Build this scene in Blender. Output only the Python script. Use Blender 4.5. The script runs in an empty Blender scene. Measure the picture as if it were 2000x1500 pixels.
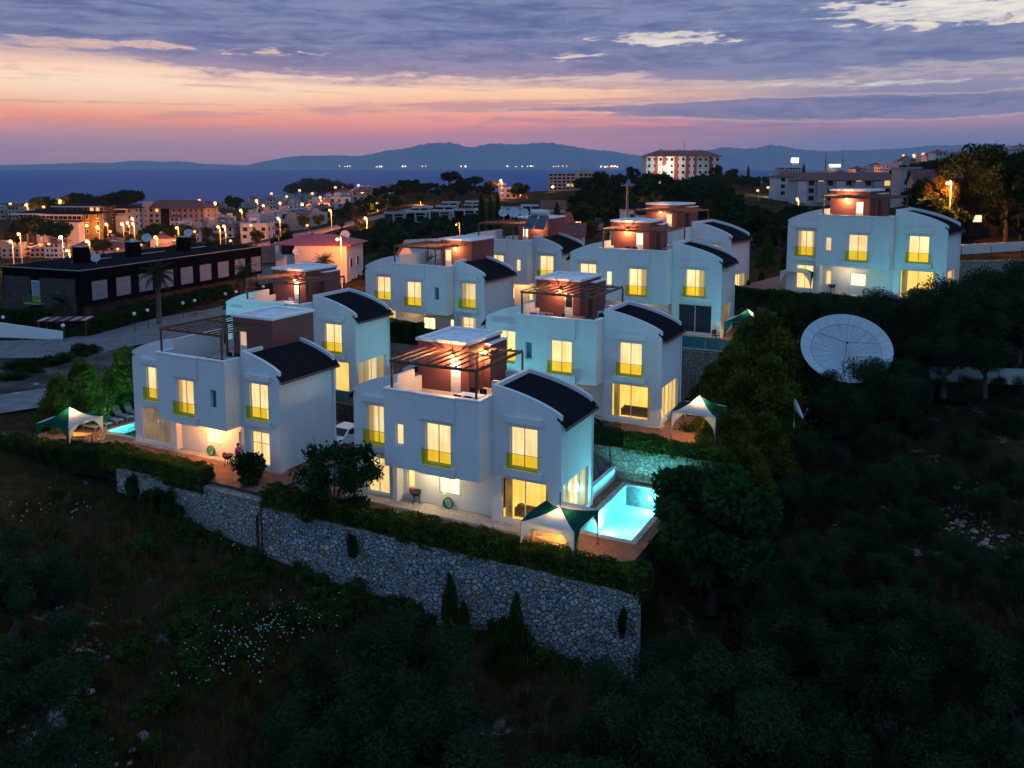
import bpy, math, random
import numpy as np
from mathutils import Vector, Matrix
R = math.radians
random.seed(7); rng = np.random.default_rng(7)
sc = bpy.context.scene
COL = sc.collection

# ------------------------------------------------------------------ camera frame of the place
CZ = 22.0
FPX = 1687.92            # focal length in pixels of the 2000 px wide photograph
PITCH = R(6.506)
SHIFT = -233.75
def at(px, row, Y):
    """a world point at distance Y seen at that pixel"""
    X = (px-1000)/FPX; U = -(row-750-SHIFT)/FPX
    d = (X, math.cos(PITCH)+U*math.sin(PITCH), -math.sin(PITCH)+U*math.cos(PITCH))
    k = Y/d[1]
    return Vector((d[0]*k, Y, CZ+d[2]*k))
def onz(px, row, z):
    X = (px-1000)/FPX; U = -(row-750-SHIFT)/FPX
    d = (X, math.cos(PITCH)+U*math.sin(PITCH), -math.sin(PITCH)+U*math.cos(PITCH))
    k = (z-CZ)/d[2]
    return Vector((d[0]*k, d[1]*k, z))
cam = bpy.data.cameras.new("camera"); co = bpy.data.objects.new("camera", cam); COL.objects.link(co)
co.location = (0, 0, CZ); co.rotation_euler = (math.pi/2-PITCH, 0, 0)
cam.sensor_width = 36; cam.sensor_fit = 'HORIZONTAL'; cam.lens = 36*FPX/2000; cam.shift_y = SHIFT/2000
cam.clip_start = 0.5; cam.clip_end = 60000
sc.camera = co

# ------------------------------------------------------------------ colours and materials
def lin(c):
    return tuple((v/255/12.92 if v/255 <= .04045 else ((v/255+.055)/1.055)**2.4) for v in c)
class NT:
    def __init__(s, nt): s.nt = nt
    def n(s, t, **k):
        x = s.nt.nodes.new(t)
        for a, b in k.items(): setattr(x, a, b)
        return x
    def put(s, sock, v):
        if isinstance(v, bpy.types.NodeSocket): s.nt.links.new(v, sock)
        elif v is not None:
            if sock.type == 'RGBA' and len(v) == 3: v = (*v, 1)
            sock.default_value = v
    def m(s, op, a, b=None, c=None, clamp=False):
        x = s.n('ShaderNodeMath', operation=op, use_clamp=clamp)
        s.put(x.inputs[0], a)
        if b is not None: s.put(x.inputs[1], b)
        if c is not None: s.put(x.inputs[2], c)
        return x.outputs[0]
    def sm(s, v, lo, hi, a=0.0, b=1.0):
        x = s.n('ShaderNodeMapRange', interpolation_type='SMOOTHSTEP')
        s.put(x.inputs[0], v); x.inputs[1].default_value = lo; x.inputs[2].default_value = hi
        x.inputs[3].default_value = a; x.inputs[4].default_value = b
        return x.outputs[0]
    def mix(s, f, a, b, mode='MIX'):
        x = s.n('ShaderNodeMix', data_type='RGBA', blend_type=mode)
        s.put(x.inputs[0], f); s.put(x.inputs[6], a); s.put(x.inputs[7], b)
        return x.outputs[2]
    def ramp(s, f, stops, interp='LINEAR'):
        x = s.n('ShaderNodeValToRGB'); x.color_ramp.interpolation = interp
        e = x.color_ramp.elements
        while len(e) < len(stops): e.new(.5)
        for i, (p, c) in enumerate(stops):
            e[i].position = p; e[i].color = (*c, 1) if len(c) == 3 else c
        s.put(x.inputs[0], f)
        return x.outputs[0]
    def xyz(s, v):
        x = s.n('ShaderNodeSeparateXYZ'); s.put(x.inputs[0], v); return x.outputs
    def comb(s, a, b, c):
        x = s.n('ShaderNodeCombineXYZ'); s.put(x.inputs[0], a); s.put(x.inputs[1], b); s.put(x.inputs[2], c); return x.outputs[0]
    def noise(s, v, scale, detail=4, rough=.55, dist=0):
        x = s.n('ShaderNodeTexNoise'); s.put(x.inputs['Vector'], v)
        x.inputs['Scale'].default_value = scale; x.inputs['Detail'].default_value = detail
        x.inputs['Roughness'].default_value = rough; x.inputs['Distortion'].default_value = dist
        return x.outputs
    def map(s, v, scale=(1, 1, 1), loc=(0, 0, 0)):
        x = s.n('ShaderNodeMapping'); s.put(x.inputs[0], v); x.inputs['Scale'].default_value = scale; x.inputs['Location'].default_value = loc
        return x.outputs[0]
    def vor(s, v, scale, feature='F1'):
        x = s.n('ShaderNodeTexVoronoi', feature=feature); s.put(x.inputs['Vector'], v); x.inputs['Scale'].default_value = scale
        return x.outputs
    def bump(s, h, dist, strength=1.0):
        x = s.n('ShaderNodeBump'); s.put(x.inputs['Height'], h); x.inputs['Distance'].default_value = dist; x.inputs['Strength'].default_value = strength
        return x.outputs[0]
def newmat(name):
    m = bpy.data.materials.new(name); m.use_nodes = True
    T = NT(m.node_tree); b = m.node_tree.nodes['Principled BSDF']
    return m, T, b
def P(T, b, **k):
    for a, v in k.items():
        T.put(b.inputs[{'col': 'Base Color', 'rough': 'Roughness', 'spec': 'Specular IOR Level', 'metal': 'Metallic', 'nor': 'Normal',
                        'ec': 'Emission Color', 'es': 'Emission Strength', 'alpha': 'Alpha'}[a]], v)
def plain(name, c, rough=.7, var=.25, scale=3.0, bump=0.0, bscale=40, spec=.3, metal=0.0, rnd=0.0):
    """colour with uneven tone and some surface grain"""
    m, T, b = newmat(name)
    tc = T.n('ShaderNodeTexCoord').outputs['Object']
    nz = T.noise(tc, scale, 5)[0]
    col = T.mix(T.sm(nz, .3, .7), tuple(v*(1-var) for v in c), tuple(min(1, v*(1+var)) for v in c))
    if rnd:
        oi = T.n('ShaderNodeObjectInfo').outputs['Random']
        hs = T.n('ShaderNodeHueSaturation'); T.put(hs.inputs['Color'], col)
        T.put(hs.inputs['Value'], T.m('ADD', T.m('MULTIPLY', oi, 2*rnd), 1-rnd)); col = hs.outputs[0]
    P(T, b, col=col, rough=rough, spec=spec, metal=metal)
    if bump: P(T, b, nor=T.bump(T.noise(tc, bscale, 4)[0], bump))
    return m
MAT = {}
def emis(name, c, e):
    m, T, b = newmat(name); P(T, b, col=(.8, .8, .8), ec=c, es=e); return m

def stucco(name, c):
    m, T, b = newmat(name)
    tc = T.n('ShaderNodeTexCoord').outputs['Object']
    big = T.noise(tc, .35, 5)[0]
    st = T.noise(T.map(tc, (1.6, 1.6, .12)), 1.0, 6, .65)[0]         # rain streaks
    fine = T.noise(tc, 26, 3)[0]
    f = T.m('ADD', T.m('MULTIPLY', T.sm(big, .3, .7), .5), T.m('MULTIPLY', T.sm(st, .35, .75), .5))
    col = T.mix(f, tuple(v*.88 for v in c), c)
    P(T, b, col=col, rough=.9, spec=.15, nor=T.bump(fine, .012, .7))
    return m
MAT['white'] = stucco('white_render', (.72, .72, .715))
MAT['cream'] = stucco('cream_render', (.6, .53, .45))
MAT['maroon'] = stucco('maroon_render', (.2, .078, .07))
MAT['trim'] = plain('white_trim', (.74, .74, .73), .5, .06)
MAT['frame'] = plain('window_frame_white', (.66, .66, .64), .4, .05)
MAT['brown'] = plain('brown_timber', (.13, .055, .032), .55, .3, 8)
MAT['steel'] = plain('grey_metal', (.3, .31, .32), .35, .12, 3, metal=.7)
MAT['dark'] = plain('black_plastic', (.012, .012, .014), .5, .2)
MAT['membrane'] = plain('roof_membrane', (.62, .64, .66), .85, .16, 1.2, .01, 30)
MAT['acwhite'] = plain('appliance_white', (.55, .56, .55), .45, .1)

MAT['wood'] = plain('teak_wood', (.38, .2, .075), .5, .25, 9)
MAT['hose'] = plain('green_hose', (.01, .2, .06), .4, .15)
MAT['redplastic'] = plain('red_plastic', (.55, .03, .05), .4, .1)
MAT['sofa'] = plain('sofa_fabric', (.22, .13, .05), .9, .2, 6)
MAT['pink'] = plain('pink_cloth', (.55, .09, .26), .85, .15)
MAT['skin'] = plain('skin', (.42, .22, .15), .55, .08)
MAT['hair'] = plain('dark_hair', (.02, .012, .008), .6, .3)
MAT['jeans'] = plain('blue_cloth', (.07, .1, .18), .9, .2)

def shingle():
    m, T, b = newmat('dark_shingle')
    tc = T.n('ShaderNodeTexCoord').outputs['Object']
    br = T.n('ShaderNodeTexBrick'); T.put(br.inputs['Vector'], T.map(tc, (1, 1, 1)))
    br.inputs['Scale'].default_value = 2.6; br.inputs['Color1'].default_value = (.012, .012, .015, 1); br.inputs['Color2'].default_value = (.016, .016, .019, 1)
    br.inputs['Mortar'].default_value = (.008, .008, .01, 1); br.inputs['Mortar Size'].default_value = .03
    nz = T.noise(tc, 1.3, 5)[0]
    P(T, b, col=T.mix(T.m('MULTIPLY', nz, .7), br.outputs[0], (.018, .018, .022)), rough=.95, spec=0, nor=T.bump(T.noise(tc, 30, 3)[0], .02))
    return m
MAT['shingle'] = shingle()

def paving(name, c1, c2, mortar, scale, w=.5, h=.25):
    m, T, b = newmat(name)
    tc = T.n('ShaderNodeTexCoord').outputs['Object']
    br = T.n('ShaderNodeTexBrick'); T.put(br.inputs['Vector'], tc)
    br.inputs['Scale'].default_value = scale; br.inputs['Color1'].default_value = (*c1, 1); br.inputs['Color2'].default_value = (*c2, 1)
    br.inputs['Mortar'].default_value = (*mortar, 1); br.inputs['Mortar Size'].default_value = .018
    br.inputs['Brick Width'].default_value = w; br.inputs['Row Height'].default_value = h
    nz = T.noise(tc, .9, 6, .65)[0]
    col = T.mix(T.sm(nz, .35, .75), br.outputs[0], tuple(v*.62 for v in c1))
    P(T, b, col=col, rough=.75, spec=.25, nor=T.bump(br.outputs[1], -.01))
    return m
MAT['patio'] = paving('terracotta_paving', (.25, .105, .06), (.31, .14, .085), (.13, .07, .05), 1.0, .45, .22)
MAT['terrace'] = paving('terrace_tile', (.4, .33, .28), (.45, .38, .32), (.25, .2, .17), 1.0, .4, .4)
MAT['coping'] = paving('pool_coping', (.5, .42, .36), (.56, .47, .4), (.3, .26, .22), 1.2, .5, .5)
MAT['drive'] = paving('driveway_blocks', (.11, .11, .115), (.15, .15, .15), (.06, .06, .06), 2.2)

def masonry(name, tones, scale, mort=(.05, .05, .052), flat=1.0, gap=.045, pale=True):
    m, T, b = newmat(name)
    tc = T.n('ShaderNodeTexCoord').outputs['Object']
    wob = T.noise(tc, 1.7, 3)[1]
    va = T.n('ShaderNodeVectorMath', operation='MULTIPLY_ADD'); T.put(va.inputs[0], wob); va.inputs[1].default_value = (.35, .35, .35); T.put(va.inputs[2], tc)
    v = T.map(va.outputs[0], (1, flat, 1.25))
    sel = T.m('GREATER_THAN', T.noise(tc, .8, 2)[0], .52)
    cell = T.mix(sel, T.vor(v, scale*.8)[1], T.vor(v, scale*1.45)[1])
    edge = T.m('ADD', T.m('MULTIPLY', T.vor(v, scale*.8, 'DISTANCE_TO_EDGE')[0], T.m('SUBTRACT', 1.0, sel)), T.m('MULTIPLY', T.vor(v, scale*1.45, 'DISTANCE_TO_EDGE')[0], sel))
    r = T.xyz(cell)
    col = T.ramp(r[0], [(i/(len(tones)), c) for i, c in enumerate(tones)], 'CONSTANT')
    area = T.noise(tc, .16, 3)[0]                                     # paler lengths of wall
    if pale: col = T.mix(T.m('MULTIPLY', T.sm(area, .3, .7), .3), col, (.42, .42, .4))
    col = T.mix(T.m('MULTIPLY', T.noise(tc, 9, 5, .7)[0], .3), col, (.12, .115, .1))
    col = T.mix(T.sm(edge, .0, gap*2), mort, col)
    P(T, b, col=col, rough=.9, spec=.15, nor=T.bump(T.m('ADD', T.sm(edge, 0, gap*3), T.m('MULTIPLY', T.noise(tc, 12, 4)[0], .35)), .07))
    return m
MAT['rubble'] = masonry('rubble_stone', [(.28, .32, .38), (.42, .43, .43), (.14, .18, .25), (.5, .48, .43), (.33, .35, .37), (.36, .2, .11), (.2, .26, .33), (.58, .57, .54), (.3, .32, .34), (.24, .28, .33), (.44, .45, .45), (.36, .39, .42)], 4.0, (.022, .024, .026), gap=.05)
MAT['rubbletan'] = masonry('tan_rubble_stone', [(.42, .41, .38), (.5, .48, .43), (.34, .33, .31), (.46, .43, .37), (.38, .38, .37), (.54, .52, .48), (.3, .28, .25)], 3.8, (.04, .038, .035), gap=.05)
MAT['palestone'] = masonry('pale_stone', [(.3, .28, .22), (.36, .33, .26), (.25, .24, .2), (.33, .29, .22), (.4, .36, .3), (.22, .2, .17)], 3.6, (.16, .15, .12))
MAT['brownstone'] = masonry('brown_stone', [(.075, .06, .055), (.1, .08, .07), (.06, .05, .048), (.085, .065, .058)], 2.5, (.03, .025, .022), pale=False)

def ground():
    m, T, b = newmat('dry_ground')
    tc = T.n('ShaderNodeTexCoord').outputs['Object']
    n1 = T.noise(tc, .11, 6, .6)[0]; n2 = T.noise(tc, 1.6, 6, .7)[0]; n3 = T.noise(tc, .35, 5, .6, .8)[0]
    col = T.mix(T.sm(n2, .3, .7), (.03, .021, .01), (.075, .05, .024))
    col = T.mix(T.sm(n1, .42, .62), col, (.016, .022, .008))
    rock = T.m('MULTIPLY', T.sm(n3, .58, .68), T.sm(n2, .42, .62))
    col = T.mix(rock, col, (.2, .19, .165))
    P(T, b, col=col, rough=.95, spec=0, nor=T.bump(T.m('ADD', n2, T.noise(tc, 7, 4)[0]), .25))
    return m
MAT['ground'] = ground()
def gravel():
    m, T, b = newmat('pale_gravel')
    tc = T.n('ShaderNodeTexCoord').outputs['Object']
    n = T.noise(tc, .5, 6, .65)[0]; f = T.noise(tc, 5, 5, .7)[0]
    col = T.mix(T.sm(f, .3, .7), (.085, .095, .1), (.21, .22, .22))
    col = T.mix(T.sm(n, .5, .66), col, (.1, .085, .06))
    P(T, b, col=col, rough=.95, spec=.1, nor=T.bump(f, .05)); return m
MAT['gravel'] = gravel()
MAT['lot'] = plain('dusty_lot', (.075, .07, .062), .95, .5, .35, .04, 6, spec=0)
MAT['road'] = plain('worn_asphalt', (.15, .155, .16), .9, .25, .8, .01, 20)
MAT['litroad'] = plain('asphalt_road', (.09, .085, .08), .9, .25, .8)

def leafmat(name, c, var=.45, trans=.25):
    m, T, b = newmat(name)
    tc = T.n('ShaderNodeTexCoord').outputs['Object']
    oi = T.n('ShaderNodeObjectInfo').outputs['Random']
    nz = T.noise(tc, 1.1, 4)[0]
    f = T.m('ADD', T.sm(nz, .3, .7), T.m('MULTIPLY', T.m('SUBTRACT', oi, .5), .5), clamp=True)
    col = T.mix(f, tuple(v*(1-var) for v in c), tuple(v*(1+var) for v in c))
    P(T, b, col=col, rough=.9, spec=0)
    tr = T.n('ShaderNodeBsdfTranslucent'); T.put(tr.inputs[0], col)
    mx = T.n('ShaderNodeMixShader'); mx.inputs[0].default_value = trans
    T.put(mx.inputs[1], b.outputs[0]); T.put(mx.inputs[2], tr.outputs[0])
    T.nt.links.new(mx.outputs[0], T.nt.nodes['Material Output'].inputs[0])
    return m
MAT['green'] = leafmat('green_canvas', (.004, .06, .042), .2, .2)
MAT['canvas'] = leafmat('white_canvas', (.58, .56, .53), .06, .25)
MAT['litpine'] = leafmat('lamplit_pine_needles', (.05, .042, .016), .35)  # pine needles with the street lamp's warm light put into their colour
MAT['redband'] = plain('red_wall_paint', (.22, .035, .04), .8, .12)
MAT['olive'] = leafmat('olive_leaves', (.022, .045, .02))
MAT['fig'] = leafmat('fig_leaves', (.018, .052, .014))
MAT['thuja'] = leafmat('conifer_leaves', (.085, .1, .014))
MAT['darkthuja'] = leafmat('dark_conifer_leaves', (.036, .064, .012))
MAT['hedge'] = leafmat('hedge_leaves', (.055, .085, .013))
MAT['darkhedge'] = leafmat('dark_hedge_leaves', (.024, .046, .012))
MAT['pine'] = leafmat('pine_needles', (.018, .036, .013))
MAT['broad'] = leafmat('broad_leaves', (.06, .065, .02))
MAT['palm'] = leafmat('palm_leaves', (.035, .045, .02))
MAT['grass'] = leafmat('dry_grass_blades', (.12, .075, .025), .6)
MAT['weed'] = leafmat('green_weeds', (.04, .075, .018), .5)
MAT['gold'] = leafmat('yellow_shrub_leaves', (.11, .075, .012), .4)
MAT['bark'] = plain('bark', (.05, .038, .028), .9, .35, 6, .02, 12)
MAT['palmbark'] = plain('palm_bark', (.11, .085, .06), .9, .35, 9, .03, 10)
MAT['petal'] = plain('white_petals', (.5, .58, .5), .8, .1)
MAT['limestone'] = plain('limestone', (.3, .29, .27), .9, .3, 2, .06, 5)

# lit curtains: folds of fabric glowing with the room behind
def curtain(name, hi, lo, strength, fold=9.0, drape=None):
    m, T, b = newmat(name)
    tc = T.n('ShaderNodeTexCoord').outputs['Object']
    rd = T.n('ShaderNodeObjectInfo').outputs['Random']
    p = T.xyz(tc)
    x = T.m('ADD', p[0], T.m('MULTIPLY', rd, 37.0))
    z = p[2]
    fv = T.noise(T.comb(T.m('MULTIPLY', x, fold), 0.0, T.m('MULTIPLY', z, .35)), 1.0, 3)[0]
    big = T.noise(T.comb(T.m('MULTIPLY', x, .9), 3.0, T.m('MULTIPLY', z, .7)), 1.0, 2)[0]
    f = T.m('ADD', T.m('MULTIPLY', T.sm(fv, .35, .65), .6), T.m('MULTIPLY', T.sm(big, .38, .62), .4))
    col = T.mix(T.m('MULTIPLY', f, T.sm(z, -.1, 1.5, .7, 1.0)), lo, hi)
    if drape:
        d = T.sm(T.m('ABSOLUTE', T.m('ADD', p[0], T.m('MULTIPLY', T.m('SUBTRACT', rd, .5), .5))), .45, .6)
        stripes = T.sm(T.noise(T.comb(T.m('MULTIPLY', x, 16), 0.0, T.m('MULTIPLY', z, .2)), 1.0, 2)[0], .35, .65)
        dc = T.mix(stripes, drape, tuple(v*.35 for v in drape))
        col = T.mix(T.m('MULTIPLY', d, .9), col, dc)
    st = T.m('MULTIPLY', T.m('ADD', T.m('MULTIPLY', T.m('POWER', rd, .6), .42), .66), strength)
    P(T, b, col=(.5, .4, .25), rough=.12, spec=.4, ec=col, es=st)
    return m
MAT['lit'] = curtain('lit_curtain', (1.0, .8, .4), (.86, .48, .09), .9, 11)
MAT['litdrape'] = curtain('lit_curtain_with_drapes', (1.0, .8, .4), (.86, .48, .09), .9, 11, (.42, .24, .03))
MAT['litroom'] = curtain('lit_room', (1.0, .72, .2), (.95, .5, .06), .85, 5)
MAT['litwhite'] = curtain('bright_kitchen_light', (1.2, .98, .6), (1.0, .78, .38), 1.1, 3)
MAT['sheer'] = curtain('dim_drapes', (.6, .33, .04), (.04, .018, .005), .36, 4)
MAT['litdoor'] = emis('lit_door_glass', (1.0, .78, .36), 1.15)
MAT['amber'] = emis('amber_door_glass', (.55, .27, .02), .8)
def glassmat(name, tint, refl, mixf):
    m, T, b = newmat(name)
    t = T.n('ShaderNodeBsdfTransparent'); t.inputs[0].default_value = (*tint, 1)
    P(T, b, col=refl, rough=.08, spec=.6)
    lw = T.n('ShaderNodeLayerWeight'); lw.inputs[0].default_value = .25
    mx = T.n('ShaderNodeMixShader'); T.put(mx.inputs[0], T.m('ADD', T.m('MULTIPLY', lw.outputs[1], .18), mixf, clamp=True))
    T.put(mx.inputs[1], t.outputs[0]); T.put(mx.inputs[2], b.outputs[0])
    T.nt.links.new(mx.outputs[0], T.nt.nodes['Material Output'].inputs[0])
    return m
MAT['glassrail'] = glassmat('green_glass', (1.0, .94, .32), (.02, .3, .25), .1)
MAT['clear'] = glassmat('window_glass', (.93, .97, .95), (.02, .05, .055), .08)
MAT['tealglass'] = plain('unlit_bathroom_glass', (.02, .16, .17), .15, .2, spec=.6)
MAT['darkglass'] = plain('dark_window_glass', (.012, .018, .028), .08, .2, spec=.8)
MAT['shutter'] = plain('pale_roller_shutter', (.2, .28, .36), .6, .12, 1.5)
def water():
    m, T, b = newmat('pool_water')
    tc = T.n('ShaderNodeTexCoord').outputs['Object']
    t = T.n('ShaderNodeBsdfTransparent'); t.inputs[0].default_value = (.62, .93, 1, 1)
    g = T.n('ShaderNodeBsdfGlossy'); g.inputs['Roughness'].default_value = .04
    T.put(g.inputs['Normal'], T.bump(T.noise(tc, 3.5, 3)[0], .03))
    fr = T.n('ShaderNodeFresnel'); fr.inputs[0].default_value = 1.33
    mx = T.n('ShaderNodeMixShader'); T.put(mx.inputs[0], fr.outputs[0]); T.put(mx.inputs[1], t.outputs[0]); T.put(mx.inputs[2], g.outputs[0])
    T.nt.links.new(mx.outputs[0], T.nt.nodes['Material Output'].inputs[0])
    return m
MAT['water'] = water()
MAT['basin'] = paving('pool_tiles', (.56, .76, .88), (.6, .8, .9), (.46, .68, .82), 3.0, .5, .5)
MAT['bulb'] = emis('warm_bulb', (1, .55, .16), 9)
MAT['bulbwhite'] = emis('white_bulb', (1, .9, .7), 16)
MAT['bulbpool'] = emis('pool_lamp_lens', (.7, .95, 1), 9)
MAT['sodium'] = emis('sodium_lamp', (1, .34, .055), 1.5)
MAT['flood'] = emis('floodlight_lens', (1, .86, .58), 40)
MAT['redlamp'] = emis('red_lamp', (1, .12, .06), 14)
MAT['globe'] = plain('opal_globe', (.75, .76, .75), .4, .04)
MAT['wallpink'] = stucco('pink_white_render', (.62, .55, .5))
MAT['redroof'] = plain('red_roof_tiles', (.16, .055, .045), .85, .3, 1.2, .02, 6, rnd=.25)
MAT['metalroof'] = plain('crimson_metal_roof', (.26, .035, .05), .5, .15, 2)
MAT['townwhite'] = plain('town_white_walls', (.34, .35, .36), .9, .12, .4, rnd=.3)
MAT['towncream'] = plain('town_cream_walls', (.32, .25, .2), .9, .12, .4, rnd=.25)
MAT['flatroof'] = plain('flat_roof', (.25, .25, .26), .9, .3, .6)
MAT['blackclad'] = plain('black_cladding', (.005, .005, .006), .8, .3, .8, spec=0)
MAT['solar'] = plain('solar_panel', (.02, .05, .1), .2, .2, spec=.7)
MAT['redstripe'] = plain('red_stripe_paint', (.2, .03, .04), .6, .2)
MAT['grey'] = plain('concrete_grey', (.28, .27, .26), .85, .2, 1.2)
MAT['corr'] = plain('white_corrugated_sheet', (.5, .52, .5), .6, .15, 2)
MAT['carpaint'] = plain('white_car_paint', (.7, .71, .72), .18, .02, spec=.6)
MAT['dishpaint'] = plain('dish_paint', (.4, .44, .47), .6, .12, 3)
def dishmesh():
    m, T, b = newmat('dish_mesh'); p = T.xyz(T.n('ShaderNodeTexCoord').outputs['Object'])
    a = T.m('ARCTAN2', p[1], p[0]); r = T.m('SQRT', T.m('ADD', T.m('MULTIPLY', p[0], p[0]), T.m('MULTIPLY', p[1], p[1])))
    s = T.noise(T.comb(T.m('MULTIPLY', a, 9.0), T.m('MULTIPLY', r, .5), 0.0), 1.0, 5, .7)[0]; rim = T.sm(r, 2.62, 2.7)
    f = T.noise(T.comb(T.m('MULTIPLY', a, 40.0), T.m('MULTIPLY', r, 1.2), 3.0), 1.0, 3, .7)[0]
    col = T.mix(T.sm(s, .4, .68), (.33, .4, .44), (.47, .53, .56)); col = T.mix(T.m('MULTIPLY', rim, .8), col, T.mix(T.sm(f, .35, .65), (.4, .46, .5), (.5, .56, .6)))
    P(T, b, col=col, rough=.75, spec=.15); return m
MAT['mesh'] = dishmesh()
# ------------------------------------------------------------------ mesh builder
class MB:
    def __init__(s, mirror=None): s.v = []; s.f = []; s.k = []; s.sm = []; s.mx = mirror
    def face(s, pts, k=0, smooth=False):
        i = len(s.v); s.v += [tuple(p) for p in pts]; s.f.append(tuple(range(i, i+len(pts)))); s.k.append(k); s.sm.append(smooth)
    def box(s, x0, x1, y0, y1, z0, z1, k=0):
        i = len(s.v)
        s.v += [(x0, y0, z0), (x1, y0, z0), (x1, y1, z0), (x0, y1, z0), (x0, y0, z1), (x1, y0, z1), (x1, y1, z1), (x0, y1, z1)]
        for f in ((0, 3, 2, 1), (4, 5, 6, 7), (0, 1, 5, 4), (1, 2, 6, 5), (2, 3, 7, 6), (3, 0, 4, 7)):
            s.f.append(tuple(i+j for j in f)); s.k.append(k); s.sm.append(False)
    def bar(s, a, b, w, h=None, k=0):
        """square bar from a to b"""
        a, b = Vector(a), Vector(b); h = h or w; d = (b-a).normalized()
        up = Vector((0, 0, 1)) if abs(d.z) < .9 else Vector((0, 1, 0))
        x = d.cross(up).normalized()*w/2; y = x.cross(d).normalized()*h/2
        i = len(s.v)
        for p in (a, b):
            for q in (-x-y, x-y, x+y, -x+y): s.v.append(tuple(p+q))
        for f in ((0, 1, 2, 3), (7, 6, 5, 4), (0, 4, 5, 1), (1, 5, 6, 2), (2, 6, 7, 3), (3, 7, 4, 0)):
            s.f.append(tuple(i+j for j in f)); s.k.append(k); s.sm.append(False)
    def tube(s, pts, rad, n=6, k=0, cap=True):
        """round tube along points with radius per point"""
        pts = [Vector(p) for p in pts]
        if not hasattr(rad, '__len__'): rad = [rad]*len(pts)
        i0 = len(s.v); ref = Vector((.3, .2, .93))
        for j, p in enumerate(pts):
            d = (pts[min(j+1, len(pts)-1)]-pts[max(j-1, 0)]).normalized()
            r = ref if abs(d.dot(ref)) < .95 else Vector((1, 0, 0))
            x = d.cross(r).normalized(); y = d.cross(x).normalized()
            for q in range(n):
                a = 2*math.pi*q/n; s.v.append(tuple(p+(x*math.cos(a)+y*math.sin(a))*rad[j]))
        for j in range(len(pts)-1):
            for q in range(n):
                a = i0+j*n+q; b = i0+j*n+(q+1) % n
                s.f.append((a, b, b+n, a+n)); s.k.append(k); s.sm.append(True)
        if cap:
            s.f.append(tuple(i0+q for q in range(n))); s.k.append(k); s.sm.append(False)
            s.f.append(tuple(i0+(len(pts)-1)*n+q for q in reversed(range(n)))); s.k.append(k); s.sm.append(False)
    def lathe(s, prof, c=(0, 0, 0), n=12, k=0, ax=None):
        """profile of (radius, height) turned about z"""
        i0 = len(s.v)
        for r, z in prof:
            for q in range(n):
                a = 2*math.pi*q/n; s.v.append((c[0]+r*math.cos(a), c[1]+r*math.sin(a), c[2]+z))
        for j in range(len(prof)-1):
            for q in range(n):
                a = i0+j*n+q; b = i0+j*n+(q+1) % n
                s.f.append((a, b, b+n, a+n)); s.k.append(k); s.sm.append(True)
    def ball(s, c, r, n=10, k=0, sq=(1, 1, 1)):
        i0 = len(s.v); m = max(4, n*2//3)
        for j in range(m+1):
            t = math.pi*j/m
            for q in range(n):
                a = 2*math.pi*q/n
                s.v.append((c[0]+r*sq[0]*math.sin(t)*math.cos(a), c[1]+r*sq[1]*math.sin(t)*math.sin(a), c[2]-r*sq[2]*math.cos(t)))
        for j in range(m):
            for q in range(n):
                a = i0+j*n+q; b = i0+j*n+(q+1) % n
                s.f.append((a, b, b+n, a+n)); s.k.append(k); s.sm.append(True)
    def wall(s, org, ux, w, h, holes, depth=.14, k=0, z0=0.0):
        """a wall face with real openings: org at its lower left corner, ux along it; holes (x0,x1,z0,z1); outside is ux x up"""
        o = Vector(org); ux = Vector(ux).normalized(); n = ux.cross(Vector((0, 0, 1)))
        xs = sorted({0.0, w, *[a for hh in holes for a in hh[:2]]}); zs = sorted({z0, h, *[a for hh in holes for a in hh[2:4]]})
        pt = lambda x, z, d=0: o+ux*x+Vector((0, 0, z))-n*d
        for i in range(len(xs)-1):
            for j in range(len(zs)-1):
                cx, cz = (xs[i]+xs[i+1])/2, (zs[j]+zs[j+1])/2
                if any(a < cx < b and c < cz < d for a, b, c, d in holes): continue
                s.face([pt(xs[i], zs[j]), pt(xs[i+1], zs[j]), pt(xs[i+1], zs[j+1]), pt(xs[i], zs[j+1])], k)
        for a, b, c, d in holes:
            for (p, q) in (((a, c), (b, c)), ((b, c), (b, d)), ((b, d), (a, d)), ((a, d), (a, c))):
                s.face([pt(*q), pt(*p), pt(*p, depth), pt(*q, depth)], k)
    def mesh(s, name, mats):
        me = bpy.data.meshes.new(name)
        v = s.v; f = s.f
        if s.mx is not None:
            v = [(s.mx-x, y, z) for x, y, z in v]; f = [tuple(reversed(q)) for q in f]
        me.from_pydata(v, [], f)
        for m in (mats if isinstance(mats, (list, tuple)) else [mats]): me.materials.append(MAT[m] if isinstance(m, str) else m)
        me.polygons.foreach_set('material_index', s.k); me.polygons.foreach_set('use_smooth', s.sm)
        me.update(); return me
    def build(s, name, mats, parent=None, loc=None, rz=None):
        return link(name, s.mesh(name, mats), parent, loc, rz)
def link(name, me, parent=None, loc=None, rz=None):
    o = bpy.data.objects.new(name, me); COL.objects.link(o); o.parent = parent
    if loc is not None: o.location = loc
    if rz is not None: o.rotation_euler = (0, 0, rz)
    return o
def tag(o, label, cat, group=None):
    o['label'] = label; o['category'] = cat
    if group: o['group'] = group
    return o
def thing(name, label, cat, loc=(0, 0, 0), rz=0, group=None):
    o = bpy.data.objects.new(name, None); COL.objects.link(o); o.location = loc; o.rotation_euler = (0, 0, rz)
    return tag(o, label, cat, group)
def struct(name, mb, mats):
    o = mb.build(name, mats); o['kind'] = 'structure'; return o
def stuff(name, me):
    o = link(name, me); o['kind'] = 'stuff'; return o
KIDS = {}
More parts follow.
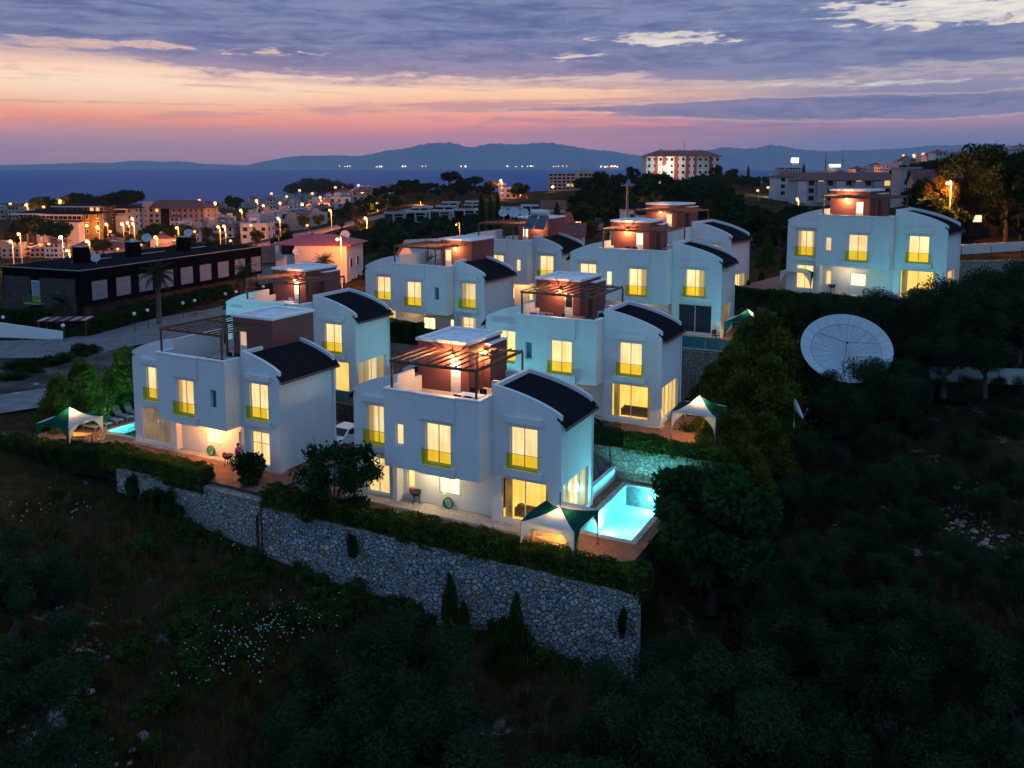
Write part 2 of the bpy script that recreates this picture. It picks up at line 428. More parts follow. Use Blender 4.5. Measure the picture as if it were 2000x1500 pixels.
def dup(o, loc, rz=0, label=None, scale=1.0, parent=None, group=None, cat=None):
    """copy of a thing with copies of its parts and sub-parts"""
    c = o.copy(); COL.objects.link(c); c.parent = parent
    if parent is None:
        c.location = loc; c.rotation_euler = (0, 0, rz)
        c.scale = scale if hasattr(scale, '__len__') else (scale,)*3
        if label: c['label'] = label
        if group: c['group'] = group
        if cat: c['category'] = cat
    for ch in list(o.children): dup(ch, None, parent=c)
    return c
LP = 5.0
def lamp(parent, loc, power, col=(1, .6, .25), r=.08):
    l = bpy.data.lights.new('lamp_light', 'POINT'); l.energy = power*LP; l.color = col; l.shadow_soft_size = r
    o = bpy.data.objects.new('lamp_light', l); COL.objects.link(o); o.parent = parent; o.location = loc
    return o
CACHE = {}
def cached(key, fn):
    if key not in CACHE: CACHE[key] = fn()
    return CACHE[key]
WARM = (1, .58, .22); ORANGE = (1, .36, .06); CYAN = (.2, .82, .84)

# ------------------------------------------------------------------ the villas
W, XA, XB, PR, ZC, ZT, ZE = 14.3, 3.37, 9.9, 1.49, 2.73, 7.45, 6.8
DR, DL, YB, TF = 4.73, 5.73, 7.05, 6.5
def arch(x):
    """height of the vaulted gable over x"""
    t = (x-7.15)/7.15
    return ZE+1.5*(1-abs(t)**2.15)**.86 if abs(t) < 1 else ZE
HOLES_L = [(1.0, 2.65, 3.4, 5.83), (1.0, 2.65, .2, 2.5)]
HOLES_R = [(11.1, 12.83, 3.44, 5.83), (10.5, 13.5, .2, 2.7)]
HOLES_C = [(4.2, 4.76, 4.14, 5.44), (6.3, 8.0, 3.4, 5.8)]
HOLES_U = [(3.7, 4.24, .75, 2.05), (6.0, 7.42, .82, 2.0)]
def walls(mx, side):
    b = MB(mx)
    for (x0, x1, hs, D) in ((0, XA, HOLES_L, DL), (XB, W, HOLES_R, DR)):
        b.wall((x0, 0, 0), (1, 0, 0), x1-x0, 6.3, [(a-x0, c-x0, d, e) for a, c, d, e in hs], .2)
        N = 14; xs = [x0+(x1-x0)*i/N for i in range(N+1)]
        for i in range(N):                                            # gable walls front and back, with thickness
            a, c = xs[i], xs[i+1]
            for y, th in ((0, .24), (D, -.24)):
                p = [(a, y, 6.3), (c, y, 6.3), (c, y, arch(c)), (a, y, arch(a))]
                q = [(x, y+th, z) for x, y, z in p]
                if th < 0: p, q = q, p
                b.face(p); b.face(list(reversed(q)))
                y0, y1 = min(y, y+th), max(y, y+th)
                b.face([(a, y0, arch(a)), (c, y0, arch(c)), (c, y1, arch(c)), (a, y1, arch(a))])
        b.face([(x1, D, 0), (x0, D, 0), (x0, D, 6.3), (x1, D, 6.3)])
    for x, D in ((0, DL), (W, DR)):
        for y in ((0, .24), (D-.24, D)):
            q = [(x, y[0], 6.3), (x, y[1], 6.3), (x, y[1], ZE), (x, y[0], ZE)]
            b.face(q if x > 1 else list(reversed(q)))
    if side:
        b.wall((W, 0, 0), (0, 1, 0), DR, 6.45, [(.28, 4.1, .32, 2.72)], .2)
    else:
        b.face([(W, 0, 0), (W, DR, 0), (W, DR, 6.45), (W, 0, 6.45)])
    b.face([(0, DL, 0), (0, 0, 0), (0, 0, 6.45), (0, DL, 6.45)])
    # inner parapets along the terrace
    b.box(XB, XB+.24, .24, DR-.24, 6.3, arch(XB+.1)-.02)
    b.box(XA-.24, XA, .24, 1.9, 6.3, arch(XA-.1)-.02)
    b.box(XA-.22, XA-.02, 1.9, 2.75, 6.3, 7.35)
    b.face([(XB, 0, 6.3), (XB, .24, 6.3), (XB, .24, arch(XB)), (XB, 0, arch(XB))][::-1])
    b.face([(XA, 0, 6.3), (XA, .24, 6.3), (XA, .24, arch(XA)), (XA, 0, arch(XA))])
    # centre block over the undercroft
    b.wall((XA, -PR, ZC), (1, 0, 0), XB-XA, ZT-ZC, [(a-XA, c-XA, d-ZC, e-ZC) for a, c, d, e in HOLES_C], .2)
    b.face([(XB, -PR, ZC), (XB, 0, ZC), (XB, 0, ZT), (XB, -PR, ZT)])
    b.face([(XA, 0, ZC), (XA, -PR, ZC), (XA, -PR, ZT), (XA, 0, ZT)])
    b.face([(XA, -PR, ZC), (XA, .5, ZC), (XB, .5, ZC), (XB, -PR, ZC)])
    b.box(XA+.2, XB-.2, -PR+.2, -PR+.21, 6.45, ZT-.003)               # parapet inner faces
    b.box(XB-.21, XB-.2, -PR+.2, 0, 6.45, ZT-.003); b.box(XA+.2, XA+.21, -PR+.2, 0, 6.45, ZT-.003)
    b.wall((XA, .45, 0), (1, 0, 0), XB-XA, ZC+.1, [(a-XA, c-XA, d, e) for a, c, d, e in HOLES_U], .16)
    b.face([(XA, 0, 0), (XA, .45, 0), (XA, .45, ZC), (XA, 0, ZC)]); b.face([(XB, .45, 0), (XB, 0, 0), (XB, 0, ZC), (XB, .45, ZC)])
    b.box(3.06, 3.36, -.22, -.002, 0, ZC-.004)                        # stub pier beside the undercroft
    b.box(XA+.002, XB-.002, YB-.2, YB, 0, 6.4); b.box(XA+.003, XA+.2, DL, YB-.2, 0, 6.4); b.box(XB-.2, XB-.003, DR, YB-.2, 0, 6.4)
    b.box(XB-.2, XB, DR-.1, YB, 6.4, 7.2); b.box(6.9, XB-.2, YB-.2, YB, 6.4, 7.2)
    # raised panels above and boxes below the windows
    b.box(5.85, 8.3, -PR-.13, -PR-.002, 6.0, ZT-.004); b.box(5.9, 8.36, -PR-.2, -PR-.002, ZC+.004, 3.3)
    for a, c in ((.7, 2.98), (10.76, 13.16)):
        b.box(a, c, -.2, -.002, 6.08, 6.44); b.box(a, c, -.25, -.002, 2.94, 3.36)
    return b
def roof(mx):
    out = []
    for x0, x1, D, k in ((-.34, XA-.24, DL, 0), (XB+.24, W+.34, DR, 1)):
        b = MB(mx); N = 16; top = []
        for i in range(N+1):
            x = x0+(x1-x0)*i/N; xx = min(max(x, 0), W); z = arch(xx)-.24
            over = max(0, -x, x-W); z -= over*1.1
            top.append((x, z))
        for i in range(N):
            (a, za), (c, zc) = top[i], top[i+1]
            y0, y1 = .24, D-.24
            if max(-a, c-W) > 0.03: y0, y1 = -.1, D+.1
            b.face([(a, y0, za), (c, y0, zc), (c, y1, zc), (a, y1, za)])
            b.face([(a, y0, za-.1), (a, y1, za-.1), (c, y1, zc-.1), (c, y0, zc-.1)])
            b.face([(a, y0, za-.1), (c, y0, zc-.1), (c, y0, zc), (a, y0, za)]); b.face([(a, y1, za), (c, y1, zc), (c, y1, zc-.1), (a, y1, za-.1)])
        e = top[0] if k == 0 else top[-1]
        b.box(e[0]-.03, e[0]+.03, -.12, D+.12, e[1]-.16, e[1]+.01, 1)
        out.append(b)
    return out
def window(parent, mx, x0, x1, z0, z1, y, glass, leaves=2, depth=.12, name='window', mid=None, side=False, drop=0):
    """frame, mullion and glowing pane set back in the opening; side windows face +x"""
    w, h = x1-x0, z1-z0
    def fr():
        b = MB(); t = .06
        b.box(-w/2, -w/2+t, 0, .07, 0, h); b.box(w/2-t, w/2, 0, .07, 0, h); b.box(-w/2+t, w/2-t, 0, .07, 0, t); b.box(-w/2+t, w/2-t, 0, .07, h-t, h)
        for i in range(1, leaves): b.box(-w/2+w*i/leaves-.025, -w/2+w*i/leaves+.025, .002, .068, t, h-t)
        if mid: b.box(-w/2+t, w/2-t, .012, .06, mid-.02, mid+.02)
        return b.mesh('window_frame', 'frame')
    def pn():
        b = MB(); b.face([(-w/2+.05, .05, .05), (w/2-.05, .05, .05), (w/2-.05, .05, h-.05), (-w/2+.05, .05, h-.05)])
        return b.mesh('pane', glass)
    key = (round(w, 2), round(h, 2), leaves, mid)
    xm = (x0+x1)/2
    if side: loc = (W-depth if mx is None else depth, y, z0); rz = R(90) if mx is None else R(-90)
    else: loc = (xm if mx is None else mx-xm, y+depth, z0); rz = 0
    f = link(name, cached(('fr', key), fr), parent, loc, rz)
    link('pane', cached(('pn', key, glass), pn), f)
    return f
def railing(parent, mx, x0, x1, z, y):
    w = x1-x0; xm = (x0+x1)/2
    def g():
        b = MB(); b.box(-w/2-.13, w/2+.13, -.022, -.01, 0, .92)
        b.face([(-w/2-.13, -.01, 0), (-w/2-.13, .22, 0), (-w/2-.13, .22, .92), (-w/2-.13, -.01, .92)])
        return b.mesh('glass_balustrade', 'glassrail')
    def t():
        b = MB(); b.tube([(-w/2-.15, -.016, .94), (w/2+.15, -.016, .94)], .016, 6)
        for s in (-1, 1): b.tube([(s*(w/2+.15), -.016, .94), (s*(w/2+.15), .2, .94)], .016, 6)
        return b.mesh('rail', 'steel')
    o = link('glass_balustrade', cached(('gl', round(w, 2)), g), parent, (xm if mx is None else mx-xm, y-.23, z))
    link('rail', cached(('rl', round(w, 2)), t), o)
def rafters(mx):
    b = MB(mx); b.bar((3.7, -1.24, 9.13), (9.66, -1.24, 9.13), .1, .16); b.bar((9.58, -1.19, 9.15), (9.58, 4.62, 9.15), .1, .17)
    b.bar((6.82, 2.72, 9.11), (9.53, 2.72, 9.11), .08, .12); b.bar((7.3, 4.6, 9.11), (9.6, 4.6, 9.11), .08, .13)
    return b
def villa(key, label, loc, rz, mirror=False, o=None):
    o = o or {}
    mx = W if mirror else None
    fx = (lambda x: W-x) if mirror else (lambda x: x)
    t = thing('villa', label, 'house', loc, rz, 'white vaulted villas')
    mk = 'A' if mirror else 'B'
    side = not mirror
    link('wall', cached(('wall', mk), lambda: walls(mx, side).mesh('wall', 'white')), t)
    for i, b in enumerate(roof(mx) if ('roof', mk, 0) not in CACHE else (0, 0)):
        link('roof', cached(('roof', mk, i), lambda: b.mesh('roof', ['shingle', 'maroon'])), t)
    def cap():
        b = MB(mx); e = .05
        for a in ((XA-.02, 5.8), (8.35, XB+e)): b.box(a[0], a[1], -PR-e, -PR+.26, ZT, ZT+.06)
        b.box(5.8, 8.35, -PR-.13-e, -PR+.26, ZT+.002, ZT+.062)
        b.box(XB-.26, XB+e, -PR+.26, -.002, ZT, ZT+.06); b.box(XA-.02, XA+.26, -PR+.26, -.002, ZT, ZT+.06)
        return b.mesh('parapet_coping', 'trim')
    link('parapet_coping', cached(('cap', mk), cap), t)
    def floor():
        b = MB(mx); b.box(XA+.22, XB-.22, -PR+.22, 2.75, TF-.1, TF); b.box(6.8, XB-.003, 2.75, YB-.21, TF-.1, TF-.002)
        b.box(XA+.004, XB-.004, 0.004, .2, TF-.1, TF-.004); return b.mesh('terrace_floor', 'terrace')
    link('terrace_floor', cached(('tf', mk), floor), t)
    def tower():
        b = MB(mx); hs = [(5.5-3.05, 6.22-3.05, TF, 8.62)]
        b.wall((3.05, 2.75, 0), (1, 0, 0), 3.75, 9.62, hs, .1, z0=TF)
        b.face([(6.8, 2.75, TF), (6.8, YB, TF), (6.8, YB, 9.62), (6.8, 2.75, 9.62)]); b.face([(3.05, YB, TF), (3.05, 2.75, TF), (3.05, 2.75, 9.62), (3.05, YB, 9.62)])
        b.face([(6.8, YB, TF), (3.05, YB, TF), (3.05, YB, 9.62), (6.8, YB, 9.62)])
        b.box(6.802, 7.25, 4.75, YB-.004, TF, 9.3)
        return b.mesh('stair_tower', 'maroon')
    tw = link('stair_tower', cached(('tower', mk), tower), t)
    def trf():
        b = MB(mx); e = .09
        b.box(3.05-e, 6.8+e, 2.75-e, 2.97, 9.6, 9.78); b.box(3.05-e, 6.8+e, YB-.22, YB+e, 9.6, 9.78); b.box(3.05-e, 3.27, 2.97, YB-.22, 9.6, 9.78); b.box(6.58, 6.8+e, 2.97, YB-.22, 9.6, 9.78)
        b.box(6.895, 7.33, 4.68, YB+.02, 9.3, 9.38)
        b.box(3.27, 6.58, 2.97, YB-.22, 9.55, 9.64, 1); return b.mesh('tower_roof', ['trim', 'membrane'])
    link('tower_roof', cached(('trf', mk), trf), tw)
    def door():
        b = MB(); w = .72
        b.box(-w/2, -w/2+.07, 0, .06, 0, 2.12); b.box(w/2-.07, w/2, 0, .06, 0, 2.12); b.box(-w/2+.07, w/2-.07, 0, .06, 2.04, 2.12); b.box(-w/2+.07, w/2-.07, .01, .05, 0, .98); b.box(-w/2+.07, w/2-.07, .005, .055, .98, 1.05)
        return b.mesh('terrace_door', 'frame')
    d = link('terrace_door', cached('door', door), tw, (fx(5.86), 2.78, TF))
    def dg():
        b = MB(); b.face([(-.3, .04, 1.03), (.3, .04, 1.03), (.3, .04, 2.06), (-.3, .04, 2.06)]); return b
    link('door_glass', cached(('dg', o.get('door', 'litdoor')), lambda: dg().mesh('door_glass', o.get('door', 'litdoor'))), d)
    # wall lamps on the tower
    for lx, ly, pw in o.get('lamps', [(5.0, 2.75, 14)]):
        def sc_():
            b = MB(); b.ball((0, -.16, 0), .11, 10); return b.mesh('wall_lamp', 'bulb')
        lp = link('wall_lamp', cached('sconce', sc_), tw, (fx(lx), ly, 8.85))
        def br():
            b = MB(); b.bar((0, .0, .02), (0, -.1, .02), .05); b.lathe([(.0, .17), (.1, .13), (.13, .09)], (0, -.16, 0), 8); return b.mesh('lamp_bracket', 'dark')
        link('lamp_bracket', cached('scbr', br), lp)
        lamp(lp, (0, -.42, -.08), pw*2.4, (1, .48, .17), .09)
    # pergola: two beams, rafters and posts
    pg = link('pergola', cached(('pg', mk), lambda: rafters(mx).mesh('pergola', 'brown')), t)
    rf = lambda x, y1: MB(mx)
    for i, x in enumerate([3.8+.62*j for j in range(5)]+[6.88+.66*j for j in range(4)]):
        def rr():
            b = MB(); y1 = 2.72 if x < 6.8 else 4.55
            b.bar((0, -1.3, 9.24), (0, y1, 9.24), .055, .085); return b.mesh('rafter', 'brown')
        link('rafter', cached(('rafter', x < 6.8), rr), pg, (fx(x), 0, 0))
    for x, y, z0 in ((3.8, -1.22, ZT+.06), (9.58, -1.24, ZT+.06), (9.62, 4.58, 7.0), (7.42, 2.72, TF)):
        def po():
            b = MB(); b.box(-.055, .055, -.055, .055, 0, 9.05-z0); return b.mesh('post', 'brown')
        link('post', cached(('post', z0), po), pg, (fx(x), y, z0))
    # windows
    lit = o.get('lit', {}); g = lambda n, dflt: lit.get(n, dflt)
    for n, h, y, dflt, lv, md, dp in (('lu', HOLES_L[0], 0, 'lit', 2, None, .12), ('lg', HOLES_L[1], 0, 'lit', 2, 1.5 if mirror else None, .12),
                              ('ru', HOLES_R[0], 0, 'lit', 2, None, .12), ('cs', HOLES_C[0], -PR, 'lit', 1, None, .13), ('cc', HOLES_C[1], -PR, 'lit', 2, None, .12),
                              ('us', HOLES_U[0], .45, 'lit', 1, None, .08), ('uk', HOLES_U[1], .45, 'litwhite', 2, None, .08)):
        window(t, mx, h[0], h[1], h[2], h[3], y, g(n, dflt), lv, dp, mid=md)
        if n in ('lu', 'ru', 'cc'): railing(t, mx, h[0], h[1], h[2]-.06, y)
    h = HOLES_R[1]; window(t, mx, h[0], h[1], h[2], h[3], 0, g('rp', 'litroom'), 2, .14, mid=1.35 if mirror else None)
    if g('rp', '') == 'clear':                                         # a furnished room seen through the glass
        def room():
            b = MB(mx); b.face([(h[0]-.6, 1.9, .1), (h[1]+.7, 1.9, .1), (h[1]+.7, 1.9, 2.9), (h[0]-.6, 1.9, 2.9)])
            b.face([(h[0]-.6, .25, 2.8), (h[0]-.6, 1.9, 2.8), (h[1]+.7, 1.9, 2.8), (h[1]+.7, .25, 2.8)][::-1]); b.face([(h[0]-.6, .25, .15), (h[1]+.7, .25, .15), (h[1]+.7, 1.9, .15), (h[0]-.6, 1.9, .15)])
            return b.mesh('room_interior', 'litroom')  # walls, floor and ceiling glow themselves; no lamp hangs in the room
        link('room_interior', cached(('room', mk), room), t)
        for (a, c) in ((h[0]+.1, h[0]+.6), (h[1]-.3, h[1]-.05)):
            def cur():
                b = MB(mx); n = 40
                for i in range(n):
                    x0 = a+(c-a)*i/n; x1 = a+(c-a)*(i+1)/n; f = lambda q: .34+.05*math.sin(q*70)
                    b.face([(x0, f(x0), .2), (x1, f(x1), .2), (x1, f(x1), 2.7), (x0, f(x0), 2.7)])
                return b.mesh('curtain', 'sheer')
            link('curtain', cached(('cur', mk, a), cur), t)
    if side: window(t, None, 0, 3.82, .32, 2.72, 2.19, g('sd', 'litdrape'), 4, .12, side=True)
    # gutter pipe
    def gut():
        b = MB(mx); b.tube([(W+.28, DR-.1, 6.3), (W+.06, DR-.12, 5.95), (W+.06, DR-.12, .1)], .045, 6); return b.mesh('downpipe', 'trim')
    link('downpipe', cached(('gut', mk), gut), t)
    def gu2():
        b = MB(mx); b.tube([(-.06, DL-.3, 6.2), (-.06, DL-.3, .1)], .045, 6); return b.mesh('downpipe', 'trim')
    link('downpipe', cached(('gut2', mk), gu2), t)
    # soffit lamp of the undercroft
    for x, pw, c in o.get('soffit', [(6.4, 30, WARM)]):
        def sl():
            b = MB(); b.lathe([(.0, 0), (.1, 0), (.1, .03), (0, .035)], (0, 0, -.035), 12); return b.mesh('soffit_lamp', 'bulb')
        s = link('soffit_lamp', cached('soffit', sl), t, (fx(x), -.35, ZC-.004)); lamp(s, (0, -.45, -.2), pw*1.3, c, .1)
    return t
LOC = {}
def loc(n, x, y, z=0):
    p, r, m = LOC[n]
    if m: x = x
    c, s = math.cos(r), math.sin(r)
    return Vector((p[0]+c*x-s*y, p[1]+s*x+c*y, p[2]+z))
for n, p, r, m in (('B1', (-10.0, 53.2, 1.35), -26.93, 0), ('B2', (-2.06, 66.78, 3.49), -27.54, 0), ('B3', (5.44, 80.72, 7.13), -27.3, 0), ('B4', (26.89, 84.12, 9.98), -38.92, 0),
                   ('A2', (-25.47, 76.01, 3.16), -27.23, 0), ('A1', (-28.07, 62.63, 1.6), -27.92, 1), ('A3', (-15.13, 88.4, 4.96), -29.0, 1), ('B5', (10.89, 96.07, 8.12), -37.3, 0),
                   ('A4', (-7.2, 98.6, 6.55), -29.0, 1)):
    LOC[n] = (Vector(p), R(r), m)
L_OR = (1, .5, .16); L_W = (1, .72, .4)
villa('B1', 'white villa at the front with a white terrace table and the largest lit pool', *LOC['B1'][:2], False, dict(lamps=[(5.72, 2.75, 30), (6.98, 4.75, 22)], lit=dict(rp='clear', sd='litdrape', lu='litdrape', uk='litwhite'), soffit=[(5.9, 26, (1, .78, .42))]))
villa('A1', 'leftmost white villa, its terrace unlit and a tent beside its small pool', *LOC['A1'][:2], True, dict(lamps=[], door='amber', lit=dict(cs='tealglass', us='sheer', cc='litdrape', rp='sheer', ru='lit'), soffit=[(6.3, 80, (1, .42, .12))]))
villa('B2', 'white villa in the centre with pink towels on its terrace, front washed teal', *LOC['B2'][:2], False, dict(lamps=[(5.2, 2.75, 14)], door='darkglass', lit=dict(cs='tealglass', rp='clear', sd='litroom'), soffit=[(6.4, 3, WARM)]))
villa('A2', 'white villa behind the leftmost one, its right side glowing cyan', *LOC['A2'][:2], False, dict(lamps=[(5.75, 2.75, 14)], lit=dict(rp='litroom')))
villa('A3', 'white villa in the middle of the left row with a lit pale yellow terrace wall', *LOC['A3'][:2], True, dict(lamps=[(4.9, 2.75, 16)], door='amber', lit=dict(cs='tealglass', us='litwhite', lg='litdrape', lu='litdrape'), soffit=[(8.6, 5, WARM)]))
villa('A4', 'rear white villa of the left row with satellite dishes on its tower', *LOC['A4'][:2], True, dict(lamps=[(4.2, 2.75, 14)], soffit=[(5, 20, L_OR)]))
villa('B3', 'white villa third in the right row with dark blue patio glass reflecting its pool', *LOC['B3'][:2], False, dict(lamps=[(4.7, 2.75, 26)], lit=dict(rp='darkglass', sd='sheer', cs='litwhite', cc='litdrape', ru='litdrape'), soffit=[(6.4, 8, WARM)]))
villa('B5', 'rearmost white villa of the right row, partly hidden behind its neighbour', *LOC['B5'][:2], False, dict(lamps=[(4.9, 2.75, 16)], door='amber'))
villa('B4', 'white villa standing apart on the right among dark trees', *LOC['B4'][:2], False, dict(lamps=[(4.7, 2.75, 26)], lit=dict(rp='clear', sd='litdrape', lu='litdrape'), soffit=[(5.8, 10, (1, .66, .34))]))
# ------------------------------------------------------------------ terrain
US = [-1.4, -.65, -.504, -.355, -.237, -.118, 0, .089, .198, .355, .504, .65, 1.4]
YS = [8, 20, 30, 42, 55, 70, 90, 120, 160, 220, 300, 420, 600, 900, 1300, 1900]
ZT_ = [
 [-10, -9, -6, -2, 1, 2, 3, 2.5, 0, -6, -9, -12, -14, -22, -32, -40],
 [-10, -9, -6, -2, 1, 2, 3, 2.5, 0, -6, -9, -12, -14, -22, -32, -40],
 [-11, -9, -6.5, -3.2, -.6, 1.4, 3, 2.5, 0, -5, -9, -12, -15, -23, -32, -40],
 [-11, -9.5, -7, -4, -1.5, 1.6, 3, 3, 1, -3, -7, -10, -14, -24, -32, -40],
 [-12, -10, -8, -5, -1, 2.5, 4, 4, 3, 0, -1, -5, -9, -18, -26, -40],
 [-12, -9.6, -7.2, -4.2, -1, 3, 5, 5.5, 6, 5.5, 6, 10.5, 5, -10, -30, -40],
 [-12, -9.4, -6.8, -3.4, -1.3, 3, 6, 7, 7.5, 6.5, 6, 6, 4, -12, -32, -40],
 [-12, -9.4, -6.8, -3.4, -1.3, 3, 6, 7.5, 8, 8, 10, 10, 6, -12, -32, -40],
 [-12, -9.2, -6.4, -2.7, -.6, 3, 6, 7.5, 8, 8.5, 10, 13, 12, 0, -12, -40],
 [-12, -10, -8, -4.5, -1, 3.2, 7.5, 10, 9, 7, 6.5, 7, 9, 5, -5, -40],
 [-12, -10, -8, -4.5, -.5, 4.2, 8, 12.5, 14, 16, 17, 20, 25, 33, 30, 10],
 [-12, -10, -8, -4, .5, 5.5, 9.5, 13, 15, 18, 20, 24, 30, 42, 44, 20],
 [-12, -10, -8, -4, .5, 5.5, 10, 13, 15, 18, 20, 24, 30, 42, 44, 20]]
ZT_ = np.array(ZT_, float)
def cub(t): return t*t*(3-2*t)
def _ground(x, y):
    y = max(y, 8.0); u = min(max(x/y, -1.39), 1.39); y = min(y, 1899)
    i = max(j for j in range(len(US)-1) if US[j] <= u); j = max(q for q in range(len(YS)-1) if YS[q] <= y)
    a = (u-US[i])/(US[i+1]-US[i]); b = (math.log(y)-math.log(YS[j]))/(math.log(YS[j+1])-math.log(YS[j]))
    z = ZT_; a = .6*a+.4*cub(a)
    return (z[i][j]*(1-a)+z[i+1][j]*a)*(1-b)+(z[i][j+1]*(1-a)+z[i+1][j+1]*a)*b
PADS = []   # (house, x0,x1,y0,y1, z)  level terraces cut into the slope
def pad(n, x0, x1, y0, y1, z): PADS.append((n, x0, x1, y0, y1, z))
pad('A1', -8.6, 16.5, -3.9, 12.8, 1.15); pad('B1', -4.2, 20.0, -4.0, 10.0, .95); pad('A2', -2.5, 23, -1.6, 14, 2.4); pad('B2', -1.5, 20.5, -5.6, 10.2, 3.1)
pad('A3', -2, 18, -2.2, 12, 4.4); pad('B3', -2, 21, -5.4, 10.5, 6.7); pad('B4', -5, 21, -6, 12, 9.5); pad('B5', -3, 16, -4, 10, 7.6); pad('A4', -2, 18, -2, 12, 6.0)
def ground_z(x, y):
    z = _ground(x, y)
    for n, x0, x1, y0, y1, pz in PADS:
        p, r, m = LOC[n]; dx, dy = x-p[0], y-p[1]; c, s = math.cos(r), math.sin(r)
        lx, ly = c*dx+s*dy, -s*dx+c*dy
        d = max(x0-lx, lx-x1, y0-ly, ly-y1)
        if d < 2.5:
            t = cub(min(1, max(0, (2.5-d)/2.5)))
            z = min(z, z*(1-t)+(pz-.25)*t) if d > 0 else min(z, pz-.25)
    if y < 48:
        z += .35*math.sin(x*.55+1.3*math.sin(y*.33))*math.sin(y*.47+x*.21)+.12*math.sin(x*1.9+y*1.1)*math.sin(y*2.3-x*.7)
    return z
def terrain():
    NU, NY = 230, 190
    us = [-1.38+2.76*i/NU for i in range(NU+1)]; ys = [8*(1850/8)**(j/NY) for j in range(NY+1)]
    v = []; f = []
    for y in ys:
        for u in us: v.append((u*y, y, ground_z(u*y, y)))
    for j in range(NY):
        for i in range(NU):
            a = j*(NU+1)+i; f.append((a, a+1, a+NU+2, a+NU+1))
    me = bpy.data.meshes.new('ground'); me.from_pydata(v, [], f); me.materials.append(MAT['ground'])
    me.polygons.foreach_set('use_smooth', [True]*len(f)); me.update()
    o = link('ground', me); o['kind'] = 'structure'
terrain()
def sea():
    m, T, b = newmat('sea_water')
    tc = T.n('ShaderNodeTexCoord').outputs['Object']
    w = T.noise(T.map(tc, (.02, .05, 1)), 1.0, 5, .6)[0]; big = T.noise(T.map(tc, (.0006, .0025, 1)), 1.0, 3)[0]
    P(T, b, col=T.mix(T.m('ADD', T.m('MULTIPLY', big, .6), T.m('MULTIPLY', w, .4)), (.004, .055, .19), (.01, .08, .25)), rough=.6, spec=.06, nor=T.bump(w, 2.0, .6))  # blue of the reflected upper sky is put into the water colour
    q = MB(); n = 24
    for i in range(n):
        for j in range(8):
            x0 = -16000+32000*i/n; x1 = -16000+32000*(i+1)/n; y0 = 600*(14600/600)**(j/8); y1 = 600*(14600/600)**((j+1)/8)
            q.face([(x0, y0, -30), (x1, y0, -30), (x1, y1, -30), (x0, y1, -30)])
    struct('sea', q, m)
sea()
def hills():
    m, T, b = newmat('hill_slopes')
    tc = T.n('ShaderNodeTexCoord').outputs['Object']
    P(T, b, col=T.mix(T.noise(tc, .004, 5)[0], (.16, .175, .23), (.25, .255, .29)), rough=.95, spec=.05)  # slopes coloured pale and bluish, adding to the thin haze
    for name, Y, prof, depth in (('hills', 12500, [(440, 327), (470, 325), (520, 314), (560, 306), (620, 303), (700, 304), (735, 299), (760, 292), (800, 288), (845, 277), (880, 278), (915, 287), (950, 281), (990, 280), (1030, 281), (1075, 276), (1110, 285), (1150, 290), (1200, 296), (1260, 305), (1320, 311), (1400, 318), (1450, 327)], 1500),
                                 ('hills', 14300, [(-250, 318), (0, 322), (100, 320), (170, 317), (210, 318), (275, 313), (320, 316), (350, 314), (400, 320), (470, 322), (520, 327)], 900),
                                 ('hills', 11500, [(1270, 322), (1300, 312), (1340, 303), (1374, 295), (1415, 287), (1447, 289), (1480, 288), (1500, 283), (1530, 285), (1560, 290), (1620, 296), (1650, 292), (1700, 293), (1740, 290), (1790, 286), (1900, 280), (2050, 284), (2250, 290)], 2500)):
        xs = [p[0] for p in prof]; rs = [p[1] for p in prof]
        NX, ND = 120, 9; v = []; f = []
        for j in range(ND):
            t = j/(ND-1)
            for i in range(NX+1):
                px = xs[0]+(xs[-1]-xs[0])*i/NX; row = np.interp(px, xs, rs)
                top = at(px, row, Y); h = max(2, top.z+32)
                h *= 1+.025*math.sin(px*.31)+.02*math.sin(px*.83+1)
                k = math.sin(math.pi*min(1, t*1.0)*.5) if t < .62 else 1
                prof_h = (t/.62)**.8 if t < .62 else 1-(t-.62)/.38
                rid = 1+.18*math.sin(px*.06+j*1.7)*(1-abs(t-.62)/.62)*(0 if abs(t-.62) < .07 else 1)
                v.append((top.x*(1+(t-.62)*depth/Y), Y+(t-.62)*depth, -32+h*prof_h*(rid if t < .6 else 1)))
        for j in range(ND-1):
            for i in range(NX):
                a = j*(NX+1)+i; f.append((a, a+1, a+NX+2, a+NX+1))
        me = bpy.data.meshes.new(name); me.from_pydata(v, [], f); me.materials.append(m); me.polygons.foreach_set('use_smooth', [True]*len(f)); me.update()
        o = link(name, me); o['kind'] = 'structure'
    q = MB()
    for c, w, n in ((675, 12, 5), (740, 10, 4), (790, 8, 5), (830, 6, 3), (905, 9, 4), (1015, 20, 4), (1035, 10, 4), (1095, 12, 5), (1185, 22, 12), (1200, 10, 5)):
        for _ in range(n):
            p = at(c+random.gauss(0, w*.6), 325.5+random.uniform(-1.2, .4), 11650); p.z = max(p.z, -22); r = random.uniform(5, 10)
            q.ball(p, r, 5)
    m2 = emis('far_town_lamps', (1, .6, .3), 3); stuff('shore_lights', q.mesh('shore_lights', m2))
hills()

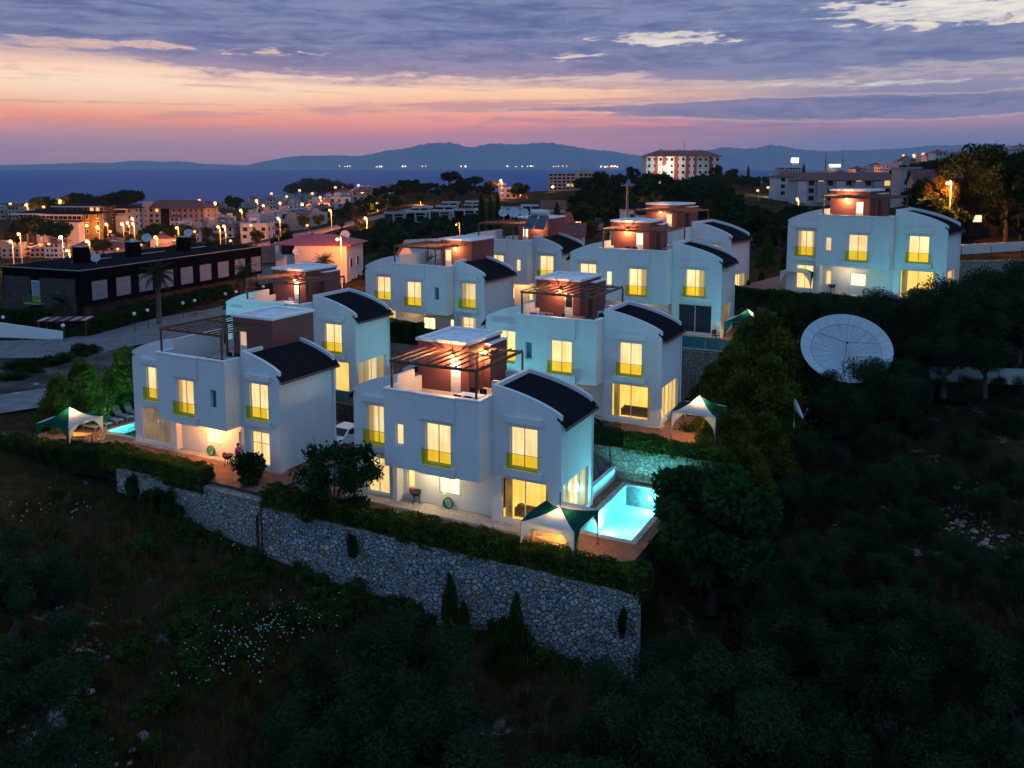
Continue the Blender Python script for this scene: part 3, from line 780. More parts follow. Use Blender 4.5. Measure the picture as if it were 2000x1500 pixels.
# ------------------------------------------------------------------ level terraces, pools, walls
def slab(name, n, rects, z, th, m):
    """paved terrace made of rectangles in the villa's own axes"""
    b = MB()
    for x0, x1, y0, y1 in rects:
        b.box(x0, x1, y0, y1, -th, 0); b.k[-6:] = [1, 0, 1, 1, 1, 1]
    o = b.build(name, [m, 'brownstone'], None, loc(n, 0, 0, z-LOC[n][0].z), LOC[n][1]); o['kind'] = 'structure'; return o
def around(x0, x1, y0, y1, p):
    a, c, d, e = p
    return [r for r in ((x0, a, y0, y1), (c, x1, y0, y1), (a, c, y0, d), (a, c, e, y1)) if r[1]-r[0] > .01 and r[3]-r[2] > .01]
POOLS = {'B1': (14.95, 18.05, 1.25, 9.2), 'A1': (-4.2, -.55, .75, 7.5), 'A2': (16.2, 19.6, 1.5, 8.5), 'B2': (.5, 6.5, -4.9, -2.6), 'B3': (12.6, 16.2, -5.0, -2.2), 'B4': (4.5, 14.0, -4.6, -2.0)}
def pool(n, pw, lamps, z):
    x0, x1, y0, y1 = POOLS[n]; dz = z-LOC[n][0].z
    t = thing('swimming_pool', {'B1': 'large lit swimming pool with a ladder beside the front villa', 'A1': 'small lit pool behind the tent left of the leftmost villa', 'A2': 'lit pool in the gap behind the two front villas', 'B2': 'lit pool in front of the teal washed villa',
              'B3': 'lit pool with a green glass edge below the third villa', 'B4': 'lit pool along the front of the villa standing apart on the right'}[n], 'pool', loc(n, 0, 0, dz), LOC[n][1], 'lit swimming pools')
    b = MB(); d = -1.35
    b.face([(x0, y0, d), (x1, y0, d), (x1, y1, d), (x0, y1, d)])
    for p, q in (((x0, y0), (x0, y1)), ((x0, y1), (x1, y1)), ((x1, y1), (x1, y0)), ((x1, y0), (x0, y0))):
        b.face([(*p, d), (*q, d), (*q, 0), (*p, 0)])
    bs = b.build('basin', 'basin', t)
    b = MB(); b.face([(x0, y0, -.12), (x1, y0, -.12), (x1, y1, -.12), (x0, y1, -.12)]); b.build('water', 'water', t)
    b = MB(); e = .38
    for r in around(x0-e, x1+e, y0-e, y1+e, POOLS[n]): b.box(*r, 0.002, .05)
    b.build('coping', 'coping', t)
    for lx, ly, dx, dy in lamps:
        def lens():
            q = MB(); q.ball((0, 0, 0), .12, 10, sq=(1, 1, 1)); return q.mesh('pool_lamp', 'bulbpool')
        l = link('pool_lamp', cached('poollens', lens), bs, (lx, ly, -.6)); lamp(l, (dx*.45, dy*.45, .05), pw, CYAN, .15)
    return t
e = .38
grow = lambda n: tuple(a+b for a, b in zip(POOLS[n], (-.0, .0, -.0, .0)))
slab('patio', 'B1', around(-3.2, 19.0, -3.6, 9.75, POOLS['B1']), 1.2, 3.2, 'patio')
slab('patio', 'A1', around(-8.4, 16.0, -3.2, 12.6, POOLS['A1']), 1.48, 3.2, 'patio')
slab('driveway', 'A1', [(16.0, 18.2, -2.6, 14)], 1.25, 1.5, 'drive')
slab('patio', 'A2', around(-2.2, 22.5, -1.8, 13.5, POOLS['A2']), 2.95, 3, 'patio')
slab('patio', 'B2', around(-1.4, 17.6, -5.5, 10, POOLS['B2']), 3.36, 2.6, 'patio')
slab('patio', 'A3', [(-2, 17.5, -2, 11.5)], 4.85, 3, 'patio')
slab('patio', 'B3', around(-2, 17.2, -5.3, 10, POOLS['B3']), 7.0, 3.4, 'patio')
slab('patio', 'B4', around(-4.8, 16.5, -5.8, 11, POOLS['B4']), 9.85, 3.4, 'patio')
slab('patio', 'B5', [(-3, 16, -3.5, 9.5)], 8.0, 3, 'patio')
slab('patio', 'A4', [(-2, 17.5, -2, 11.5)], 6.45, 3, 'patio')
b = MB(); b.box(-.4, 14.6, -.95, .44, .002, .15); b.build('step', 'coping', None, loc('B1', 0, 0, -.15), LOC['B1'][1])['kind'] = 'structure'
for n, rs in (('A1', [(-.2, 14.4, -.25, .44)]), ('B4', [(-.3, 14.6, -.7, .44)]), ('B2', [(-.2, 14.5, -.5, .44)]), ('B3', [(-.2, 14.5, -.5, .44)])):
    b = MB()
    for r in rs: b.box(*r, .002, .12)
    b.build('step', 'coping', None, loc(n, 0, 0, {'A1': -.12, 'B4': -.13, 'B2': -.13, 'B3': -.13}[n]), LOC[n][1])['kind'] = 'structure'
pool('B1', 85, [(16.6, 9.12, 0, -1), (15.03, 4.4, 1, 0), (17.97, 5.5, -1, 0)], 1.2)
pool('A1', 330, [(-2.4, 7.42, 0, -1), (-2.4, .83, 0, 1)], 1.48)
pool('A2', 55, [(16.28, 4, 1, 0), (16.28, 7, 1, 0)], 2.95)
pool('B2', 120, [(2, -2.68, 0, -1), (5, -2.68, 0, -1)], 3.36)
pool('B3', 70, [(14.5, -4.92, 0, 1)], 7.0)
pool('B4', 42, [(12.4, -4.52, 0, 1), (9.5, -4.52, 0, 1)], 9.85)

def wallthing(name, label, pts, th, ztop, zbot, m, cat='wall', cap=None, group=None, capm='palestone'):
    """wall along points; ztop / zbot per point; its local x runs along the first length"""
    p0 = Vector((*pts[0], 0)); d = Vector((pts[-1][0]-pts[0][0], pts[-1][1]-pts[0][1], 0)); ang = math.atan2(d.y, d.x)
    o = thing(name, label, cat, p0, ang, group); inv = Matrix.Rotation(-ang, 3, 'Z')
    L = [inv @ (Vector((*p, 0))-p0) for p in pts]; b = MB()
    for i in range(len(L)-1):
        a, c = L[i], L[i+1]; n = Vector((-(c-a).y, (c-a).x, 0)).normalized()*th
        seg = max(1, int((c-a).length/1.2))
        for q in range(seg):
            u, v = q/seg, (q+1)/seg
            A, B = a+(c-a)*u, a+(c-a)*v
            zt0 = ztop[i]+(ztop[i+1]-ztop[i])*u; zt1 = ztop[i]+(ztop[i+1]-ztop[i])*v; zb0 = zbot[i]+(zbot[i+1]-zbot[i])*u; zb1 = zbot[i]+(zbot[i+1]-zbot[i])*v
            P_ = lambda p, z: (p.x, p.y, z)
            b.face([P_(A, zb0), P_(B, zb1), P_(B, zt1), P_(A, zt0)]); b.face([P_(B+n, zb1), P_(A+n, zb0), P_(A+n, zt0), P_(B+n, zt1)])
            b.face([P_(A, zt0), P_(B, zt1), P_(B+n, zt1), P_(A+n, zt0)])
            if i == 0 and q == 0: b.face([P_(A+n, zb0), P_(A, zb0), P_(A, zt0), P_(A+n, zt0)])
            if i == len(L)-2 and q == seg-1: b.face([P_(B, zb1), P_(B+n, zb1), P_(B+n, zt1), P_(B, zt1)])
    b.build('masonry', m, o)
    if cap:
        b = MB()
        for i in range(len(L)-1):
            a, c = L[i], L[i+1]; dd = (c-a).normalized(); n = Vector((-dd.y, dd.x, 0))
            seg = max(1, int((c-a).length/.9)); 
            for q in range(seg):
                A = a+(c-a)*(q+.02)/seg; B = a+(c-a)*(q+.98)/seg
                z0 = ztop[i]+(ztop[i+1]-ztop[i])*q/seg; z1 = ztop[i]+(ztop[i+1]-ztop[i])*(q+1)/seg
                hz = cap+random.uniform(-.015, .015)
                ps = [A-n*.06, B-n*.06, B+n*(th+.06), A+n*(th+.06)]; zz = [z0, z1, z1, z0]
                lo = [(p.x, p.y, z+.002) for p, z in zip(ps, zz)]; hi = [(p.x, p.y, z+hz) for p, z in zip(ps, zz)]
                b.face(hi)
                for k in range(4): b.face([lo[k], lo[(k+1) % 4], hi[(k+1) % 4], hi[k]])
        b.build('coping', capm, o)
    return o
wl = [(-27.24, 57.5), (-21.5, 55.0), (-15.7, 51.75)]
wallthing('retaining_wall', 'upper length of rubble stone wall below the leftmost villa', wl, .5, [1.2, 1.18, 1.15], [-3, -3.5, -5], 'rubbletan', cap=.1, group='rubble retaining walls')
wl2 = [(-15.45, 51.35), (-10.6, 48.9), (-3.95, 45.6), (1.5, 42.75), (6.2, 40.4)]
wallthing('retaining_wall', 'long rubble stone wall below the front villa with its pool', wl2, .5, [.95, .92, .9, .9, .88], [-6, -7, -7, -7, -7], 'rubble', cap=.1, group='rubble retaining walls')
b = MB(); b.tube([(0, 0, -4.6), (0, 0, .55)], .09, 8); b.tube([(0, .02, .55), (0, .3, .62)], .09, 8)
dpp = b.build('drain_pipe', 'brown', None, (-15.72, 51.2, 0), R(-26)); tag(dpp, 'dark brown drain pipe standing at the step of the rubble wall', 'pipe')
L2 = lambda n, x, y: tuple(loc(n, x, y))[:2]
wallthing('retaining_wall', 'green lit stone wall rising behind the large pool', [L2('B1', 13.6, 9.85), L2('B1', 21.2, 9.85)], .4, [3.35, 3.35], [.4, .4], 'palestone', cap=.08)
wallthing('retaining_wall', 'stone wall behind the front villa holding the terrace above', [L2('B1', -3.5, 9.9), L2('B1', 13.5, 9.9)], .4, [3.3, 3.3], [.4, .4], 'palestone', cap=.08)
wallthing('retaining_wall', 'brown stone wall to the right behind the central villa', [L2('B2', -1.5, 10.2), L2('B2', 15.8, 10.2)], .4, [6.85, 6.85], [2.6, 2.6], 'palestone', cap=.08)
wallthing('retaining_wall', 'brown stone wall under the middle villa of the left row', [L2('A3', -3, -3.2), L2('A3', 19, -3.2)], .4, [4.75, 4.75], [1.5, 1.5], 'palestone', cap=.08)
wallthing('retaining_wall', 'stone wall in the gap behind the parked car', [L2('A1', 11.5, 12.9), L2('A1', 21, 12.9)], .4, [2.9, 2.9], [.5, .5], 'palestone', cap=.08)
b = MB(); b.box(13.75, 13.95, 5.2, 9.8, 0, .85); b.box(13.7, 14.0, 5.2, 9.8, .85, .9)
lw = b.build('low_wall', 'trim', None, loc('B1', 0, 0, -.14), LOC['B1'][1]); tag(lw, 'low white wall with scratches along the poolside of the front villa', 'wall')
for n, x0, x1, y, z, lab in (('B3', 12.4, 16.4, -5.28, 7.05, 'green glass screen along the third villa\'s pool edge'), ('A2', 13.2, 20.5, -1.6, 2.95, 'green glass screen above the parked car between the front villas')):
    t = thing('glass_screen', lab, 'screen', loc(n, 0, 0, z-LOC[n][0].z), LOC[n][1]); k = int((x1-x0)/1.5)
    for i in range(k):
        a = x0+(x1-x0)*i/k; c = x0+(x1-x0)*(i+1)/k
        b = MB(); b.box(a+.04, c-.04, y-.008, y+.008, .05, 1.0); b.build('pane', 'tealglass', t); b = MB(); b.box(a-.02, a+.02, y-.02, y+.02, 0, 1.03); b.build('post', 'steel', t)
# ------------------------------------------------------------------ tents, furniture and small things on the terraces
def tent(label, p, rz, w, d, h, cols=('canvas', 'green', 'canvas', 'green'), power=45, lampz=None, rise=1.0):
    """four-legged canopy; cols for the sides y-, x+, y+, x-"""
    t = thing('garden_tent', label, 'tent', p, rz, 'green and white garden tents')
    c = [(-w/2, -d/2), (w/2, -d/2), (w/2, d/2), (-w/2, d/2)]; zp = h+rise
    for i in range(4):
        a, b_ = c[i], c[(i+1) % 4]; m = MB(); NS, NTT = 10, 9
        P_ = lambda s, q: ((a[0]+(b_[0]-a[0])*s)*q, (a[1]+(b_[1]-a[1])*s)*q, h+(zp-h)*(1-q)**1.75-.16*math.sin(math.pi*s)*q*q*-.6)
        for j in range(NTT):
            for s in range(NS):
                q0, q1 = j/NTT, (j+1)/NTT; s0, s1 = s/NS, (s+1)/NS
                m.face([P_(s0, q1), P_(s1, q1), P_(s1, q0), P_(s0, q0)], 0, True)
        ex = Vector((b_[0]-a[0], b_[1]-a[1], 0)).normalized(); L = math.hypot(b_[0]-a[0], b_[1]-a[1])
        for s in range(NS):                                          # valance
            s0, s1 = s/NS, (s+1)/NS; A, B = P_(s0, 1), P_(s1, 1)
            m.face([(A[0], A[1], A[2]-.14), (B[0], B[1], B[2]-.14), B, A])
        for side in (0, 1):                                          # swept leg of cloth at each corner
            o = Vector((*(a if side == 0 else b_), 0)); u = ex if side == 0 else -ex; pr = None
            for j in range(9):
                q = j/8; z = h-.1-(h-.35)*q; wd = .8*(1-q)**2.7+.05
                cur = (o+Vector((0, 0, z)), o+u*wd+Vector((0, 0, z)))
                if pr: m.face([cur[0], cur[1], pr[1], pr[0]] if side == 0 else [cur[1], cur[0], pr[0], pr[1]])
                pr = cur
        m.build('canopy', cols[i], t)
    for x, y in c:
        m = MB(); m.tube([(x*.985, y*.985, 0), (x*.985, y*.985, h)], .03, 6); m.box(x*.985-.09, x*.985+.09, y*.985-.09, y*.985+.09, 0, .03); m.build('post', 'dark', t)
    m = MB(); m.tube([(0, 0, zp-.05), (0, 0, zp+.75)], .03, 6); m.ball((0, 0, zp+.77), .05, 6); m.build('mast', 'dark', t)
    m = MB(); z = lampz or zp-.28; m.ball((0, 0, z), .12, 10); m.tube([(0, 0, z+.1), (0, 0, zp)], .01, 4)
    l = m.build('hanging_lamp', 'bulb', t); lamp(l, (0, 0, z-.16), power, WARM, .12)
    return t
bx, by = 14.95, -1.6
tent('green and white tent beside the large pool in front of the front villa', loc('B1', bx, by, -.15), LOC['B1'][1], 3.15, 3.4, 1.95, power=60, rise=.5)
L_, R_ = onz(70, 827, 3.38), onz(201, 813, 3.38); c_ = (L_+R_)/2; v_ = R_-L_; w_ = v_.length/math.sqrt(2)
tent('green and white tent at the left end by the small pool', (c_.x, c_.y, 1.48), math.atan2(v_.y, v_.x)+R(45), w_, w_, 1.9, ('canvas', 'green', 'canvas', 'green'), 75)
f_ = onz(1309.5, 858, 3.36)
def from_foot(n, f, w, d, sx): r = LOC[n][1]; return f+Vector((math.cos(r)*sx*w/2-math.sin(r)*d/2, math.sin(r)*sx*w/2+math.cos(r)*d/2, 0))
tent('white and green tent right of the central villa behind foliage', from_foot('B2', f_, 3.1, 3.1, 1), LOC['B2'][1], 3.1, 3.1, 1.95, power=90)
tent('green fronted tent right of the third villa with its lamp showing', from_foot('B3', onz(1413, 672, 7.0), 3.1, 3.1, 1), LOC['B3'][1], 3.1, 3.1, 1.95, ('green', 'canvas')*2, 60)
tent('tent at the left end of the villa standing apart', from_foot('B4', onz(1583, 573, 9.85), 3.1, 3.1, -1), LOC['B4'][1], 3.1, 3.1, 1.95, ('canvas', 'green')*2, 60)

def table(label, p, rz, m, leg='dark', w=1.5, d=.85, h=.74, group='terrace tables'):
    t = thing('table', label, 'table', p, rz, group)
    b = MB(); b.box(-w/2, w/2, -d/2, d/2, h-.04, h); b.build('table_top', m, t)
    for x in (-1, 1):
        for y in (-1, 1): b = MB(); b.box(x*(w/2-.08)-.03, x*(w/2-.08)+.03, y*(d/2-.08)-.03, y*(d/2-.08)+.03, 0, h-.041); b.build('leg', leg, t)
    return t
def chair(label, p, rz, m='dark', leg='dark', group='black terrace chairs'):
    t = thing('chair', label, 'chair', p, rz, group)
    b = MB(); b.box(-.24, .24, -.24, .24, .42, .46); b.build('seat', m, t)
    b = MB(); b.box(-.24, .24, .2, .24, .5, .92); b.build('backrest', m, t)
    for x in (-1, 1):
        b = MB(); b.bar((x*.22, -.21, 0), (x*.22, -.21, .63), .03); b.build('leg', leg, t); b = MB(); b.bar((x*.22, .22, 0), (x*.22, .22, .92), .03); b.build('leg', leg, t)
        b = MB(); b.box(x*.23-.025, x*.23+.025, -.22, .2, .63, .66); b.build('armrest', leg, t)
    return t
def set_(n, x, y, z, tm, cm, tl, cl, rot=0, chairs=((-.35, -.7, 180), (.35, -.7, 180), (-.35, .7, 0), (.35, .7, 0)), cg='black terrace chairs'):
    r = LOC[n][1]+R(rot)
    table(tl, loc(n, x, y, z), r, tm, 'dark' if tm != 'wood' else 'wood')
    k = []
    for cx, cy, a in chairs:
        px, py = math.cos(R(rot))*cx-math.sin(R(rot))*cy, math.sin(R(rot))*cx+math.cos(R(rot))*cy
        k.append(chair(cl, loc(n, x+px, y+py, z), r+R(a), cm, cm, cg))
    return k
set_('B1', 8.3, .35, TF, 'trim', 'dark', 'white dining table on the front villa\'s roof terrace', 'black chair at the white table on the front villa\'s roof terrace')
set_('A1', 9.1, .2, TF, 'grey', 'dark', 'dark table on the leftmost villa\'s unlit roof terrace', 'dark chair on the leftmost villa\'s unlit roof terrace')
set_('B3', 5.4, .9, TF, 'wood', 'dark', 'table on the third villa\'s roof terrace', 'dark chair on the third villa\'s roof terrace')
set_('A2', 6.6, .5, TF, 'trim', 'trim', 'white table on the roof terrace behind the leftmost villa', 'white chair on the roof terrace behind the leftmost villa', cg='white terrace chairs')
set_('B2', 7.3, .6, TF, 'wood', 'dark', 'small table on the pink towel terrace', 'dark chair by the lit door of the pink towel terrace', chairs=((-.7, .0, 90), (.8, .1, -90)))
set_('B1', 14.8, -1.9, -.15, 'wood', 'wood', 'wooden table under the tent by the large pool', 'wooden chair under the tent by the large pool', cg='wooden garden chairs', chairs=((-.4, -.75, 180), (.4, -.75, 180), (-1.05, .0, 90), (1.05, 0, -90)))
c_a1 = Vector((c_.x, c_.y, 1.48))
table('wooden table under the leftmost tent', c_a1+Vector((.6, .2, 0)), R(-10), 'wood', 'wood')
for dx, dy, a in ((-.3, -.7, 170), (.5, -.75, 190), (1.6, -.2, -80), (1.2, .9, 10), (-.6, .4, 80)): chair('wooden chair under the leftmost tent', c_a1+Vector((.6+dx, .2+dy, 0)), R(a), 'wood', 'wood', 'wooden garden chairs')
chair('dark armchair by the corner of the third villa', onz(1398, 665, 7.0), LOC['B3'][1]+R(60), group='dark armchairs')
def lounger(label, p, rz, m='grey'):
    t = thing('sun_lounger', label, 'sun lounger', p, rz, 'sun loungers by the small pool')
    b = MB(); b.box(-.62, .95, -.3, .3, .28, .32); b.build('bed', m, t)
    b = MB(); b.bar((-.62, -.28, .32), (-1.1, -.28, .95), .04); b.bar((-.62, .28, .32), (-1.1, .28, .95), .04)
    b.face([(-.62, -.27, .33), (-.62, .27, .33), (-1.1, .27, .96), (-1.1, -.27, .96)]); b.build('backrest', m, t)
    for x in (-.5, .85):
        for y in (-.26, .26): b = MB(); b.box(x-.025, x+.025, y-.025, y+.025, 0, .279); b.build('leg', m, t)
    return t
for i in range(6): lounger('grey sun lounger in the row beyond the small pool left of the leftmost villa', loc('A1', -5.9-.05*i, .5+1.05*i, -.12), LOC['A1'][1]+R(4-2*i))
for k in (0, 1): lounger('dark folding lounger on the terrace below the central villa\'s patio window', loc('B2', 10.2+k*.9, -2.0, -.13), LOC['B2'][1]+R(60), 'dark')
def ringhose(label, p, rz):
    b = MB()
    for k in range(5):
        r = .3+.03*math.sin(k*2); n = 22
        b.tube([(math.cos(6.283*j/n)*r, -.05-.035*k+.1*(.5+.5*math.sin(6.283*j/n))*.3, .34+math.sin(6.283*j/n)*r*1.05) for j in range(n+1)], .028, 5, cap=False)
    b.tube([(.2, -.1, .05), (.5, -.15, .03), (.7, -.3, .03)], .02, 5)
    o = b.build('garden_hose', 'hose', None, p, rz); tag(o, label, 'hose', 'coiled garden hoses')
ringhose('coiled green hose against the front villa under its block', loc('B1', 6.75, .38, 0), LOC['B1'][1])
ringhose('coiled green hose against the leftmost villa', loc('A1', 7.5, .36, -.0), LOC['A1'][1])
ringhose('coiled green hose against the villa standing apart', loc('B4', 7.6, .36, -.0), LOC['B4'][1])
def bbq(label, p, rz, red=True):
    t = thing('barbecue', label, 'barbecue', p, rz, 'kettle barbecues')
    b = MB(); b.lathe([(.02, .5), (.2, .53), (.33, .66), (.37, .8), (.33, .8), (.0, .72)], (0, 0, 0), 14); b.build('bowl', 'dark', t)
    for a in (20, 140, 260): b = MB(); b.bar((.28*math.cos(R(a)), .28*math.sin(R(a)), 0), (.2*math.cos(R(a)), .2*math.sin(R(a)), .56), .03); b.build('leg', 'dark', t)
    if red: b = MB(); b.box(-.42, -.26, -.1, .12, .74, .9); b.build('handle', 'redplastic', t)
bbq('black kettle barbecue beside the front villa\'s small ground window', loc('B1', 4.55, .05, 0), LOC['B1'][1])
bbq('black barbecue near the person in pink', loc('A1', 9.95, -.55, -.12), LOC['A1'][1])
bbq('black barbecue beside the villa standing apart', loc('B4', 4.5, .0, 0), LOC['B4'][1], False)
for n, x, y in (('B1', 4.1, -1.6), ('A1', -.3, -2.3)):
    b = MB(); b.box(-.32, .32, -.26, .26, 0, .03); o = b.build('drain_cover', 'trim', None, loc(n, x, y, {'B1': -.146, 'A1': -.116}[n]), LOC[n][1]); tag(o, 'pale square cover lying on the paving of the ' + {'B1': 'front villa', 'A1': 'leftmost villa'}[n], 'drain cover')
# ladder of the pool
t = thing('pool_ladder', 'steel ladder on the right edge of the large pool', 'ladder', loc('B1', 18.05, 5.6, -.15), LOC['B1'][1])
for y in (-.25, .25):
    b = MB(); b.tube([(.42, y, 0), (.42, y, .55), (.36, y, .75), (.2, y, .84), (.02, y, .75), (-.08, y, .5), (-.08, y, -.9)], .024, 6); b.build('handrail', 'steel', t)
for z in (-.25, -.5, -.75): b = MB(); b.box(-.13, -.04, -.25, .25, z, z+.03); b.build('tread', 'steel', t)
# AC units
def acunit(label, p, rz):
    t = thing('air_conditioner', label, 'air conditioner', p, rz, 'outdoor air conditioner units')
    b = MB(); b.box(-.42, .42, -.16, .16, .1, .75); b.box(-.38, -.3, -.15, .15, 0, .1); b.box(.3, .38, -.15, .15, 0, .1); c = b.build('casing', 'acwhite', t)
    b = MB(); b.lathe([(.0, 0), (.24, 0), (.26, -.02), (.26, .0)], (0, 0, 0), 16); f = b.build('fan_grille', 'dark', c); f.location = (-.1, -.165, .42); f.rotation_euler = (R(90), 0, 0)
for n in ('B1', 'B2', 'B3', 'B4', 'B5'):
    w = {'B1': 'front villa', 'B2': 'central villa', 'B3': 'third villa of the right row', 'B4': 'villa standing apart', 'B5': 'rearmost villa'}[n]
    acunit('white air conditioner by the tower of the ' + w, loc(n, 8.3, 3.9, TF), LOC[n][1]); acunit('white air conditioner by the vault of the ' + w, loc(n, 9.3, 4.2, TF), LOC[n][1])
# drying rack with towels
t = thing('drying_rack', 'rack with pink and magenta towels on the central villa\'s terrace', 'drying rack', loc('B2', 4.9, -.2, TF), LOC['B2'][1])
b = MB()
for x in (-.8, .8): b.bar((x, -.3, 0), (x, .3, 1.0), .03); b.bar((x, .3, 0), (x, -.3, 1.0), .03)
for y in (-.28, 0, .28): b.bar((-.8, y, 1.0), (.8, y, 1.0), .02)
b.build('frame', 'trim', t)
for x0, x1, y, m in ((-.75, -.2, -.3, 'pink'), (-.1, .45, -.31, 'canvas'), (.5, .8, -.3, 'redplastic')):
    b = MB(); b.box(x0, x1, y-.02, y+.02, .35, 1.03); b.build('towel', m, t)
# satellite dishes
def dish(label, p, rz, r=.5, tilt=35, m='dishpaint', mast=.7, group='white satellite dishes', name='satellite_dish'):
    t = thing(name, label, 'satellite dish', p, rz, group)
    b = MB(); b.tube([(0, 0, 0), (0, 0, mast)], .035*max(1, r), 6); b.build('mast', 'steel', t)
    b = MB(); prof = [(.001, 0)]+[(r*i/7, .3*r*(i/7)**2) for i in range(1, 8)]; b.lathe(prof, (0, 0, 0), 28)
    b.lathe([(q, z-.02) for q, z in reversed(prof)], (0, 0, 0), 28)
    o = b.build('reflector', m, t); o.location = (0, -.08*max(1, r), mast); o.rotation_euler = (R(90-tilt), 0, 0)
    b = MB(); b.tube([(0, -r*.95, .26*r), (0, -r*.35, r*.95)], .018*max(1, r), 5); b.ball((0, -r*.33, r*.97), .06*max(1, r), 8); b.build('feed_arm', 'steel', o)
    return t
for i, (px, r) in enumerate(((984, .52), (1004, .62), (1024, .46))):
    p = at(px, 426, 92.6); dish(('leftmost', 'largest', 'rightmost')[i]+' of the three dishes on the rear tower', (p.x, p.y, LOC['A4'][0].z+9.7), R(-12+8*i), r, 30, mast=.75)
def heater(label, p, rz, s=1.0):
    t = thing('solar_water_heater', label, 'water heater', p, rz, 'solar water heaters'); 
    b = MB(); b.face([(-.95*s, -.9*s, .15), (-.03*s, -.9*s, .15), (-.03*s, .3*s, 1.2*s), (-.95*s, .3*s, 1.2*s)]); b.face([(.03*s, -.9*s, .15), (.95*s, -.9*s, .15), (.95*s, .3*s, 1.2*s), (.03*s, .3*s, 1.2*s)]); b.build('solar_panel', 'solar', t)
    b = MB(); b.tube([(-.8*s, .5*s, 1.45*s), (.8*s, .5*s, 1.45*s)], .28*s, 12); b.build('tank', 'acwhite', t)
    b = MB(); [b.bar((x*s, .5*s, 0), (x*s, .5*s, 1.2*s), .05) for x in (-.8, .8)]; b.build('stand', 'steel', t); return t
p = at(1050, 442, 92.5); heater('large water heater with blue panels right of the rear tower', (p.x, p.y, p.z-.4), R(-25), 1.25)
# the car in the driveway
def car(label, p, rz, paint='carpaint', group=None):
    t = thing('parked_car', label, 'car', p, rz, group)
    prof = [(-2.05, .35), (-2.1, .62), (-1.95, .86), (-1.15, .98), (-.55, 1.42), (.75, 1.46), (1.45, 1.05), (1.98, .98), (2.08, .7), (2.06, .35)]
    b = MB(); w = .84
    for s in (-1, 1):
        pts = [(x, s*(w-.12*max(0, (z-.95)/.5)), z) for x, z in prof]; b.face(pts if s < 0 else pts[::-1])
    for i in range(len(prof)-1):
        (x0, z0), (x1, z1) = prof[i], prof[i+1]; a = w-.12*max(0, (z0-.95)/.5); c = w-.12*max(0, (z1-.95)/.5)
        b.face([(x0, -a, z0), (x0, a, z0), (x1, c, z1), (x1, -c, z1)])
    b.face([(-2.05, -w, .35), (2.06, -w, .35), (2.06, w, .35), (-2.05, w, .35)]); b.build('body', paint, t)
    for q in ([(-1.1, -.7, 1.02), (-1.1, .7, 1.02), (-.57, .66, 1.4), (-.57, -.66, 1.4)], [(1.42, .7, 1.09), (1.42, -.7, 1.09), (.79, -.66, 1.43), (.79, .66, 1.43)]):
        d = Vector((-.35 if q[0][0] < 0 else .35, 0, .5)).normalized()*.012; b = MB(); b.face([Vector(v)+d for v in q]); b.build('windscreen', 'darkglass', t)
    for s in (-1, 1):
        b = MB(); qs = [(-.95, s*.85, 1.0), (1.25, s*.85, 1.05), (.7, s*.76, 1.4), (-.5, s*.76, 1.38)]; b.face(qs if s < 0 else qs[::-1]); b.build('side_window', 'darkglass', t)
        for x in (-1.3, 1.3):
            b = MB(); b.tube([(x, s*.62, .32), (x, s*.86, .32)], .32, 14); wv = b.build('wheel', 'dark', t); b = MB(); b.tube([(x, s*.85, .32), (x, s*.875, .32)], .2, 12); b.build('rim', 'steel', wv)
        b = MB(); b.ball((-2.0, s*.6, .72), .13, 8, sq=(.6, 1.3, .7)); b.build('headlight', 'acwhite', t)
        b = MB(); b.box(-.85, -.7, s*.86-.02, s*.86+s*.14+.02, 1.0, 1.12) if s > 0 else b.box(-.85, -.7, -1.02, -.84, 1.0, 1.12); b.build('wing_mirror', paint, t)
    return t
car('white car parked between the two front villas', onz(676, 868, 1.27), LOC['A1'][1]+R(90))
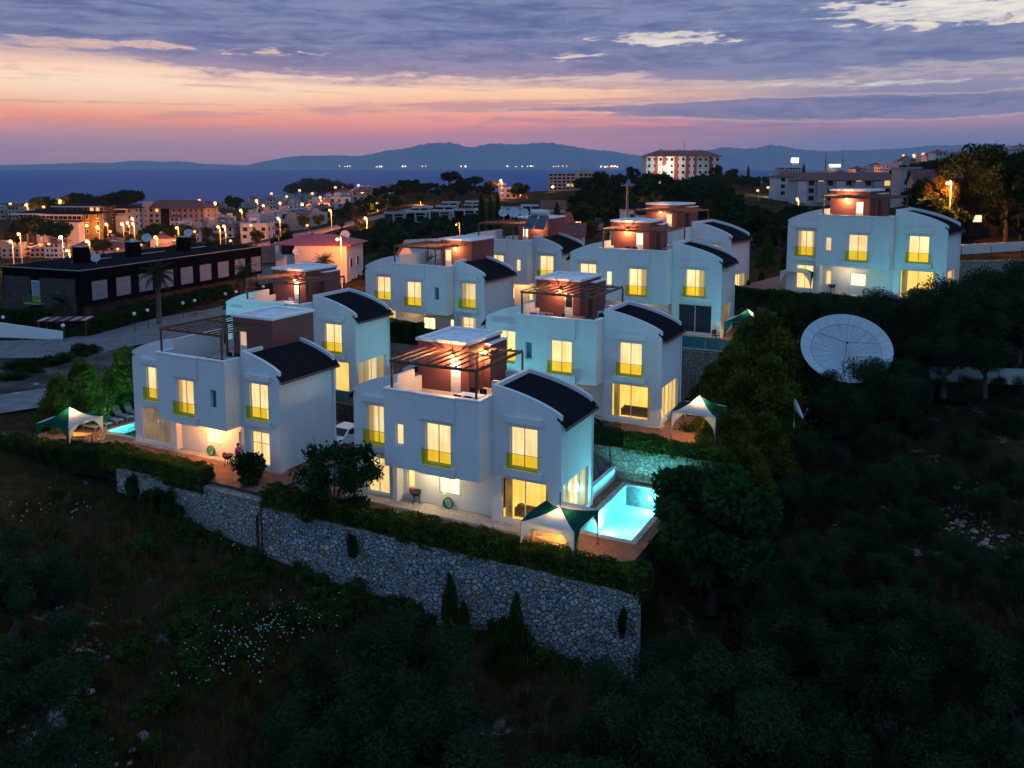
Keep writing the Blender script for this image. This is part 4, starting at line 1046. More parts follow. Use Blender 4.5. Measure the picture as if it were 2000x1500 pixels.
# the person in pink
def person(label, p, rz):
    me = bpy.data.meshes.new('person'); J = []; E_ = []; Rr = []
    def j(x, y, z, r, par=None): J.append((x, y, z)); Rr.append(r); i = len(J)-1; (E_.append((par, i)) if par is not None else 0); return i
    pel = j(0, 0, .9, .13); ch = j(0, -.02, 1.15, .125, pel); sh = j(0, -.01, 1.33, .12, ch); nk = j(0, -.01, 1.43, .055, sh); hd = j(0, -.03, 1.53, .085, nk); j(0, -.03, 1.62, .075, hd)
    for s, dy in ((-1, .0), (1, .08)):
        hp = j(s*.09, 0, .84, .085, pel); kn = j(s*.1, -.03+dy*.4, .47, .06, hp); an = j(s*.1, .02+dy, .09, .04, kn); j(s*.11, -.14+dy, .04, .035, an)
        so = j(s*.18, -.01, 1.33, .055, sh); el = j(s*.23, -.06, 1.08, .042, so); wr = j(s*.2, -.24, .98, .028, el); pm = j(s*.19, -.31, .97, .03, wr)
        for k in range(4): f = j(s*(.19+(k-1.5)*.02), -.36, .965, .009, pm); j(s*(.19+(k-1.5)*.021), -.39+abs(k-1.4)*.008, .945, .008, f)
        th = j(s*.155, -.32, .965, .01, pm); j(s*.135, -.35, .96, .008, th)
    me.from_pydata(J, E_, []); o = link('person', me, None, p, rz); tag(o, label, 'person')
    sk = o.modifiers.new('skin', 'SKIN'); me.materials.append(MAT['skin'])
    if me.skin_vertices:
        for i, v in enumerate(me.skin_vertices[0].data): v.radius = (Rr[i], Rr[i]*.85)
        me.skin_vertices[0].data[0].use_root = True
    sb = o.modifiers.new('sub', 'SUBSURF'); sb.levels = 2; sb.render_levels = 2
    b = MB(); b.lathe([(.2, .62), (.19, .8), (.165, 1.0), (.17, 1.2), (.16, 1.36), (.07, 1.42)], (0, -.01, 0), 14); b.build('dress', 'pink', o)
    b = MB(); b.ball((0, .0, 1.58), .115, 10, sq=(.9, .95, 1.05)); b.ball((0, .09, 1.5), .07, 8); h = b.build('hair', 'hair', o); h.location = (0, .02, 0)
    b = MB(); [b.ball((x, -.125, 1.575), .012, 6) for x in (-.03, .03)]; b.box(-.01, .01, -.145, -.11, 1.53, 1.56); b.box(-.025, .025, -.122, -.11, 1.495, 1.503); b.build('face', 'hair', o)
person('person in pink standing by the barbecue of the leftmost villa', loc('A1', 10.75, -.35, -.12), LOC['A1'][1]+R(60))
for n, lab in (('B1', 'front villa'), ('B2', 'central villa'), ('B4', 'villa standing apart')):
    t = thing('sofa', 'ochre sofa seen through the patio window of the ' + lab, 'sofa', loc(n, 12.3, .95, .15), LOC[n][1], 'sofas behind patio windows')
    b = MB(); b.box(-1.0, 1.0, -.4, .4, .12, .42); b.build('seat', 'sofa', t); b = MB(); b.box(-1.0, 1.0, -.42, -.22, .421, .85); b.build('backrest', 'sofa', t)
    for s in (-1, 1): b = MB(); b.box(s*1.1-.1, s*1.1+.1, -.42, .42, .1, .62); b.build('armrest', 'sofa', t)
# ------------------------------------------------------------------ vegetation
def quads(name, C, U, V, mats, extra=None, mi=None):
    """leaf quads from centres C and half axes U, V (numpy), joined with an optional MB of limbs (material 1)"""
    n = len(C); v = np.empty((n, 4, 3)); v[:, 0] = C-U-V; v[:, 1] = C+U-V*.4; v[:, 2] = C+U*.15+V; v[:, 3] = C-U*.8+V*.3
    v = v.reshape(-1, 3); ev = np.array(extra.v, float).reshape(-1, 3) if extra else np.zeros((0, 3))
    me = bpy.data.meshes.new(name); nf = n+(len(extra.f) if extra else 0)
    loops = [np.arange(n*4)]; starts = list(range(0, n*4, 4)); tot = n*4; sizes = [4]*n
    if extra:
        for f in extra.f: loops.append(np.array(f)+n*4); starts.append(tot); tot += len(f)
    me.vertices.add(n*4+len(ev)); me.vertices.foreach_set('co', np.vstack([v, ev]).ravel())
    me.loops.add(tot); me.loops.foreach_set('vertex_index', np.concatenate(loops).astype(np.int32))
    me.polygons.add(nf); me.polygons.foreach_set('loop_start', np.array(starts, np.int32))
    for m in mats: me.materials.append(MAT[m])
    k = np.zeros(nf, np.int32); k[n:] = 1
    if mi is not None: k[:n] = mi
    me.polygons.foreach_set('material_index', k); me.update(calc_edges=True); me.validate(); return me
def unit(n):
    v = rng.normal(size=(n, 3)); return v/np.linalg.norm(v, axis=1, keepdims=True)
def leaves(name, blobs, n, size, mats, flat=.6, up=0.0, aspect=.55, inner=.35, jitter=.18):
    """leaf quads scattered in shells of blobs (cx,cy,cz,rx,ry,rz)"""
    B = np.array(blobs, float); w = (B[:, 3]*B[:, 4]*B[:, 5])**.66; idx = rng.choice(len(B), n, p=w/w.sum())
    d = unit(n); r = 1-inner*rng.random(n)**1.6+rng.normal(size=n)*jitter*.5
    C = B[idx, :3]+d*B[idx, 3:]*r[:, None]
    a = unit(n)+d*.7
    if up: a[:, 2] += up
    U = a/np.linalg.norm(a, axis=1, keepdims=True); V = np.cross(U, unit(n)); V /= np.linalg.norm(V, axis=1, keepdims=True)+1e-9
    s = size*(.6+.8*rng.random(n))[:, None]
    return quads(name, C, U*s, V*s*aspect, mats)
def crownblobs(n, rx, ry, rz, cz, br, seed, top=1.0):
    rr = random.Random(seed); out = []
    for _ in range(n):
        while True:
            x, y, z = rr.uniform(-1, 1), rr.uniform(-1, 1), rr.uniform(-1, 1)
            if .25 < x*x+y*y+z*z < 1: break
        k = br*rr.uniform(.65, 1.3); out.append((x*rx*.8, y*ry*.8, cz+z*rz*.8, k, k, k*.85))
    return out
def trunk(h, r, seed, limbs=5, spread=1.5, top=None, base=-.8):
    rr = random.Random(seed); b = MB(); pts = [(0, 0, base)]
    for i in range(1, 4): pts.append((rr.uniform(-.12, .12)*i, rr.uniform(-.12, .12)*i, h*i/3))
    b.tube(pts, [r*1.25, r, r*.85, r*.65], 7)
    for i in range(limbs):
        a = 6.283*i/limbs+rr.uniform(-.4, .4); s = spread*rr.uniform(.7, 1.1); z = (top or h*1.7)*rr.uniform(.8, 1.05); o = Vector(pts[-1])*rr.uniform(.75, 1)
        b.tube([o, (o.x+math.cos(a)*s*.4, o.y+math.sin(a)*s*.4, o.z+(z-o.z)*.45), (o.x+math.cos(a)*s, o.y+math.sin(a)*s, z)], [r*.5, r*.3, r*.1], 5)
    return b
def proto(name, label, cat, crown, tr, bark='bark', crownname='crown'):
    t = thing(name, label, cat)
    if tr: tr.build('trunk', bark, t)
    link(crownname, crown, t); t['proto'] = 1
    return t
USED = set()
def place(o, p, rz=None, s=1.0, label=None, group=None, cat=None):
    rz = random.uniform(0, 6.28) if rz is None else rz
    if o.name not in USED:
        USED.add(o.name); o.location = p; o.rotation_euler = (0, 0, rz); o.scale = s if hasattr(s, '__len__') else (s, s, s)
        if label: o['label'] = label
        if group: o['group'] = group
        if 'proto' in o: del o['proto']
        return o
    c = dup(o, p, rz, label, s, None, group, cat)
    return c
OL = [proto('olive_tree', '', 'tree', leaves('crown', crownblobs(26, 2.3, 2.2, 1.5, 2.9, .62, s), 17000, .06, ['olive'], inner=.75, aspect=.4), trunk(1.3, .2, s, 6, 1.7, 3.3)) for s in (1, 2, 3, 4)]
OLd = [proto('olive_tree', '', 'tree', leaves('crown', crownblobs(15, 2.4, 2.3, 1.5, 2.8, .8, s+10), 1500, .27, ['olive'], inner=.6), trunk(1.2, .2, s, 4, 1.5, 3)) for s in (1, 2, 3)]
def flame(n, seed, h, r, tips):
    rr = random.Random(seed); out = []
    for _ in range(tips):
        t = rr.random()**.8; a = rr.uniform(0, 6.283); rad = r*(1-t)**.75*rr.uniform(.55, 1.0)+.05
        out.append((math.cos(a)*rad, math.sin(a)*rad, .15+h*t*.93, .34+.2*(1-t), .34+.2*(1-t), .75))
    return out
TH = [proto('conifer_tree', '', 'tree', leaves('crown', flame(60, s, 5.0, 1.75, 75), 11000, .13, ['thuja'], up=1.4, aspect=.35, inner=.8), trunk(2, .14, s, 0)) for s in (1, 2)]
TD = [proto('conifer_tree', '', 'tree', leaves('crown', flame(60, s+5, 6.0, 1.9, 80), 11000, .13, ['darkthuja'], up=1.2, aspect=.35, inner=.8), trunk(2, .14, s, 0)) for s in (1, 2)]
FIG = proto('fig_tree', 'large dark fig tree covering the right end of the pool and stone wall', 'tree', leaves('crown', crownblobs(60, 3.3, 3.0, 3.6, 5.3, .8, 21), 15000, .17, ['fig'], inner=.7, aspect=.75, up=-.2), trunk(2.6, .3, 21, 8, 2.6, 6.5))
BR = [proto('broadleaf_tree', '', 'tree', leaves('crown', crownblobs(18, 2.0, 2.0, 1.7, 4.0, .75, s+30), 1700, .25, ['broad'], inner=.6), trunk(2.0, .16, s, 5, 1.2, 4)) for s in (1, 2)]
PI = [proto('pine_tree', '', 'tree', leaves('crown', crownblobs(24, 3.2, 3.2, 1.25, 5.8, .95, s+40), 2600, .3, ['pine'], inner=.6), trunk(4.6, .26, s, 6, 2.2, 5.8)) for s in (1, 2)]
PBL = [proto('pine_tree', '', 'tree', leaves('crown', crownblobs(40, 4.2, 4.0, 4.6, 7.0, .95, 57), 8000, .17, ['litpine'], inner=.75), trunk(5, .35, 4, 9, 3, 9))]
PB = [proto('pine_tree', '', 'tree', leaves('crown', crownblobs(46, 4.2, 4.0, 4.6, 8.0, 1.15, s+50), 9000, .2, ['pine'], inner=.75), trunk(5, .35, s, 9, 3, 9)) for s in (1,)]
CY = [proto('cypress_tree', '', 'tree', leaves('crown', [(0, 0, .6+.32*i, .8*(1-(i/24)**2)**.5*(.55+.45*min(1, i/5))+.08, .8*(1-(i/24)**2)**.5*(.55+.45*min(1, i/5))+.08, .6) for i in range(24)], 2200, .2, ['darkthuja'], up=1.5, inner=.6), trunk(2, .12, 3, 0))]
def palm(seed, h, n=26, L=1.7):
    rr = random.Random(seed); C = []; U = []; V = []
    for i in range(n):
        a = rr.uniform(0, 6.283); e = rr.uniform(-.7, 1.25); d = Vector((math.cos(a)*math.cos(e), math.sin(a)*math.cos(e), math.sin(e))); p = Vector((0, 0, h)); st = L/9
        for j in range(9):
            p = p+d*st; d = (d+Vector((0, 0, -.13))).normalized()
            side = d.cross(Vector((0, 0, 1))).normalized(); w = .36*math.sin(math.pi*min(1, (j+1.2)/9.5))*L/1.7
            for s in (-1, 1):
                C.append(p+side*s*w*.5); U.append(side*s*w*.55+d*.14-Vector((0, 0, .06))); V.append(d*.045*L)
    b = MB(); b.tube([(0, 0, -.5), (.05, 0, h*.5), (0, 0, h)], [.24, .19, .2], 9)
    f = lambda q: np.array([tuple(x) for x in q])
    return proto('palm_tree', '', 'tree', quads('fronds', f(C), f(U), f(V), ['palm']), b, 'palmbark', 'fronds')
PALM = [palm(s, h, 40) for s, h in ((1, 4.6), (2, 3.4))]
BU = [proto('shrub', '', 'shrub', leaves('foliage', crownblobs(14, .85, .85, .7, .65, .4, s+60), 2600, .085, ['hedge'], inner=.7), None, crownname='foliage') for s in (1, 2)]
BD = [proto('shrub', '', 'shrub', leaves('foliage', crownblobs(14, .95, .95, .8, .7, .42, s+70), 2600, .09, ['darkhedge'], inner=.7), None, crownname='foliage') for s in (1, 2)]
def hedge(label, p0, p1, w, h, mat='hedge', n=None, size=.075, group='clipped hedges', z0=None):
    p0, p1 = Vector(p0), Vector(p1); d = p1-p0; L = math.hypot(d.x, d.y); dz = d.z; n = n or int(L*(w+2*h)*220)
    t = rng.random(n)*L; side = rng.random(n)*(w+2*h); bu = np.sin(t*1.3)*.06+np.sin(t*3.7+1)*.05+np.sin(t*.45+2)*.07
    C = np.zeros((n, 3)); Nn = np.zeros((n, 3)); dep = rng.random(n)**2*.16-.05+rng.normal(size=n)*.035
    a = side < h; b_ = side > h+w; c = ~(a | b_); hh = h+bu
    C[a] = np.stack([t[a], -w/2+dep[a]-bu[a], side[a]*hh[a]/h], 1); C[b_] = np.stack([t[b_], w/2-dep[b_]+bu[b_], (side[b_]-h-w)*hh[b_]/h], 1); C[c] = np.stack([t[c], (side[c]-h-w/2), hh[c]-dep[c]], 1)
    lump = np.sin(C[:, 0]*5.1+C[:, 2]*3)*np.sin(C[:, 1]*6+C[:, 2]*4.3+C[:, 0])*.05; C[:, 2] += lump; C[:, 1] += lump
    C[:, 2] += C[:, 0]/L*dz
    U = unit(n); V = np.cross(U, unit(n)); V /= np.linalg.norm(V, axis=1, keepdims=True)+1e-9; s = size*(.6+.9*rng.random(n))[:, None]
    core = MB(); core.box(0, L, -w/2+.14, w/2-.14, -.3, h-.14) if abs(dz) < .05 else core.bar((0, 0, h/2-.2), (L, 0, h/2-.2+dz), w-.3, h)
    o = thing('hedge', label, 'hedge', p0, math.atan2(d.y, d.x), group)
    link('foliage', quads('foliage', C, U*s, V*s*.6, [mat]), o); core.build('stems', 'darkhedge', o); return o
l3 = lambda n, x, y, z=0: loc(n, x, y, z)
hedge('long clipped hedge between the front villa\'s paving and the stone wall', l3('B1', -4.2, -3.42, -.45), l3('B1', 20.6, -3.42, -.45), 1.2, 1.15)
hedge('clipped hedge in front of the leftmost villa above the stone wall', l3('A1', 1.2, -3.4, -.5), l3('A1', 11.0, -3.3, -.45), 1.25, 1.3)
hedge('dark hedge running left from the leftmost villa to the tent', l3('A1', -9.0, -4.2, -1.6), l3('A1', 1.4, -3.75, -.9), 1.5, 1.7, 'darkhedge')
hedge('bright green hedge above the green lit stone wall', l3('B2', 13.6, -5.3, -.25), l3('B2', 20.5, -5.2, -.25), 1.0, 1.0)
hedge('darker hedge left of the bright one beside the front villa', l3('B2', 8.8, -5.0, -.3), l3('B2', 13.5, -5.1, -.25), 1.1, 1.15, 'darkhedge')
hedge('dark hedge before the middle villa of the left row', l3('A3', 3.2, -2.6, -.1), l3('A3', 8.6, -2.4, -.1), 1.4, 2.0, 'darkhedge')
hedge('low lit hedge right of the dark one before the middle villa', l3('A3', 8.7, -2.5, -.1), l3('A3', 13, -2.3, -.1), 1.2, 1.3)
hedge('hedge in front of the pool of the villa standing apart', l3('B4', -4.6, -5.9, -.6), l3('B4', 12.4, -5.5, -.6), 1.2, 1.15, 'darkhedge')
hedge('dark hedge along the back of the sun loungers', l3('A1', -8.0, -.8, -.3), l3('A1', -7.4, 8.5, -.3), 1.2, 1.5, 'darkhedge')
place(FIG, (11.1, 45.5, -3.4), .4, (1.22, 1.15, 1.12))
def put(protos, px, row, Y, s=1.0, label=None, group=None, sink=.0, z=None, h=None, i=None):
    """stand a tree at distance Y under that column; its top reaches the row when h (proto height) is given"""
    p = at(px, row, Y); g = ground_z(p.x, p.y) if z is None else z
    if h: s = max(.25, (p.z-g)/h)
    o = protos[i if i is not None else random.randrange(len(protos))]
    return place(o, (p.x, p.y, g-sink), None, s if hasattr(s, '__len__') else s*1.0, label, group)
# conifers beside the leftmost villa
for px, row, Y, w in ((112, 722, 66.5, 1.25), (160, 692, 68, 1.35), (216, 712, 70.5, 1.2), (244, 668, 73, 1.5)):
    p = at(px, row, Y); s = (p.z-1.0)/5.6; place(TH[px % 2], (p.x, p.y, .9), None, (s*w, s*w, s), 'yellow green bushy conifer left of the leftmost villa', 'conifers left of the leftmost villa')
# tall conifers right of the right row
for px, row, Y, z, w in ((1530, 590, 74, 3.4, 1.5), (1496, 600, 70, 3.0, 1.6), (1570, 650, 69, 3, 1.3), (1505, 690, 64, 1.5, 1.7), (1452, 722, 62, 1.2, 1.7), (1440, 800, 57, .5, 1.5), (1415, 672, 72, 4.2, 1.5), (1378, 748, 65, 2.5, 1.3), (1470, 640, 71, 3.2, 1.5), (1545, 780, 62, 1.5, 1.4), (1400, 790, 57.5, .8, 1.4), (1372, 850, 54, 0, 1.4), (1500, 800, 58, .5, 1.6), (1470, 870, 55, 0, 1.6), (1420, 880, 53, -.5, 1.5), (1352, 905, 51.5, -.3, 1.1), (1392, 706, 67, 3.4, 1.5), (1438, 664, 68, 3.2, 1.7), (1472, 618, 69.5, 3.2, 1.7), (1520, 640, 68, 3, 1.8), (1375, 790, 60, 1.5, 1.2)):
    p = at(px, row, Y); s = (p.z-z)/5.5; place(TH[px % 2] if px not in (1530, 1492) else TD[1], (p.x, p.y, z), None, (s*w, s*w, s), 'dense upright conifer in the cluster right of the right villa row', 'conifers right of the right villa row')
for px, row, Y, z, w in ((1488, 530, 92, 7.5, 1.0), (1462, 545, 88, 7.2, .8), (1450, 585, 84, 6.8, .7), (1540, 470, 104, 9, 1.0), (1500, 455, 110, 9, 1)):
    p = at(px, row, Y); s = (p.z-z)/6.5; place(TD[px % 2], (p.x, p.y, z), None, (s*w, s*w, s), 'dark conifer between the right row and the villa standing apart', 'dark conifers behind the right row')
# shrubs in front of the stone wall and on the terrace edge
for px, row, Y, z, w, lab in ((878, 1112, 44.2, -3.6, .42, 'tall dark bush climbing the stone wall, left of two'), (905, 1170, 43.6, -3.8, .5, 'lower dark bush beside the tall one at the stone wall'), (1008, 1150, 42.0, -4.3, .38, 'thin dark bush standing against the stone wall, right of two'), (985, 1200, 41.8, -4.4, .8, 'broad dark bush at the foot of the stone wall')):
    p = at(px, row, Y); s = (p.z-z)/6.5; place(TD[px % 2], (p.x, p.y, z), None, (s*w*1.4, s*w*1.4, s), lab, 'dark bushes against the stone wall')
for px, row, Y, s, lab in ((490, 905, 54.6, 1.25, 'round dark bush beside the person in pink'), (300, 968, 56, .9, 'dark shrub hanging over the upper stone wall'), (340, 1000, 54.5, .8, 'dark shrub at the foot of the upper stone wall'), (690, 1078, 47, .35, 'small plant growing from the stone wall'), (1340, 800, 64, 1.2, 'leafy dark shrub beside the central villa\'s tent'), (1352, 850, 60, 1.4, 'dark shrub below the central villa\'s tent'), (1165, 870, 62, .8, 'dark shrub between front villa and stone wall'), (1225, 850, 62.5, .7, 'dark shrub above the green lit wall'), (1330, 705, 78, .9, 'dark shrub before the third villa\'s pool')):
    p = at(px, row, Y); place(BD[px % 2], (p.x, p.y, p.z-.9*s), None, s, lab, 'dark shrubs about the villas')
p = at(430, 960, 53.5)
# leafy tree in front of the gap between the two front villas
LO = proto('loquat_tree', 'open leafy tree in front of the gap between the two front villas', 'tree', leaves('crown', crownblobs(34, 3.0, 1.6, 1.9, 3.2, .5, 91), 5200, .13, ['fig'], inner=.9, aspect=.5, jitter=.5), trunk(1.0, .13, 93, 9, 2.2, 4.3))
place(LO, (-10.4, 50.0, .7), .0, 1.05)
place(BD[0], (-12.2, 50.0, .8), None, 1.3, 'dark shrub left under the open leafy tree', 'dark shrubs about the villas'); place(BD[1], (-9.4, 49.4, .8), None, 1.1, 'dark shrub right under the open leafy tree', 'dark shrubs about the villas')
# olive grove in the foreground and on the right slope
grove = [(60, 1180, 36), (20, 1060, 42), (100, 1090, 43), (40, 1330, 31), (690, 1210, 38.5), (800, 1230, 38), (700, 1330, 33.5), (840, 1350, 33), (620, 1300, 35), (900, 1420, 30), (760, 1440, 29), (480, 1420, 29.5), (560, 1400, 30), (360, 1460, 27),
         (1330, 1260, 37), (1420, 1310, 34.5), (1520, 1190, 41), (1260, 1330, 34), (1180, 1400, 31.5), (1300, 1440, 30), (1440, 1420, 30.5), (1540, 1330, 34.5), (1580, 1240, 38), (1660, 1140, 43), (1760, 1080, 46), (1800, 1180, 40), (1700, 1240, 38),
         (1980, 1080, 45), (1990, 1210, 38), (1900, 1330, 33),
         (1600, 850, 58), (1660, 800, 61), (1560, 930, 54), (1650, 930, 53.5), (1740, 900, 55), (1720, 830, 59), (1800, 800, 62), (1830, 900, 55), (1900, 840, 59), (1960, 800, 62), (1990, 900, 55), (1920, 940, 53), (1600, 1040, 48), (1690, 1010, 49.5), (1790, 980, 51),
         (1685, 712, 62.5), (1752, 706, 64), (1722, 735, 63), (1820, 720, 67), (1890, 740, 66), (1960, 730, 67), (2010, 760, 65), (1645, 762, 62), (1540, 1080, 46), (1480, 1120, 44), (1870, 1060, 47)]
for px, row, Y in grove:
    p = at(px, row, Y); g = ground_z(p.x, p.y); s = (p.z-g)/4.1; s = min(max(s, .75), 1.45)
    place(OL[(px+row) % 4], (p.x, p.y, p.z-4.1*s if p.z-4.1*s < g+.3 else g-.1), None, (s*1.08, s*1.08, s), 'grey green olive tree in the dark grove ' + ('at the lower right' if px > 1150 and row > 1000 else 'below the villa standing apart' if px > 1150 else 'in the foreground left of centre'), 'olive trees in the dark groves')
for px, row, Y, z in ((1570, 600, 75, 5), (1620, 590, 74, 5), (1675, 598, 72, 5), (1725, 585, 71, 5), (1775, 592, 70, 5), (1830, 566, 69.5, 5), (1885, 572, 68.5, 5), (1935, 596, 68, 5), (1985, 585, 67.5, 5), (1595, 645, 72, 4.5), (1800, 650, 67, 4.5), (1850, 655, 66, 4.8), (1930, 665, 65, 5), (1640, 620, 73, 4.5), (1905, 545, 72, 6), (1955, 550, 71, 6), (1995, 530, 72, 6.5), (1820, 610, 68, 5)):
    p = at(px, row, Y); s = min(max((p.z-z)/4.2, .7), 1.7); place(OL[px % 4], (p.x, p.y, p.z-4.2*s), None, s*1.1, 'dark olive tree on the slope around the big dish and the villa standing apart', 'olive trees around the big dish')
place(BR[0], at(1960, 545, 88)-Vector((0, 0, 4.5)), None, .8, 'yellow green tree right of the villa standing apart')
# grass, weeds and flowers in the foreground
def grassmat(n, seed, mats, hmin, hmax, region, dens=None, spread=.22):
    r = np.random.default_rng(seed); C = []; k = 0
    xs = r.uniform(region[0], region[1], n*3); ys = r.uniform(region[2], region[3], n*3)
    keep = []
    for x, y in zip(xs, ys):
        if abs(x/y) > .66: continue
        d = .5+.5*math.sin(x*.9+2*math.sin(y*.37))*math.sin(y*.8+1.5*math.sin(x*.23))
        if r.random() > d*1.2 or (y > 38.6-.5*(x-6) and x < 7.2 and y > 40.3-.495*(x-6.75)-.6): continue
        keep.append((x, y))
        if len(keep) >= n: break
    K = np.array(keep); z = np.array([ground_z(x, y) for x, y in K]); n = len(K)
    h = r.uniform(hmin, hmax, n); a = r.uniform(0, 6.283, n); lean = r.normal(size=(n, 2))*spread
    base = np.column_stack([K, z-.05]); tip = base+np.column_stack([lean*h[:, None], h]); w = np.column_stack([np.cos(a), np.sin(a), np.zeros(n)])*(.012+.018*r.random(n))[:, None]
    v = np.empty((n, 3, 3)); v[:, 0] = base-w; v[:, 1] = base+w; v[:, 2] = tip
    me = bpy.data.meshes.new('grass'); me.vertices.add(n*3); me.vertices.foreach_set('co', v.ravel()); me.loops.add(n*3); me.loops.foreach_set('vertex_index', np.arange(n*3, dtype=np.int32))
    me.polygons.add(n); me.polygons.foreach_set('loop_start', np.arange(0, n*3, 3, dtype=np.int32))
    for m in mats: me.materials.append(MAT[m])
    me.polygons.foreach_set('material_index', (r.random(n) > .72).astype(np.int32) if len(mats) > 1 else np.zeros(n, np.int32)); me.update(calc_edges=True); return me
stuff('dry_grass', grassmat(130000, 5, ['grass', 'weed'], .25, .9, (-32, 34, 24, 60)))
W_ = MB()
for cx, cy, sd, n in ((500, 1240, 62, 150), (440, 1290, 40, 40), (60, 990, 45, 22), (150, 1000, 14, 8), (590, 1230, 26, 10), (380, 1330, 30, 12), (460, 1075, 20, 6)):
    for _ in range(n):
        px, row = random.gauss(cx, sd), random.gauss(cy, sd*.55); p = onz(px, row, -5); 
        for _i in range(4): p = onz(px, row, ground_z(p.x, p.y)+.7)
        if p.y < 22 or p.y > 60: continue
        g = ground_z(p.x, p.y); r = random.uniform(.02, .055); z = g+random.uniform(.5, .95)
        W_.tube([(p.x, p.y, g), (p.x, p.y, z)], .006, 3, 1, cap=False); W_.lathe([(.001, .012), (r*.6, .015), (r, 0), (r*.5, -.03), (.004, -.06)], (p.x, p.y, z), 7, 0)
stuff('wildflowers', W_.mesh('wildflowers', ['petal', 'weed']))
for i, (px, row, s) in enumerate(((243, 1262, .45), (155, 1225, .35), (95, 1330, .3), (140, 1345, .35), (120, 1400, .4), (170, 1490, .5), (280, 1435, .3), (160, 1290, .28), (1740, 1395, .35), (1725, 1390, .3), (1600, 1470, .5), (1560, 1455, .45), (1650, 1480, .4), (1840, 1060, .5), (1880, 1080, .45), (1790, 1045, .4), (30, 770, .4), (70, 750, .3))):
    p = onz(px, row, -6)
    for _i in range(5): p = onz(px, row, ground_z(p.x, p.y)+.1)
    rr = random.Random(i); b = MB(); b.ball((0, 0, 0), s, 9, sq=(1.2, .9, .6)); b.v = [(x*(1+rr.uniform(-.16, .16)), y*(1+rr.uniform(-.16, .16)), z*(1+rr.uniform(-.16, .16))) for x, y, z in b.v]
    b.sm = [False]*len(b.sm); o = b.build('rock', 'limestone', None, (p.x, p.y, ground_z(p.x, p.y)+s*.1), rr.uniform(0, 3)); tag(o, 'pale limestone rock lying in the dark foreground grass' if row > 1000 and px < 900 else 'pale rock on the dark slope at the right' if px > 900 else 'pale rock on the gravel lot at the left', 'rock', 'pale rocks')
BASEW = []
for px, row, Y, s in ((262, 950, 56.9, .8), (330, 985, 55.2, .9), (690, 1062, 47.7, .55), (1215, 1215, 40.4, .6)):
    p = at(px, row, Y); place(BD[px % 2], (p.x, p.y-.2, p.z-1.0*s), None, (s*.8, s*.45, s*1.5), 'dark plant hanging on the face of the stone wall', 'wall plants')
for px in range(290, 1290, 26):
    row = np.interp(px, [268, 316, 403, 494, 537, 628, 686, 761, 952, 1061, 1140, 1269], [985, 1015, 1046, 1094, 1118, 1136, 1170, 1190, 1222, 1290, 1312, 1300])+random.uniform(-4, 14); p = onz(px, row, -3)
    for _i in range(4): p = onz(px, row, ground_z(p.x, p.y))
    s = random.uniform(.35, .9); BASEW.append((p, s))
Pb = MB()
for (c0, c1, n) in (((165, 1215), (150, 1330), 150), ((150, 1330), (60, 1490), 260), ((60, 1490), (230, 1500), 90), ((1830, 1040), (1960, 1110), 150), ((1640, 1080), (1760, 1060), 50), ((1560, 1390), (1760, 1400), 60)):
    for _ in range(n):
        t_ = random.random(); px = c0[0]+(c1[0]-c0[0])*t_+random.gauss(0, 22); row = c0[1]+(c1[1]-c0[1])*t_+random.gauss(0, 20); p = onz(px, row, -6)
        for _i in range(4): p = onz(px, row, ground_z(p.x, p.y))
        if p.y < 18 or p.y > 62: continue
        r = .05+.16*random.random()**3; k0 = len(Pb.v); Pb.ball((p.x, p.y, ground_z(p.x, p.y)+r*.1), r, 6, sq=(random.uniform(.8, 1.5), random.uniform(.8, 1.3), random.uniform(.4, .8)))
        Pb.sm[-24:] = [False]*24
stuff('pebbles', Pb.mesh('pebbles', 'limestone'))
BU_W = [proto('weed_clump', '', 'plant', leaves('foliage', crownblobs(9, .7, .7, .35, .3, .3, s+160), 1500, .075, ['weed'], inner=.9), None, crownname='foliage') for s in (1, 2)]
for p, s in BASEW: place(BU_W[random.randrange(2)], (p.x, p.y, ground_z(p.x, p.y)-.05), None, (s*1.2, s*1.2, s*1.7), 'low weed clump along the foot of the stone wall', 'weeds at the foot of the stone wall')
for _ in range(46):
    px, row = random.gauss(480, 130), random.gauss(1240, 75); p = onz(px, row, -5)
    for _i in range(4): p = onz(px, row, ground_z(p.x, p.y))
    if 22 < p.y < 60: place(BU_W[_ % 2], (p.x, p.y, ground_z(p.x, p.y)-.05), None, random.uniform(.6, 1.3), 'low green weed clump among the white wildflowers', 'weed clumps on the dark slope')
for _ in range(40):
    px, row = random.uniform(20, 700), random.uniform(960, 1480); p = onz(px, row, -5)
    for _i in range(4): p = onz(px, row, ground_z(p.x, p.y))
    if 22 < p.y < 54: place(BU_W[_ % 2], (p.x, p.y, ground_z(p.x, p.y)-.05), None, random.uniform(.6, 1.4), 'low weed clump in the dry grass of the dark slope', 'weed clumps on the dark slope')
place(BU[0], onz(465, 1320, ground_z(*onz(465, 1320, -6).xy)), None, .55, 'small yellow flowering shrub below the white wildflowers')['category'] = 'shrub'
